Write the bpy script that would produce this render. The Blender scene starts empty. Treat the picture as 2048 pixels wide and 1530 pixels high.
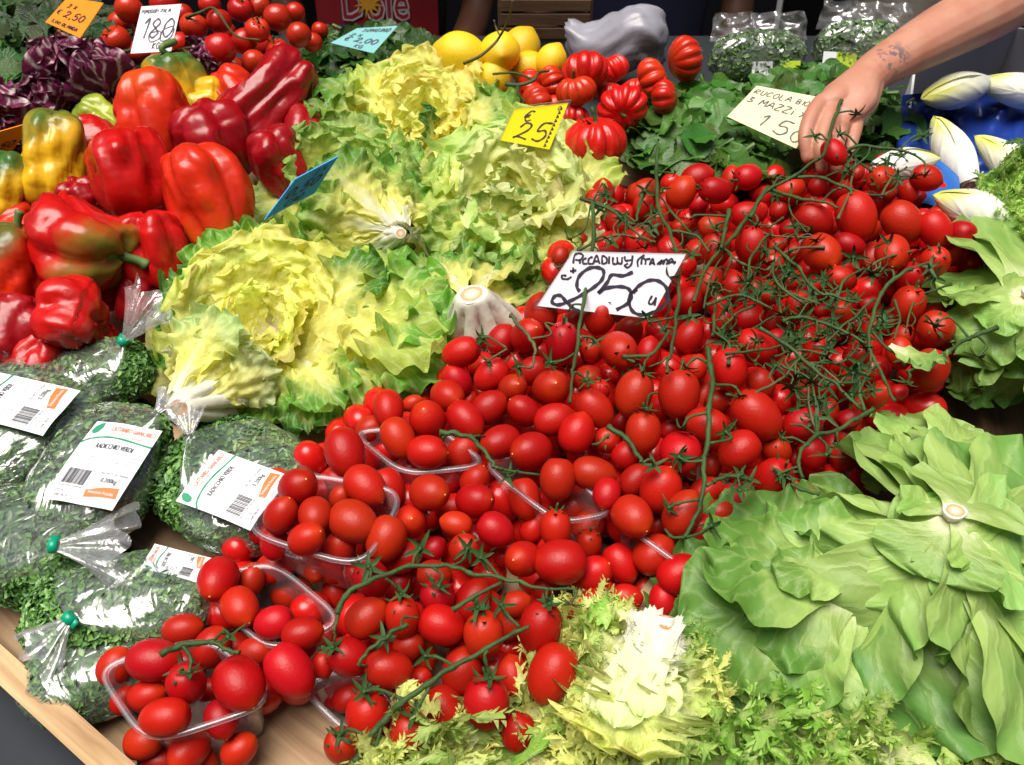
import bpy, bmesh, math, random
import numpy as np
from mathutils import Vector, Matrix, Euler
from mathutils import noise as mnoise

# ------------------------------------------------------------------ camera, world, sun, exposure
SC = bpy.context.scene
COL = SC.collection
F_PX = 1750.0                      # focal length in photo pixels (2048 wide)
PITCH = math.radians(34.0)
SLOPE = math.radians(12.0)         # the display rises away from the viewer
CAM = Vector((0.0, 0.0, 1.55))
cam_d = bpy.data.cameras.new('camera')
cam_d.sensor_width = 36.0
cam_d.lens = 36.0 * F_PX / 2048.0
cam_d.clip_start = 0.02
cam_d.clip_end = 500.0
cam_d.dof.use_dof = True
cam_d.dof.focus_distance = 0.86
cam_d.dof.aperture_fstop = 14.0
cam = bpy.data.objects.new('camera', cam_d)
cam.location = CAM
cam.rotation_euler = (math.pi / 2 - PITCH, 0.0, 0.0)
COL.objects.link(cam)
SC.camera = cam

SUN_EL, SUN_AZ = math.radians(74.0), math.radians(215.0)   # azimuth clockwise from +Y
world = bpy.data.worlds.new('World')
SC.world = world
world.use_nodes = True
wn = world.node_tree
bg = wn.nodes['Background']
sky = wn.nodes.new('ShaderNodeTexSky')
sky.sky_type = 'NISHITA'
sky.sun_disc = False
sky.sun_elevation = SUN_EL
sky.sun_rotation = SUN_AZ
sky.air_density = 0.7
sky.dust_density = 7.0
sky.ozone_density = 0.6
wn.links.new(sky.outputs[0], bg.inputs[0])
bg.inputs[1].default_value = 0.055
sun_d = bpy.data.lights.new('sun', 'SUN')
sun_d.energy = 4.0
sun_d.angle = math.radians(44.0)
sun_d.color = (1.0, 0.95, 0.87)
sun = bpy.data.objects.new('sun', sun_d)
sdir = Vector((math.sin(SUN_AZ) * math.cos(SUN_EL), math.cos(SUN_AZ) * math.cos(SUN_EL), math.sin(SUN_EL)))
sun.rotation_euler = (-sdir).to_track_quat('-Z', 'Y').to_euler()
sun.location = sdir * 6
COL.objects.link(sun)
SC.view_settings.view_transform = 'Standard'
SC.view_settings.look = 'None'
SC.view_settings.gamma = 1.0
SC.view_settings.use_curve_mapping = False
SC.view_settings.exposure = 0.42
SC.cycles.max_bounces = 10
SC.cycles.transparent_max_bounces = 24
SC.cycles.caustics_reflective = False
SC.cycles.caustics_refractive = False
SC.cycles.use_denoising = True

# ------------------------------------------------------------------ frames
FWD = Vector((0, math.cos(PITCH), -math.sin(PITCH)))
CUP = Vector((0, math.sin(PITCH), math.cos(PITCH)))
CRT = Vector((1, 0, 0))
U = Vector((1, 0, 0))
V = Vector((0, math.cos(SLOPE), math.sin(SLOPE)))
N = Vector((0, -math.sin(SLOPE), math.cos(SLOPE)))
H0 = 0.76

def ray(px, py):
    return FWD + CRT * ((px - 1024.0) / F_PX) + CUP * ((765.0 - py) / F_PX)
def Q(px, py, n=0.1):
    """point where the pixel's ray meets the display plane lifted by n"""
    r = ray(px, py)
    return CAM + r * (-(H0 - n) / r.dot(N))
def PD(px, py, depth):
    return CAM + ray(px, py) * depth
def depth(P):
    return (P - CAM).dot(FWD)
def mpp(P):
    return depth(P) / F_PX
def height(P):
    return H0 + (P - CAM).dot(N)
def toplane(P, n):
    """the same spot on the display at another height"""
    return P + N * (n - height(P))
def dvec(u, v, n):
    return U * u + V * v + N * n
def frame(P, x, y, z):
    m = Matrix((x, y, z)).transposed().to_4x4()
    m.translation = P
    return m
def frame_z(P, z, spin=0.0, hint=None):
    z = z.normalized()
    h = hint or (Vector((0, 0, 1)) if abs(z.z) < 0.9 else Vector((0, 1, 0)))
    x = h.cross(z).normalized()
    y = z.cross(x)
    m = frame(P, x, y, z)
    return m @ Matrix.Rotation(spin, 4, 'Z')
DISP = lambda P, spin=0.0: frame(P, U, V, N) @ Matrix.Rotation(spin, 4, 'Z')

# ------------------------------------------------------------------ object helpers
def mesh_of(name, verts, faces, smooth=True, uv=None):
    me = bpy.data.meshes.new(name)
    me.from_pydata([tuple(v) for v in verts], [], [tuple(f) for f in faces])
    if smooth:
        me.polygons.foreach_set('use_smooth', [True] * len(me.polygons))
    if uv is not None:
        lay = me.uv_layers.new(name='UVMap')
        idx = np.empty(len(me.loops), dtype=np.int32)
        me.loops.foreach_get('vertex_index', idx)
        lay.data.foreach_set('uv', np.asarray(uv, dtype=np.float32)[idx].ravel())
    me.update()
    return me
def ob(name, me, mat=None, parent=None, M=None, color=None):
    o = bpy.data.objects.new(name, me)
    COL.objects.link(o)
    if me is not None and mat is not None and hasattr(me, 'materials') and len(me.materials) == 0:
        me.materials.append(mat)
    if parent is not None:
        o.parent = parent
    if M is not None:
        o.matrix_basis = M
    if color is not None:
        o.color = color
    return o
def tag(o, label, cat, group=None, kind=None):
    o['label'] = label
    o['category'] = cat
    if group: o['group'] = group
    if kind: o['kind'] = kind
    return o
def thing(name, label, cat, M, group=None):
    return tag(ob(name, None, M=M), label, cat, group)
def setting(o):
    o['kind'] = 'structure'
    return o
class MB:
    """collects pieces into one mesh"""
    def __init__(s): s.v = []; s.f = []; s.uv = []
    def add(s, v, f, uv=None):
        k = len(s.v); s.v += [tuple(p) for p in v]; s.f += [tuple(i + k for i in q) for q in f]
        s.uv += list(uv) if uv is not None else [(0.5, 0.5)] * len(v)
    def mesh(s, name, smooth=True): return mesh_of(name, s.v, s.f, smooth, s.uv)
def box_vf(c, sx, sy, sz):
    v = [(c[0] + a * sx / 2, c[1] + b * sy / 2, c[2] + d * sz / 2) for a in (-1, 1) for b in (-1, 1) for d in (-1, 1)]
    f = [(0, 1, 3, 2), (4, 6, 7, 5), (0, 4, 5, 1), (2, 3, 7, 6), (0, 2, 6, 4), (1, 5, 7, 3)]
    return v, f
def bevel_box(name, sx, sy, sz, b=0.003, seg=2, warp=0.0, seed=0):
    bm = bmesh.new()
    bmesh.ops.create_cube(bm, size=1.0)
    for v in bm.verts: v.co = Vector((v.co.x * sx, v.co.y * sy, v.co.z * sz))
    if warp:
        rr = random.Random(seed)
        for v in bm.verts: v.co += Vector((rr.uniform(-warp, warp), rr.uniform(-warp, warp), rr.uniform(-warp, warp)))
    bmesh.ops.bevel(bm, geom=bm.edges[:], offset=b, segments=seg, affect='EDGES')
    me = bpy.data.meshes.new(name); bm.to_mesh(me); bm.free()
    return me
def catmull(pts, sub=6):
    P = [Vector(p) for p in pts]
    if len(P) < 3:
        return [P[0].lerp(P[-1], i / sub) for i in range(sub + 1)]
    out = []
    for i in range(len(P) - 1):
        p0 = P[i - 1] if i else P[0] * 2 - P[1]
        p1, p2 = P[i], P[i + 1]
        p3 = P[i + 2] if i + 2 < len(P) else P[-1] * 2 - P[-2]
        for k in range(sub):
            t = k / sub
            out.append(0.5 * ((2 * p1) + (-p0 + p2) * t + (2 * p0 - 5 * p1 + 4 * p2 - p3) * t * t + (-p0 + 3 * p1 - 3 * p2 + p3) * t ** 3))
    out.append(P[-1])
    return out
def tube_vf(pts, rad, seg=6, cap=True, squash=None, hint=None):
    """tube along pts; rad: number or list; squash: list of (a,b) multipliers on the two cross axes"""
    n = len(pts)
    rad = [rad] * n if not hasattr(rad, '__len__') else list(rad)
    v, f = [], []
    x = None
    for i, p in enumerate(pts):
        t = (pts[min(i + 1, n - 1)] - pts[max(i - 1, 0)])
        t = t.normalized() if t.length > 1e-9 else Vector((0, 0, 1))
        if x is None:
            h = hint or (Vector((0, 0, 1)) if abs(t.z) < 0.9 else Vector((1, 0, 0)))
            x = h.cross(t).normalized()
        else:
            x = (x - t * x.dot(t)).normalized()
        y = t.cross(x)
        sa, sb = squash[i] if squash else (1, 1)
        for k in range(seg):
            a = 2 * math.pi * k / seg
            v.append(p + x * (math.cos(a) * rad[i] * sa) + y * (math.sin(a) * rad[i] * sb))
    for i in range(n - 1):
        for k in range(seg):
            a, b = i * seg + k, i * seg + (k + 1) % seg
            f.append((a, b, b + seg, a + seg))
    if cap:
        f.append(tuple(range(seg))[::-1]); f.append(tuple((n - 1) * seg + k for k in range(seg)))
    return v, f
def lathe_vf(profile, seg=24, lobes=None):
    """profile: list of (r,z); first/last with r=0 close the ends. lobes(a, i) multiplies r"""
    v, f = [], []
    n = len(profile)
    for i, (r, z) in enumerate(profile):
        for k in range(seg):
            a = 2 * math.pi * k / seg
            rr = r * (lobes(a, i / (n - 1)) if lobes else 1.0)
            v.append((rr * math.cos(a), rr * math.sin(a), z))
    for i in range(n - 1):
        for k in range(seg):
            a, b = i * seg + k, i * seg + (k + 1) % seg
            f.append((a, b, b + seg, a + seg))
    f.append(tuple(range(seg))[::-1]); f.append(tuple((n - 1) * seg + k for k in range(seg)))
    return v, f
def nz(x, y=0.0, z=0.0):
    return mnoise.noise(Vector((x, y, z)))
def ordinal(i, n):
    if n == 1: return ''
    if i == 0: return 'leftmost'
    if i == n - 1: return 'rightmost'
    return ['', 'second', 'third', 'fourth', 'fifth', 'sixth', 'seventh', 'eighth', 'ninth', 'tenth', 'eleventh', 'twelfth'][min(i, 11)] + ' from left'

# ------------------------------------------------------------------ materials
MATS = {}
def nodes(name):
    m = bpy.data.materials.new(name); m.use_nodes = True
    MATS[name] = m
    nt = m.node_tree
    return m, nt, nt.nodes['Principled BSDF'], nt.nodes['Material Output']
def nn(nt, t, **kw):
    n = nt.nodes.new(t)
    for k, v in kw.items(): setattr(n, k, v)
    return n
def plain(name, col, rough=0.5, metal=0.0, spec=0.5, bump=0.0, bscale=60.0, vary=0.0, vscale=8.0, coat=0.0, coord='Object'):
    m, nt, b, out = nodes(name)
    b.inputs['Base Color'].default_value = (*col, 1)
    b.inputs['Roughness'].default_value = rough
    b.inputs['Metallic'].default_value = metal
    b.inputs['Specular IOR Level'].default_value = spec
    b.inputs['Coat Weight'].default_value = coat
    tc = nn(nt, 'ShaderNodeTexCoord')
    if vary:
        no = nn(nt, 'ShaderNodeTexNoise'); no.inputs['Scale'].default_value = vscale; no.inputs['Detail'].default_value = 5
        nt.links.new(tc.outputs[coord], no.inputs['Vector'])
        hs = nn(nt, 'ShaderNodeHueSaturation'); hs.inputs['Color'].default_value = (*col, 1)
        mr = nn(nt, 'ShaderNodeMapRange'); mr.inputs['From Min'].default_value = .3; mr.inputs['From Max'].default_value = .7
        mr.inputs['To Min'].default_value = 1 - vary; mr.inputs['To Max'].default_value = 1 + vary
        nt.links.new(no.outputs['Fac'], mr.inputs['Value']); nt.links.new(mr.outputs[0], hs.inputs['Value'])
        nt.links.new(hs.outputs[0], b.inputs['Base Color'])
    if bump:
        no2 = nn(nt, 'ShaderNodeTexNoise'); no2.inputs['Scale'].default_value = bscale; no2.inputs['Detail'].default_value = 4
        nt.links.new(tc.outputs[coord], no2.inputs['Vector'])
        bp = nn(nt, 'ShaderNodeBump'); bp.inputs['Strength'].default_value = bump; bp.inputs['Distance'].default_value = 0.004
        nt.links.new(no2.outputs['Fac'], bp.inputs['Height']); nt.links.new(bp.outputs[0], b.inputs['Normal'])
    return m
def fruit_mat(name, col, col2, rough=0.22, axis=True, z0=0.25, z1=0.62, spec=0.5, bumpscale=14.0, bump=0.06, rnd=0.10, sss=0.04):
    """skin coloured along the fruit's own axis, with a small colour difference from fruit to fruit"""
    m, nt, b, out = nodes(name)
    tc = nn(nt, 'ShaderNodeTexCoord'); sep = nn(nt, 'ShaderNodeSeparateXYZ')
    nt.links.new(tc.outputs['Object'], sep.inputs[0])
    oi = nn(nt, 'ShaderNodeObjectInfo')
    no = nn(nt, 'ShaderNodeTexNoise'); no.inputs['Scale'].default_value = 2.2; no.inputs['Detail'].default_value = 3
    ad = nn(nt, 'ShaderNodeVectorMath', operation='ADD')
    nt.links.new(tc.outputs['Object'], ad.inputs[0]); nt.links.new(oi.outputs['Location'], ad.inputs[1])
    nt.links.new(ad.outputs[0], no.inputs['Vector'])
    mr = nn(nt, 'ShaderNodeMapRange'); mr.inputs['From Min'].default_value = z0; mr.inputs['From Max'].default_value = z1
    mr.interpolation_type = 'SMOOTHSTEP'
    m1 = nn(nt, 'ShaderNodeMath', operation='MULTIPLY_ADD'); m1.inputs[1].default_value = 0.5
    nt.links.new(no.outputs['Fac'], m1.inputs[0]); nt.links.new(sep.outputs['Z'], m1.inputs[2])
    m2 = nn(nt, 'ShaderNodeMath', operation='SUBTRACT'); m2.inputs[1].default_value = 0.25
    nt.links.new(m1.outputs[0], m2.inputs[0]); nt.links.new(m2.outputs[0], mr.inputs['Value'])
    mx = nn(nt, 'ShaderNodeMix', data_type='RGBA')
    mx.inputs['A'].default_value = (*col, 1); mx.inputs['B'].default_value = (*col2, 1)
    nt.links.new(mr.outputs[0], mx.inputs['Factor'])
    hs = nn(nt, 'ShaderNodeHueSaturation')
    v1 = nn(nt, 'ShaderNodeMapRange'); v1.inputs['To Min'].default_value = 1 - rnd * 2.2; v1.inputs['To Max'].default_value = 1 + rnd
    h1 = nn(nt, 'ShaderNodeMapRange'); h1.inputs['To Min'].default_value = .5 - rnd * .02; h1.inputs['To Max'].default_value = .5 + rnd * .06
    nt.links.new(oi.outputs['Random'], v1.inputs['Value'])
    fr = nn(nt, 'ShaderNodeMath', operation='FRACT'); mu = nn(nt, 'ShaderNodeMath', operation='MULTIPLY'); mu.inputs[1].default_value = 7.31
    nt.links.new(oi.outputs['Random'], mu.inputs[0]); nt.links.new(mu.outputs[0], fr.inputs[0]); nt.links.new(fr.outputs[0], h1.inputs['Value'])
    nt.links.new(mx.outputs['Result'], hs.inputs['Color']); nt.links.new(v1.outputs[0], hs.inputs['Value']); nt.links.new(h1.outputs[0], hs.inputs['Hue'])
    nt.links.new(hs.outputs[0], b.inputs['Base Color'])
    b.inputs['Roughness'].default_value = rough
    b.inputs['Specular IOR Level'].default_value = spec
    b.inputs['Subsurface Weight'].default_value = sss
    b.inputs['Subsurface Scale'].default_value = 0.01
    rn = nn(nt, 'ShaderNodeTexNoise'); rn.inputs['Scale'].default_value = 5; rn.inputs['Detail'].default_value = 6
    nt.links.new(ad.outputs[0], rn.inputs['Vector'])
    rr = nn(nt, 'ShaderNodeMapRange'); rr.inputs['To Min'].default_value = rough * .75; rr.inputs['To Max'].default_value = rough * 1.6
    nt.links.new(rn.outputs['Fac'], rr.inputs['Value']); nt.links.new(rr.outputs[0], b.inputs['Roughness'])
    if bump:
        n3 = nn(nt, 'ShaderNodeTexNoise'); n3.inputs['Scale'].default_value = bumpscale; n3.inputs['Detail'].default_value = 5
        nt.links.new(tc.outputs['Object'], n3.inputs['Vector'])
        bp = nn(nt, 'ShaderNodeBump'); bp.inputs['Strength'].default_value = bump; bp.inputs['Distance'].default_value = 0.05
        nt.links.new(n3.outputs['Fac'], bp.inputs['Height']); nt.links.new(bp.outputs[0], b.inputs['Normal'])
    return m
def leaf_mat(name, base, mid, rib, f0=0.30, f1=0.85, rough=0.42, vein=16.0, veinamt=0.35, trans=0.34, bump=0.25, edge=0.30, wob=0.25, ribw=0.13, crink=.7):
    """UV x runs across the leaf (0.5 = midrib), UV y from base to tip; the object's colour is the colour of the leaf's rim"""
    m, nt, b, out = nodes(name)
    uv = nn(nt, 'ShaderNodeUVMap'); sep = nn(nt, 'ShaderNodeSeparateXYZ'); nt.links.new(uv.outputs[0], sep.inputs[0])
    oi = nn(nt, 'ShaderNodeObjectInfo')
    def mth(op, a, bb=None, c=None):
        n = nn(nt, 'ShaderNodeMath', operation=op)
        for i, q in enumerate((a, bb, c)):
            if q is None: continue
            if isinstance(q, (int, float)): n.inputs[i].default_value = q
            else: nt.links.new(q, n.inputs[i])
        return n.outputs[0]
    t = mth('MULTIPLY', mth('ABSOLUTE', mth('SUBTRACT', sep.outputs['X'], 0.5)), 2.0)
    s = sep.outputs['Y']
    tc = nn(nt, 'ShaderNodeTexCoord')
    no = nn(nt, 'ShaderNodeTexNoise'); no.inputs['Scale'].default_value = 7; no.inputs['Detail'].default_value = 4
    ad = nn(nt, 'ShaderNodeVectorMath', operation='ADD'); nt.links.new(tc.outputs['Object'], ad.inputs[0]); nt.links.new(oi.outputs['Location'], ad.inputs[1])
    nt.links.new(ad.outputs[0], no.inputs['Vector'])
    w = mth('MULTIPLY', mth('SUBTRACT', no.outputs['Fac'], 0.5), wob * 2)
    tip = mth('ADD', mth('ADD', s, mth('MULTIPLY', t, edge)), w)
    mr = nn(nt, 'ShaderNodeMapRange'); mr.interpolation_type = 'SMOOTHSTEP'
    mr.inputs['From Min'].default_value = f0; mr.inputs['From Max'].default_value = (f0 + f1) / 2
    nt.links.new(tip, mr.inputs['Value'])
    mr2 = nn(nt, 'ShaderNodeMapRange'); mr2.interpolation_type = 'SMOOTHSTEP'
    mr2.inputs['From Min'].default_value = (f0 + f1) / 2; mr2.inputs['From Max'].default_value = f1 + edge * .6
    nt.links.new(tip, mr2.inputs['Value'])
    c1 = nn(nt, 'ShaderNodeMix', data_type='RGBA'); c1.inputs['A'].default_value = (*base, 1); c1.inputs['B'].default_value = (*mid, 1)
    nt.links.new(mr.outputs[0], c1.inputs['Factor'])
    c2 = nn(nt, 'ShaderNodeMix', data_type='RGBA'); nt.links.new(c1.outputs['Result'], c2.inputs['A']); nt.links.new(oi.outputs['Color'], c2.inputs['B'])
    nt.links.new(mr2.outputs[0], c2.inputs['Factor'])
    # veins: the midrib and side ribs leaving it at an angle
    w2 = mth('MULTIPLY', mth('SUBTRACT', no.outputs['Fac'], 0.5), 0.18)
    ph = mth('MULTIPLY', mth('ADD', mth('SUBTRACT', s, mth('MULTIPLY', mth('POWER', t, 0.8), 0.42)), w2), vein)
    fr = mth('ABSOLUTE', mth('SUBTRACT', mth('FRACT', ph), 0.5))
    side = mth('SMOOTH_MIN', mth('MULTIPLY', mth('SUBTRACT', 0.20, fr), 4.0), 1.0, 0.1)
    side = mth('MAXIMUM', side, 0.0)
    midr = mth('MAXIMUM', mth('MULTIPLY', mth('SUBTRACT', mth('SUBTRACT', ribw, mth('MULTIPLY', s, ribw * .8)), t), 10.0), 0.0)
    ve = mth('MINIMUM', mth('ADD', side, midr), 1.0)
    fv = mth('MULTIPLY', ve, veinamt)
    c3 = nn(nt, 'ShaderNodeMix', data_type='RGBA'); nt.links.new(c2.outputs['Result'], c3.inputs['A']); c3.inputs['B'].default_value = (*rib, 1)
    nt.links.new(fv, c3.inputs['Factor'])
    hs = nn(nt, 'ShaderNodeHueSaturation')
    v1 = nn(nt, 'ShaderNodeMapRange'); v1.inputs['To Min'].default_value = .84; v1.inputs['To Max'].default_value = 1.08
    nt.links.new(oi.outputs['Random'], v1.inputs['Value']); nt.links.new(v1.outputs[0], hs.inputs['Value'])
    nt.links.new(c3.outputs['Result'], hs.inputs['Color'])
    nt.links.new(hs.outputs[0], b.inputs['Base Color'])
    b.inputs['Roughness'].default_value = rough
    b.inputs['Specular IOR Level'].default_value = 0.35
    n3 = nn(nt, 'ShaderNodeTexNoise'); n3.inputs['Scale'].default_value = 26; n3.inputs['Detail'].default_value = 3
    nt.links.new(ad.outputs[0], n3.inputs['Vector'])
    hgt = mth('ADD', mth('MULTIPLY', n3.outputs['Fac'], crink), mth('MULTIPLY', ve, 0.5))
    bp = nn(nt, 'ShaderNodeBump'); bp.inputs['Strength'].default_value = bump; bp.inputs['Distance'].default_value = 0.03
    nt.links.new(hgt, bp.inputs['Height']); nt.links.new(bp.outputs[0], b.inputs['Normal'])
    tr = nn(nt, 'ShaderNodeBsdfTranslucent'); nt.links.new(hs.outputs[0], tr.inputs['Color']); nt.links.new(bp.outputs[0], tr.inputs['Normal'])
    mxs = nn(nt, 'ShaderNodeMixShader'); mxs.inputs[0].default_value = trans
    nt.links.new(b.outputs[0], mxs.inputs[1]); nt.links.new(tr.outputs[0], mxs.inputs[2]); nt.links.new(mxs.outputs[0], out.inputs['Surface'])
    return m
def film_mat(name, tint, amount, rough, bump, scale, white=0.0):
    """clear packaging film: mostly see-through, with a gloss that catches the sky on its creases"""
    m, nt, b, out = nodes(name)
    nt.nodes.remove(b)
    tr = nn(nt, 'ShaderNodeBsdfTransparent'); tr.inputs['Color'].default_value = (*tint, 1)
    gl = nn(nt, 'ShaderNodeBsdfGlossy'); gl.inputs['Roughness'].default_value = rough; gl.inputs['Color'].default_value = (1, 1, 1, 1)
    df = nn(nt, 'ShaderNodeBsdfDiffuse'); df.inputs['Color'].default_value = (.85, .87, .9, 1)
    tc = nn(nt, 'ShaderNodeTexCoord')
    no = nn(nt, 'ShaderNodeTexNoise'); no.inputs['Scale'].default_value = scale; no.inputs['Detail'].default_value = 4; no.inputs['Distortion'].default_value = 1.2
    nt.links.new(tc.outputs['Object'], no.inputs['Vector'])
    bp = nn(nt, 'ShaderNodeBump'); bp.inputs['Strength'].default_value = bump; bp.inputs['Distance'].default_value = 0.02
    nt.links.new(no.outputs['Fac'], bp.inputs['Height'])
    nt.links.new(bp.outputs[0], gl.inputs['Normal'])
    lw = nn(nt, 'ShaderNodeLayerWeight'); lw.inputs['Blend'].default_value = 0.35; nt.links.new(bp.outputs[0], lw.inputs['Normal'])
    mr = nn(nt, 'ShaderNodeMapRange'); mr.inputs['To Min'].default_value = amount * .45; mr.inputs['To Max'].default_value = min(1, amount * 2.6)
    nt.links.new(lw.outputs['Facing'], mr.inputs['Value'])
    mx = nn(nt, 'ShaderNodeMixShader'); nt.links.new(mr.outputs[0], mx.inputs[0]); nt.links.new(tr.outputs[0], mx.inputs[1]); nt.links.new(gl.outputs[0], mx.inputs[2])
    m2 = nn(nt, 'ShaderNodeMixShader'); m2.inputs[0].default_value = white
    nt.links.new(mx.outputs[0], m2.inputs[1]); nt.links.new(df.outputs[0], m2.inputs[2]); nt.links.new(m2.outputs[0], out.inputs['Surface'])
    return m
def wood_mat(name, c1, c2, dirt=0.5):
    m, nt, b, out = nodes(name)
    tc = nn(nt, 'ShaderNodeTexCoord'); oi = nn(nt, 'ShaderNodeObjectInfo')
    mp = nn(nt, 'ShaderNodeMapping'); mp.inputs['Scale'].default_value = (2.0, 26.0, 26.0)
    ad = nn(nt, 'ShaderNodeVectorMath', operation='ADD'); nt.links.new(tc.outputs['Object'], ad.inputs[0]); nt.links.new(oi.outputs['Random'], ad.inputs[1])
    nt.links.new(ad.outputs[0], mp.inputs[0])
    no = nn(nt, 'ShaderNodeTexNoise'); no.inputs['Scale'].default_value = 3.2; no.inputs['Detail'].default_value = 8; no.inputs['Distortion'].default_value = .6
    nt.links.new(mp.outputs[0], no.inputs['Vector'])
    cr = nn(nt, 'ShaderNodeValToRGB'); cr.color_ramp.elements[0].position = .32; cr.color_ramp.elements[1].position = .68
    cr.color_ramp.elements[0].color = (*c1, 1); cr.color_ramp.elements[1].color = (*c2, 1)
    nt.links.new(no.outputs['Fac'], cr.inputs[0])
    n2 = nn(nt, 'ShaderNodeTexNoise'); n2.inputs['Scale'].default_value = 14; n2.inputs['Detail'].default_value = 6
    nt.links.new(ad.outputs[0], n2.inputs['Vector'])
    mr = nn(nt, 'ShaderNodeMapRange'); mr.inputs['From Min'].default_value = .52; mr.inputs['From Max'].default_value = .72; mr.inputs['To Max'].default_value = dirt
    nt.links.new(n2.outputs['Fac'], mr.inputs['Value'])
    mx = nn(nt, 'ShaderNodeMix', data_type='RGBA'); nt.links.new(mr.outputs[0], mx.inputs['Factor']); nt.links.new(cr.outputs[0], mx.inputs['A']); mx.inputs['B'].default_value = (c1[0] * .3, c1[1] * .3, c1[2] * .3, 1)
    nt.links.new(mx.outputs['Result'], b.inputs['Base Color'])
    b.inputs['Roughness'].default_value = .75
    bp = nn(nt, 'ShaderNodeBump'); bp.inputs['Strength'].default_value = .35; bp.inputs['Distance'].default_value = .002
    nt.links.new(no.outputs['Fac'], bp.inputs['Height']); nt.links.new(bp.outputs[0], b.inputs['Normal'])
    return m

M_TOM = fruit_mat('tomato_skin', (0.40, 0.0045, 0.004), (0.46, 0.018, 0.004), rough=0.34, z0=.36, z1=.75, spec=.28, rnd=.11)
M_VTOM = fruit_mat('round_tomato_skin', (0.50, 0.014, 0.007), (0.52, 0.03, 0.008), rough=0.24, z0=.2, z1=.6)
M_BEEF = fruit_mat('ribbed_tomato_skin', (0.55, 0.013, 0.006), (0.55, 0.05, 0.008), rough=0.24, z0=.2, z1=.6)
M_LEMON = fruit_mat('lemon_peel', (0.80, 0.53, 0.012), (0.76, 0.44, 0.012), rough=0.4, bumpscale=34, bump=0.14, rnd=0.10)
M_CALYX = plain('tomato_calyx_green', (0.024, 0.066, 0.015), rough=0.6, vary=.35, vscale=3, spec=.3)
M_VINE = plain('tomato_stem_green', (0.034, 0.072, 0.018), rough=0.6, vary=.4, vscale=25, spec=.3, bump=.3, bscale=250)
M_VINE2 = plain('dry_stem_brown', (0.07, 0.075, 0.025), rough=0.7, vary=.4, vscale=25)
M_TIP = plain('blossom_scar', (0.62, 0.40, 0.12), rough=.7)
M_CUT = plain('cut_stem_pale', (0.62, 0.60, 0.38), rough=.7)
M_ESC = leaf_mat('escarole_leaf', (0.95, 0.95, 0.84), (0.93, 0.91, 0.25), (0.95, 0.95, 0.64), f0=.18, f1=.90, veinamt=.34, vein=11, trans=.48, ribw=.26, edge=.30, bump=.15)
M_ESCB = leaf_mat('escarole_stalk', (0.80, 0.81, 0.68), (0.78, 0.82, 0.50), (0.84, 0.85, 0.74), f0=.35, f1=1.0, veinamt=.35, trans=.25)
M_BUT = leaf_mat('butterhead_leaf', (0.86, 0.89, 0.58), (0.38, 0.54, 0.15), (0.52, 0.66, 0.28), f0=.06, f1=.72, veinamt=.26, vein=7, trans=.30, rough=.42, bump=.16, edge=.15, crink=.12)
M_FRI = leaf_mat('frisee_leaf', (0.90, 0.90, 0.80), (0.80, 0.84, 0.38), (0.84, 0.86, 0.60), f0=.38, f1=.86, veinamt=.15, trans=.42, edge=.10)
M_RAD = leaf_mat('radicchio_leaf', (0.82, 0.78, 0.76), (0.17, 0.022, 0.075), (0.80, 0.72, 0.70), f0=.12, f1=.50, veinamt=.75, vein=5, trans=.12, rough=.35, edge=.20, bump=.15)
M_DARK = leaf_mat('dark_green_leaf', (0.11, 0.18, 0.045), (0.034, 0.09, 0.018), (0.09, 0.18, 0.05), f0=.02, f1=.6, veinamt=.45, vein=9, trans=.22, rough=.42)
M_RUC = leaf_mat('rocket_leaf', (0.16, 0.28, 0.06), (0.055, 0.14, 0.022), (0.13, 0.26, 0.06), f0=.02, f1=.6, veinamt=.4, vein=8, trans=.28, rough=.36, bump=.1)
M_END = leaf_mat('endive_leaf', (0.84, 0.85, 0.80), (0.84, 0.84, 0.68), (0.88, 0.88, 0.82), f0=.45, f1=.95, veinamt=.25, vein=3, trans=.12, rough=.36, wob=.10, bump=.15)
M_BAGG = plain('chopped_chicory', (0.075, 0.20, 0.035), rough=.5, vary=.55, vscale=14)
M_FILM = film_mat('bag_film', (.985, .99, .985), .23, .16, .8, 9, white=.045)
M_FILMT = film_mat('bag_film_gathered', (.97, .98, .98), .26, .16, .35, 14, white=.09)
M_PUN = film_mat('punnet_plastic', (.82, .77, .83), .24, .12, .12, 9, white=.08)
M_RIM = film_mat('punnet_rim_plastic', (.93, .88, .93), .12, .28, .0, 12, white=.03)
M_SLEEVE = film_mat('card_sleeve', (.96, .96, .97), .22, .08, .1, 8)
M_WOOD = wood_mat('crate_wood', (0.30, 0.17, 0.075), (0.60, 0.42, 0.22), dirt=.75)
M_WOOD2 = wood_mat('crate_wood_dark', (0.10, 0.05, 0.025), (0.19, 0.11, 0.055))
M_PLY = wood_mat('crate_floor_ply', (0.24, 0.14, 0.07), (0.44, 0.30, 0.17), dirt=.9)
M_INK = plain('marker_ink', (0.018, 0.014, 0.035), rough=.5)
M_INKB = plain('marker_ink_blue', (0.05, 0.12, 0.5), rough=.5)
M_PAPER = {k: plain('card_' + k, c, rough=.8, spec=.2) for k, c in dict(white=(.74, .72, .78), orange=(.90, .27, .02), yellow=(.80, .66, .01), blue=(.05, .33, .90), teal=(.22, .52, .55), cream=(.74, .72, .46)).items()}
M_LABEL = plain('label_paper', (.74, .76, .80), rough=.45, spec=.3)
M_PRINT = plain('print_black', (.045, .05, .06), rough=.5)
M_PRINTG = plain('print_grey', (.35, .37, .40), rough=.5)
M_PRINTR = plain('print_red', (.80, .16, .07), rough=.5)
M_PRINTO = plain('print_orange', (.80, .16, .03), rough=.5)
M_PRINTGR = plain('print_green', (.02, .25, .13), rough=.5)
M_TIE = plain('green_tape', (.0, .30, .17), rough=.35)
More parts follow.
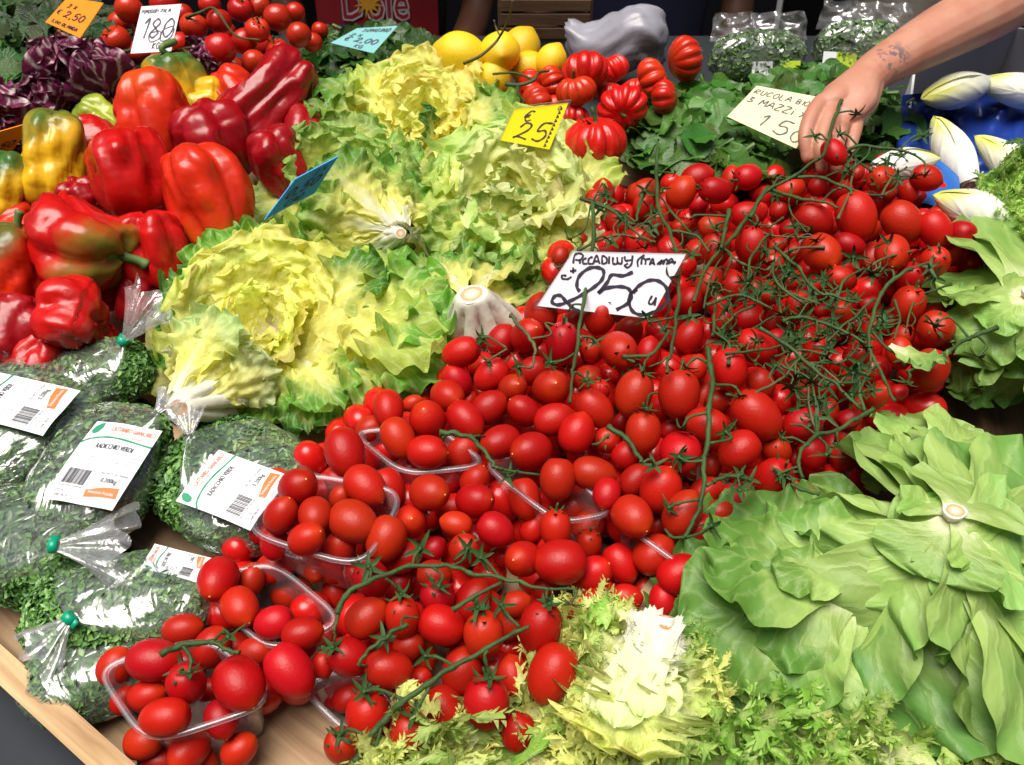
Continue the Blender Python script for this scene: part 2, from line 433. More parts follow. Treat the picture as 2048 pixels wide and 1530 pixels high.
# ------------------------------------------------------------------ the setting: street, stall, wall, added shade awning
def slab(name, P, M3, sx, sy, sz, mat, b=0.003):
    return ob(name, bevel_box(name, sx, sy, sz, b), mat, M=M3)
M_ASPH = plain('asphalt', (.055, .055, .058), rough=.85, bump=.5, bscale=180, vary=.3, vscale=30, coord='Generated')
M_WALL = plain('grey_panel', (.075, .08, .095), rough=.55, vary=.12, vscale=2)
M_DARKW = plain('dark_panel', (.018, .018, .022), rough=.7, vary=.2, vscale=3)
M_AWN = plain('awning_canvas', (.10, .14, .11), rough=.8, bump=.3, bscale=300)
M_TABLE = plain('stall_cloth_green', (.012, .016, .022), rough=.8, vary=.2, vscale=12)
me = mesh_of('ground', [(-60, -60, 0), (60, -60, 0), (60, 60, 0), (-60, 60, 0)], [(0, 1, 2, 3)], False)
setting(ob('ground', me, M_ASPH))
# table under the crates (its top lies 2.5 cm below the crates' floor)
TB = Q(1024, 700, -0.03)
VB = (Q(1024, 70, -.03) - TB).dot(V)          # back edge of the table
TD = VB + .85; TV = VB - TD / 2
tbl = thing('market_table', 'dark cloth covered market table under the wooden crates', 'table', DISP(TB + V * TV))
ob('table_top', bevel_box('table_top', 3.6, TD, .04, .004), M_TABLE, tbl, Matrix.Translation((0, 0, -.02)))
for sx in (-1.6, 1.6):
    for sy in (-TD / 2 + .1, TD / 2 - .1):
        top = TB + V * TV + U * sx + V * sy - N * .04
        hgt = top.z - .005
        leg = ob('leg', bevel_box('leg', .05, .05, hgt, .004), M_DARKW, tbl)
        leg.matrix_basis = tbl.matrix_basis.inverted() @ Matrix.Translation((top.x, top.y, hgt / 2))
# back of the stall
wall = thing('stall_back_wall', 'dark grey panelled wall behind the vendors', 'wall', Matrix.Translation((0, 4.2, 0)))
for i in range(9):
    w = .78
    ob('panel', bevel_box('panel', w - .012, .04, 3.0, .006), M_WALL if i % 3 else M_DARKW, wall, Matrix.Translation((-3.2 + i * .8, 0, 1.5)))
awn = thing('shade_awning', 'unseen dark canvas awning added to shade the vendors and back of the stall', 'awning', Matrix.Translation((0, 1.75, 2.45)))  # out of view, added overhead to keep the background dark
v, f = [], []
for i in range(25):
    for j in range(9):
        x = -4 + 8 * i / 24; y = j / 8 * 3.2
        v.append((x, y, .12 * math.sin(j / 8 * math.pi) * -.6 + .35 * j / 8 + .02 * math.sin(i * 1.7)))
for i in range(24):
    for j in range(8):
        a = i * 9 + j; f.append((a, a + 9, a + 10, a + 1))
for side in (0, 24):
    pass
cv = ob('canvas', mesh_of('canvas', v, f), M_AWN, awn)
for x in (-3.6, 3.6):
    for y in (.1, 3.1):
        ob('post', bevel_box('post', .05, .05, 2.45, .005), M_DARKW, awn, Matrix.Translation((x, y, -1.225)))

# crates: left wall along the visible rim at the lower left
def crate(label, P0, e1, L, W, hgt, mat, floor_mat, wall_n=.07, sides='lf', plank=7, group='wooden produce crates'):
    """P0: left front corner on the floor; e1: direction of the visible left wall (away from the viewer)"""
    e1 = e1.normalized(); e2 = e1.cross(N).normalized()          # e2 points to the right
    M = frame(P0, e1, N.cross(e1), N)                           # x along wall, y to the left, z up
    t = thing('produce_crate', label, 'crate', M, group)
    pw = W / plank
    for i in range(plank):
        ob('floor_plank', bevel_box('floor_plank', L, pw - .006, .008, .001, 1), floor_mat, t, Matrix.Translation((L / 2, -(i + .5) * pw, -.005)))
    hh = hgt / 2
    for k in range(2):
        zc = .006 + hh * (k + .5) + .004 * k
        if 'l' in sides: ob('side_slat', bevel_box('side_slat', L, .011, hh - .008, .0012, 1, .0012, k), mat, t, Matrix.Translation((L / 2, .007, zc)))
        if 'r' in sides: ob('side_slat', bevel_box('side_slat', L, .011, hh - .008, .0012, 1, .0012, k), mat, t, Matrix.Translation((L / 2, -W - .007, zc)))
        if 'f' in sides: ob('end_slat', bevel_box('end_slat', .011, W, hh - .008, .0012, 1, .0012, k), mat, t, Matrix.Translation((-.007, -W / 2, zc)))
        if 'b' in sides: ob('end_slat', bevel_box('end_slat', .011, W, hh - .008, .0012, 1, .0012, k), mat, t, Matrix.Translation((L + .007, -W / 2, zc)))
    for x in (.02, L - .02):
        for y in (-.012, -W + .012):
            ob('corner_post', bevel_box('corner_post', .028, .022, hgt + .004, .002, 1), mat, t, Matrix.Translation((x, y, hgt / 2)))
    if 'l' in sides:
        ob('top_rail', bevel_box('top_rail', L + .02, .022, .012, .0015, 2, .001), mat, t, Matrix.Translation((L / 2, .006, hgt + .008)))
    return t
pA, pB = Q(20, 1322, .050), Q(262, 1540, .050)
e1 = (pA - pB).normalized()
c0 = toplane(pB, 0.0) - e1 * .25
crate('pale wooden crate at the lower left holding bags and tomato punnets', c0, e1, .95, 1.15, .036, M_WOOD, M_PLY, sides='lf', plank=8)
e1b = V * .98 + U * .18
crate('dark stained wooden crate under the green lettuces at right', toplane(Q(1390, 1640, 0), -.012) , e1b, .62, .55, .05, M_WOOD2, M_WOOD2, sides='lfb', plank=4)
crate('wooden crate hidden under the bell peppers at left', toplane(Q(-30, 770, 0), -.012), V - U * .15, .52, .42, .05, M_WOOD2, M_WOOD2, sides='lfrb', plank=4)

# unseen house added behind the viewer to block low sky light
hb = thing('sky_blocking_house', 'unseen plastered house added behind the viewer to block low sky light', 'house', Matrix.Translation((0, -5.2, 0)))
M_PLAS = plain('house_plaster', (.34, .27, .19), rough=.9, vary=.15, vscale=2); M_GLASSD = plain('house_window_glass', (.03, .035, .04), rough=.08)
ob('wall', bevel_box('wall', 26, .5, 5.6, .02, 1), M_PLAS, hb, Matrix.Translation((0, -.26, 2.8)))
for i in range(7):
    for z in (1.6, 4.2):
        w_ = ob('window', bevel_box('window', 1.1, .06, 1.6, .01, 1), M_PAPER['cream'], hb, Matrix.Translation((-10.5 + i * 3.5, .02, z)))
        ob('pane', bevel_box('pane', .92, .04, 1.42, .004, 1), M_GLASSD, w_, Matrix.Translation((0, .025, 0)))
# ------------------------------------------------------------------ plum tomatoes, punnets and vines
def idw(pts, x, y, p=3.0):
    s = w = 0.0
    for (a, b, h) in pts:
        d = ((x - a) ** 2 + (y - b) ** 2) ** 0.5 + 12
        k = d ** -p; s += k * h; w += k
    return s / w
HEAP = [(365, 1370, .082), (500, 1210, .080), (620, 1040, .128), (690, 900, .115), (850, 900, .112), (850, 1250, .090), (950, 1450, .072), (700, 1480, .060),
        (1090, 1000, .105), (1000, 1100, .100), (1310, 1080, .098), (1150, 720, .122), (1300, 800, .128), (1500, 800, .122), (1650, 700, .115),
        (1700, 440, .142), (1850, 470, .135), (1850, 700, .112), (1250, 400, .108), (1450, 420, .118), (1500, 980, .105), (1700, 880, .105), (1050, 660, .118), (1450, 560, .125)]
def hs(x, y): return idw(HEAP, x, y)

def plum_mesh(name, seed):
    rr = random.Random(seed)
    Ls = rr.uniform(1.16, 1.30); n = 20
    prof = []
    for i in range(n):
        a = math.pi * (i + .35) / (n - .3)
        z = -math.cos(a) * Ls / 2
        r = .5 * (math.sin(a) ** .86)
        r *= 1 + .05 * math.cos(a)                       # a little fuller near the stem
        if a > 2.75: z += .055 * ((a - 2.75) / .39) ** 1.6     # pointed blossom end
        if a < .35: z += .06 * (1 - a / .35) ** 1.5           # dimple at the stem
        prof.append((r, z))
    ph = rr.uniform(0, 6.28); k = rr.choice((2, 3))
    v, f = lathe_vf(prof, 26, lambda a, t: 1 + .018 * math.cos(k * a + ph))
    return mesh_of(name, v, f)
PLUM = [plum_mesh('plum_tomato', s) for s in range(5)]
def calyx_mesh(name, seed, nsep=5, ln=.46, stalk=True):
    """star of sepals: base at the origin, stalk along -z, fruit along +z"""
    rr = random.Random(seed)
    mb = MB()
    for k in range(nsep):
        a = 2 * math.pi * (k + rr.uniform(-.16, .16)) / nsep
        L = ln * rr.uniform(.75, 1.15); lift = rr.uniform(-.1, .55); tw = rr.uniform(-.5, .5)
        ca, sa = math.cos(a), math.sin(a)
        pv = []
        for i in range(6):
            s = i / 5
            r = .03 + L * s * (1 - .12 * s)
            z = .035 * s - lift * L * s * s + .02
            wd = .085 * (1 - s) ** .8 * (0.75 + .6 * s) + .004
            off = tw * .22 * s * s
            for q in (-1, 0, 1):
                x, y = r, q * wd + off
                pv.append((x * ca - y * sa, x * sa + y * ca, z + (.018 if q else 0.0) * -1))
        pf = []
        for i in range(5):
            for q in range(2):
                b0 = i * 3 + q; pf.append((b0, b0 + 1, b0 + 4, b0 + 3))
        mb.add(pv, pf)
    v, f = lathe_vf([(.02, .02), (.075, .01), (.07, -.02), (.035, -.05), (.03, -.06)], 8); mb.add(v, f)
    if stalk:
        bx, by = rr.uniform(-.12, .12), rr.uniform(-.12, .12)
        pts = catmull([Vector((0, 0, -.03)), Vector((bx * .4, by * .4, -.16)), Vector((bx, by, -.30))], 4)
        v, f = tube_vf(pts, [.034] * 5 + [.04, .05, .04, .03], 6); mb.add(v, f)
    return mb.mesh(name)
CALYX = [calyx_mesh('calyx', s) for s in range(6)]
CALYXV = [calyx_mesh('vine_calyx', 50 + s, stalk=False, ln=.55) for s in range(4)]
SCAR = mesh_of('blossom_scar', *lathe_vf([(.0005, .012), (.022, .010), (.034, .0), (.03, -.01)], 8))

TILES = {'a': (180, 1200, 4.452), 'b': (380, 900, 4.452), 'c': (640, 1180, 3.938), 'd': (800, 900, 4.452), 'e': (700, 590, 4.452),
         'f': (1140, 590, 4.452), 'g': (1180, 880, 4.372), 'h': (1080, 300, 4.452), 'i': (1500, 300, 4.452), 'j': (1480, 600, 4.452)}
# x, y, narrow diameter, direction of the pointed end in the picture, its tilt towards the viewer, layer, calyx shown
TOM = {
'a': [(825,260,270,10,0,1,0),(225,590,290,60,0,1,0),(570,535,365,0,5,0,0),(1080,420,310,60,0,1,0),(1270,430,260,30,0,2,0),(1470,460,250,20,0,1,0),(1330,745,420,-45,30,0,0),
      (1780,630,390,-50,5,0,0),(860,740,335,-90,-40,0,1),(1060,800,200,20,0,2,0),(510,850,270,20,10,1,0),(300,890,220,70,0,2,0),(670,1045,335,185,0,0,0),(1170,1060,290,-60,30,1,0),
      (480,1260,300,20,20,2,0),(880,1330,320,230,60,2,0),(1330,1330,280,40,0,2,0),(620,1430,280,0,0,3,0),(1000,1450,260,90,20,3,0),(1640,200,285,195,0,0,0),(1890,300,280,10,0,0,0),(1880,420,240,30,0,2,0)],
'b': [(1380,20,345,-70,20,0,0),(965,330,330,40,50,0,0),(1210,360,220,20,0,2,0),(1310,280,200,130,0,1,0),(1340,420,190,60,20,1,0),(1560,320,320,-40,20,0,0),(1760,340,300,-70,0,1,0),
      (1450,640,370,-20,20,0,0),(810,580,280,60,20,0,0),(1115,580,290,-70,55,0,0),(650,740,180,20,0,2,0),(1040,790,290,30,30,0,0),(755,830,250,100,10,1,0),(1320,880,290,60,20,1,0),
      (1745,790,350,-110,10,0,0),(250,1150,340,-90,65,0,0),(545,1150,240,70,0,1,0),(445,1400,320,-40,40,0,0),(770,1040,280,20,0,2,0),(1120,1070,200,-60,60,2,0),(1330,1050,250,30,0,2,0),
      (900,1270,300,10,0,3,0),(1290,1270,230,100,0,3,0),(1960,640,290,60,70,1,0),(1620,1150,300,-60,-20,0,1),(1900,960,250,30,0,1,0),(1850,1200,240,60,0,2,0)],
'c': [(365,220,290,40,0,0,0),(650,215,270,-85,-20,0,1),(925,60,270,-90,-40,0,1),(1200,90,280,60,0,1,0),(960,275,300,-20,0,0,0),(1290,350,310,-90,-20,0,1),(1500,260,220,60,0,2,0),
      (1540,110,200,20,0,1,0),(1735,300,330,-100,-15,0,1),(230,530,290,-30,-20,0,1),(20,590,180,90,0,1,0),(540,620,290,-10,-10,0,1),(700,440,210,30,0,1,0),(800,560,220,60,0,2,0),
      (1120,640,310,80,0,1,0),(1520,680,270,100,0,1,0),(1830,660,370,-115,0,0,0),(1310,890,350,-90,-10,0,1),(990,950,300,-60,0,1,0),(780,720,200,60,20,2,0),(375,990,330,-90,-15,0,1),
      (220,850,200,30,0,2,0),(100,830,220,-40,30,2,0),(180,1230,270,-80,-45,0,1),(700,1130,310,-100,-20,0,1),(1560,1120,250,-110,0,1,0),(1050,1180,300,10,0,2,0),(1350,1130,300,50,0,2,0),
      (480,780,200,30,0,2,0),(330,1250,200,30,0,2,0),(450,1150,220,90,0,3,0),(2000,150,150,40,0,1,0)],
'd': [(265,380,320,0,45,0,0),(420,300,220,30,0,2,0),(670,270,250,60,20,1,0),(670,450,300,10,40,0,0),(1110,430,280,-80,10,1,0),(1405,260,315,-95,0,0,0),(1720,210,300,-10,0,0,0),
      (1840,390,240,-110,30,0,0),(460,520,250,30,0,2,0),(500,660,220,165,0,0,0),(850,710,290,-35,0,0,0),(570,890,270,-110,-60,0,1),(300,880,200,40,0,2,0),(920,950,150,60,0,2,0),
      (1095,970,310,160,65,0,0),(1385,700,280,-90,-10,0,1),(1180,700,200,60,0,2,0),(1430,1000,390,180,0,0,0),(1720,1100,300,40,30,1,0),(1540,500,260,20,0,2,0),(1680,670,260,40,0,2,0),
      (1680,840,230,-90,-30,2,1),(300,1110,250,0,0,1,0),(1280,1230,180,60,0,2,0),(1680,1370,220,60,0,1,0),(90,960,200,40,0,2,0)],
'e': [(990,510,265,200,-10,0,1),(1210,360,170,90,0,1,1),(1350,400,240,60,0,1,0),(1580,360,280,40,60,0,0),(1700,160,290,90,10,0,0),(1890,430,290,-95,-20,0,1),(1990,240,180,60,0,1,0),
      (950,760,250,120,20,1,0),(1260,710,260,220,0,0,1),(1620,680,250,210,-10,1,1),(1450,830,250,40,70,0,0),(1795,830,325,60,75,0,0),(870,900,280,-20,55,0,0),(340,1010,265,-80,30,0,0),
      (690,1110,320,100,60,0,0),(1030,1110,290,-45,20,0,0),(1240,1000,280,35,0,0,0),(1545,1030,255,140,20,0,0),(1810,1110,280,20,0,0,0),(180,1190,220,30,10,1,0),(430,1270,290,-60,10,0,0),
      (690,1400,300,0,20,0,0),(1010,1400,280,60,0,1,0),(1340,1310,290,200,30,0,0),(1610,1390,330,185,40,0,0),(1060,940,130,60,0,2,0),(1620,1200,180,30,0,2,0),(1350,1190,220,40,0,2,0),(560,960,140,20,0,2,0)],
'f': [(60,1230,310,70,0,0,0),(215,1010,290,-45,0,0,0),(270,190,275,-105,-20,0,1),(190,500,200,-60,-40,1,1),(430,490,315,120,-60,0,1),(520,330,240,60,20,2,0),(700,510,210,80,0,1,0),
      (160,740,220,90,-70,1,1),(270,850,170,-90,-40,1,1),(570,880,320,-110,0,0,1),(970,880,365,-95,0,0,1),(1060,370,240,60,0,1,0),(1120,650,200,70,0,1,0),(1420,660,310,-80,0,0,0),
      (1650,460,290,-25,0,0,1),(1700,790,230,-60,0,1,0),(1660,1070,380,-45,0,0,1),(650,1220,305,-95,0,0,1),(460,1130,150,50,0,2,0),(320,1290,240,-90,-80,1,1),(1220,1160,310,160,-20,0,1),
      (900,1190,170,30,0,2,0),(985,1400,360,80,-70,0,1),(1510,1380,320,215,0,0,0),(1820,1330,230,-60,-50,1,1),(500,1420,230,40,0,1,0),(1200,900,200,80,0,2,0),(1320,940,200,20,0,2,0),
      (1590,200,220,30,0,1,0),(1360,220,200,60,0,2,0),(1070,50,200,60,0,1,0)],
'g': [(390,350,240,50,0,1,0),(620,430,345,70,20,0,0),(370,670,335,-45,50,0,0),(300,190,220,30,0,2,0),(590,740,200,60,0,2,0),(810,640,320,60,0,0,0),(960,800,280,-80,-30,1,1),
      (560,1000,320,40,0,1,0),(270,1080,280,-60,10,2,0),(800,960,220,90,0,2,0),(900,960,220,70,0,2,0),(780,1170,330,30,0,1,0),(310,1380,240,0,0,2,0),(470,1290,150,50,0,3,0),(640,1400,250,90,0,2,0),
      (1010,450,230,30,0,1,0),(1250,520,240,-60,20,1,0),(1130,620,200,20,0,1,0),(1600,330,310,240,-50,0,1),(1610,570,220,40,0,1,0),(1850,500,230,20,0,1,0),(1060,220,180,80,0,2,0),
      (1640,90,230,-50,-30,1,1),(1800,160,160,60,0,2,0),(800,460,150,60,0,2,0)],
'h': [(560,400,210,90,20,1,0),(660,400,180,70,0,1,0),(500,470,200,-90,0,1,0),(920,380,220,40,0,1,0),(920,500,190,80,20,1,0),(690,620,200,-80,0,1,0),(1260,380,245,60,20,0,0),(1400,250,240,20,10,1,0),
      (1560,360,230,0,-20,0,1),(1850,240,220,20,-20,0,1),(1710,260,180,90,0,1,0),(1050,620,170,60,0,1,0),(1250,680,150,30,0,2,0),(1100,500,180,70,0,2,0),(1520,680,190,10,0,1,0),(1850,580,230,0,0,1,0),
      (1560,890,260,-100,0,0,0),(1890,850,290,-90,-10,0,1),(1500,1180,220,60,0,1,0),(1750,1220,240,-30,0,1,0),(1310,1350,220,40,0,2,0),(180,940,150,80,-10,0,1),(350,800,120,20,0,2,0),(1100,820,150,40,0,3,0),
      (2010,1250,170,30,0,1,0),(1420,470,160,60,0,2,0),(1980,420,160,60,0,2,0),(1400,900,180,30,0,2,0),(1830,1440,170,40,0,2,0)],
'i': [(570,625,285,-30,0,0,0),(945,590,335,-75,0,0,0),(1355,640,320,-50,0,0,0),(640,915,315,-65,45,0,0),(880,850,220,-20,0,1,0),(1265,920,290,-110,40,0,0),(1650,710,270,-60,0,0,0),(1680,580,180,30,0,1,0),
      (1880,740,225,120,-70,0,0),(1810,920,180,60,0,1,0),(1640,1000,250,-80,-60,0,1),(1430,1150,240,-80,-40,1,1),(810,1150,220,-20,0,0,0),(200,1280,185,30,0,0,0),(430,1365,190,45,0,0,0),(600,1180,150,60,0,1,0),
      (380,1160,160,30,0,1,0),(1410,1380,280,-100,-30,0,1),(1060,1370,160,20,0,1,0),(850,1400,200,40,0,2,0),(1570,250,225,-20,10,0,0),(1180,260,230,10,-30,0,1),(1410,370,170,-80,0,1,0),
      (740,190,200,30,0,1,0),(360,350,200,200,0,1,0),(610,320,160,40,0,1,0),(950,210,120,50,0,1,0),(1180,90,110,20,0,1,0),(60,560,170,40,0,1,0),(260,530,150,60,0,2,0),(390,900,130,60,0,1,0),(240,850,140,30,0,2,0),
      (370,700,180,30,0,2,0),(1050,720,200,30,0,2,0),(1080,980,240,80,0,2,0),(1990,830,150,40,0,1,0),(870,1030,180,30,0,2,0),(40,1250,150,90,0,1,0),(1230,390,130,40,0,2,0),(1500,430,120,40,0,2,0),(90,380,170,20,0,2,0),
      (1250,1170,200,60,0,2,0),(1650,1450,180,30,0,1,0)],
'j': [(680,460,240,-90,-30,0,1),(1050,490,205,30,20,0,0),(1450,320,190,60,10,1,0),(1420,470,220,-80,10,0,0),(1740,260,310,-30,-65,0,1),(1690,620,310,-110,0,0,0),(1210,860,205,60,50,0,0),(1415,820,140,20,0,0,0),
      (1000,680,170,30,0,1,0),(960,790,180,60,0,2,0),(770,760,200,20,0,2,0),(560,840,210,-80,-50,1,1),(560,1100,290,200,0,0,0),(790,990,170,80,0,1,0),(980,1060,180,30,0,0,0),(940,1200,170,60,0,1,0),
      (640,1370,240,-70,0,1,0),(940,1400,230,20,0,1,0),(820,1290,180,60,0,2,0),(380,640,200,20,0,2,0),(320,350,180,30,0,1,0),(290,190,150,60,0,2,0),(900,120,190,-60,-20,1,0),(740,90,130,20,0,2,0),
      (1170,260,180,60,0,2,0),(1780,110,150,20,0,2,0),(1080,920,180,60,0,2,0),(1270,230,160,30,0,2,0),(1090,1430,140,60,0,2,0)],
}
PLACES = [(365, 1370, 'in the front left clear punnet'), (500, 1215, 'in the low punnet beside bagged greens'), (620, 1050, 'in the raised punnet beside the bag label'),
          (900, 1430, 'in front, below the long thick stem'), (820, 1230, 'under the branching stem at the front'), (950, 1060, 'between the front stems and middle punnets'),
          (830, 880, 'in the middle punnet left of centre'), (1090, 970, 'in the middle punnet right of centre'), (1310, 1090, 'in the punnet beside the smooth lettuce'),
          (1170, 680, 'just below the white price card'), (980, 720, 'beside the white escarole base'), (1440, 560, 'right of the white price card'), (1280, 400, 'behind the white price card'),
          (1640, 350, 'under the reaching hand'), (1720, 470, 'in the big fruit row below the hand'), (1890, 440, 'beside the blue paper and endives'), (1630, 620, 'in the tangle of thin stems'),
          (1850, 670, 'beside the upper right lettuce'), (1680, 880, 'next to the big lettuce top'), (1350, 800, 'at the centre of the heap'), (1450, 980, 'above the lower lettuce leaf'), (1080, 840, 'left of the heap centre')]
tl = []
for key, rows in TOM.items():
    ox, oy, s = TILES[key]
    for (x, y, w, ang, tilt, lay, cal) in rows:
        tl.append([ox + x / s, oy + y / s, w / s, ang, tilt, lay, cal])
pos, rad, lays = [], [], []
for (x, y, w, ang, tilt, lay, cal) in tl:
    P = Q(x, y, hs(x, y) - .004 - .021 * lay)
    pos.append(P); rad.append(1.04 * w * mpp(P) / 2)
pos = np.array([tuple(p) for p in pos]); rad = np.array(rad)
camv = np.array(tuple(CAM)); dirs = pos - camv; dirs /= np.linalg.norm(dirs, axis=1)[:, None]
lay_a = np.array([t[5] for t in tl], float)
dist = np.linalg.norm(pos - camv, axis=1)
order = lay_a * 10 + dist          # nearer, upper fruits stay where they are
r0 = rad / dist
for it in range(10):
    pos = camv + dirs * dist[:, None]; rad = r0 * dist
    D = np.linalg.norm(pos[:, None] - pos[None], axis=2)
    ov = (rad[:, None] + rad[None]) * .90 - D
    np.fill_diagonal(ov, -1)
    push = np.where((ov > 0) & (order[:, None] > order[None]), ov, 0).max(axis=1)
    dist += np.minimum(push, .02) * .7
    Hn = np.array([height(Vector(p)) for p in pos])
    dist = np.where(Hn < rad * .8, np.minimum(dist, dist - 0.0), dist)
pos = camv + dirs * dist[:, None]; rad = r0 * dist
TOMS = []
rr = random.Random(4)
for i, (x, y, w, ang, tilt, lay, cal) in enumerate(tl):
    P = Vector(pos[i]); r = float(rad[i])
    if height(P) < r * .9: P = P + N * (r * .9 - height(P))
    a, b = math.radians(ang), math.radians(tilt)
    z = (CRT * math.cos(a) + CUP * math.sin(a)) * math.cos(b) - FWD * math.sin(b)
    M = frame_z(P, z, rr.uniform(0, 6.28)) @ Matrix.Diagonal((2 * r, 2 * r, 2 * r, 1))
    o = ob('plum_tomato', PLUM[i % 5], M_TOM, M=M)
    has_scar = False
    if cal:
        ob('calyx', CALYX[i % 6], M_CALYX, o, Matrix.Translation((0, 0, -.53)) @ Matrix.Rotation(rr.uniform(0, 6), 4, 'Z'))
    elif lay < 2 and tilt > 5:
        ob('blossom_scar', SCAR, M_TIP, o, Matrix.Translation((0, 0, PLUM[i % 5].vertices[-1].co.z - .004))); has_scar = True
    j = min(range(len(PLACES)), key=lambda k: (PLACES[k][0] - x) ** 2 + (PLACES[k][1] - y) ** 2)
    if cal: d = 'plum tomato with star calyx'
    elif lay >= 2: d = 'half hidden plum tomato'
    elif has_scar: d = 'plum tomato with pale spot'
    elif abs(math.cos(a)) > .75: d = 'sideways plum tomato'
    elif w * mpp(P) > .037: d = 'large plum tomato'
    else: d = 'small plum tomato'
    TOMS.append((x, y, o, d, PLACES[j][2]))
groups = {}
for t in TOMS: groups.setdefault((t[3], t[4]), []).append(t)
for (d, pl), ts in groups.items():
    ts.sort(key=lambda t: t[0])
    for i, t in enumerate(ts):
        o_ = ordinal(i, len(ts))
        tag(t[2], (o_ + ' ' if o_ else '') + d + ' ' + pl, 'tomato', 'plum tomatoes in the front heap')

# fruit further down in the heap, seen only through the gaps
mb = MB(); rr = random.Random(11)
lowv, lowf = lathe_vf([(.5 * math.sin(math.pi * (i + .2) / 9.4) ** .9, -.6 * math.cos(math.pi * (i + .2) / 9.4)) for i in range(10)], 14)
POLY = [(230, 1400), (430, 1150), (560, 950), (700, 850), (900, 700), (1080, 620), (1150, 420), (1350, 360), (1530, 330), (1880, 360), (1980, 500), (1880, 780), (1720, 980), (1480, 1120), (1300, 1260), (1120, 1480), (680, 1540), (620, 1420)]
def inpoly(x, y, poly):
    c = False
    for i in range(len(poly)):
        (x1, y1), (x2, y2) = poly[i], poly[i - 1]
        if (y1 > y) != (y2 > y) and x < (x2 - x1) * (y - y1) / (y2 - y1) + x1: c = not c
    return c
posl = [Vector(p) for p in pos]
for it in range(7000):
    x, y = rr.uniform(200, 1980), rr.uniform(330, 1530)
    if not inpoly(x, y, POLY): continue
    h = hs(x, y)
    for n in (h - .050, h - .075):
        n = max(n, .017)
        P = Q(x, y, n); r = rr.uniform(.0155, .019)
        if all((P - p).length > r * 1.75 for p in posl):
            posl.append(P)
            M = frame_z(P, Vector((rr.uniform(-1, 1), rr.uniform(-1, 1), rr.uniform(-.6, .6))), rr.uniform(0, 6)) @ Matrix.Diagonal((2 * r, 2 * r, 2 * r, 1))
            mb.add([M @ Vector(v) for v in lowv], lowf)
            break
o = ob('tomatoes_underneath', mb.mesh('tomatoes_underneath'), plain('deep_tomato_skin', (0.52, 0.008, 0.006), rough=.25))
tag(o, 'red plum tomatoes filling the bottom of the heap', 'tomatoes', kind='stuff')

# ---------------- punnets
def punnet(label, corners, n_rim, n_floor):
    """corners: left, front, right, back of the rim in the photograph"""
    L, Fr, R, B = [Q(x, y, n_rim) for x, y in corners]
    cen = (L + Fr + R + B) / 4
    M = DISP(toplane(cen, n_floor)); Mi = M.inverted()
    h = n_rim - n_floor
    c2 = [Mi @ p for p in (L, Fr, R, B)]
    def ring(scale, z, seg=64, p=4.5):
        out = []
        for k in range(seg):
            a = 2 * math.pi * k / seg
            cx, cy = math.cos(a), math.sin(a)
            s = (abs(cx) ** p + abs(cy) ** p) ** (-1 / p)
            uu, vv = (cx * s + 1) / 2, (cy * s + 1) / 2
            q = c2[0] * (1 - uu) * (1 - vv) + c2[1] * uu * (1 - vv) + c2[2] * uu * vv + c2[3] * (1 - uu) * vv
            out.append(Vector((q.x * scale, q.y * scale, z)))
        return out
    t = thing('tomato_punnet', label, 'punnet', M, 'clear plastic punnets')
    rings = [ring(.76, .001), ring(.80, .004), ring(.83, .012), ring(.86, .3 * h), ring(.91, .65 * h), ring(.95, .93 * h), ring(.965, h - .004)]
    v = [p for r_ in rings for p in r_]; f = []
    for i in range(len(rings) - 1):
        for k in range(64):
            a, b = i * 64 + k, i * 64 + (k + 1) % 64
            f.append((a, b, b + 64, a + 64))
    f.append(tuple(range(64))[::-1])
    # shallow vertical ribs pressed into the wall
    for i in range(2, 6):
        for k in range(64):
            if k % 4 == 0:
                p = v[i * 64 + k]; v[i * 64 + k] = Vector((p.x * .988, p.y * .988, p.z))
    ob('tray', mesh_of('tray', v, f), M_PUN, t)
    path = ring(.985, h - .001)
    vv, ff = [], []
    prof = [(-.0020, -.003), (-.0012, .0004), (.0004, -.0002), (.0018, .0006), (.0030, -.0006), (.0034, -.0036), (.0026, -.0036), (.0014, -.0012), (-.0010, -.0012)]
    for k in range(64):
        p = path[k]; tg = (path[(k + 1) % 64] - path[k - 1]).normalized(); outw = Vector((tg.y, -tg.x, 0))
        for (a, b) in prof: vv.append(p + outw * a + Vector((0, 0, b)))
    m = len(prof)
    for k in range(64):
        for j in range(m):
            a, b = k * m + j, k * m + (j + 1) % m; c, d = ((k + 1) % 64) * m + j, ((k + 1) % 64) * m + (j + 1) % m
            ff.append((a, c, d, b))
    ob('rim', mesh_of('rim', vv, ff), M_RIM, t)
punnet('clear plastic punnet of plum tomatoes at the front left corner', [(186, 1330), (292, 1486), (552, 1400), (420, 1270)], .076, .003)
punnet('low clear punnet of tomatoes beneath the raised punnet, next to bagged greens', [(392, 1158), (535, 1300), (690, 1240), (545, 1120)], .072, .003)
punnet('raised clear punnet of tomatoes right of the tilted bag label', [(482, 1058), (726, 1134), (812, 978), (590, 940)], .118, .048)
punnet('clear punnet of tomatoes below the escarole, left of two rims meeting', [(700, 858), (806, 944), (978, 926), (872, 850)], .100, .028)
punnet('clear punnet with straight rim in the middle of the tomato heap', [(960, 920), (1118, 1042), (1232, 1022), (1085, 900)], .098, .026)
punnet('clear punnet of tomatoes tucked under the smooth lettuce leaves', [(1208, 1015), (1410, 1160), (1520, 1100), (1330, 985)], .090, .018)
punnet('mostly empty looking clear punnet edge behind the front punnet', [(600, 1370), (700, 1468), (810, 1410), (705, 1325)], .055, .003)

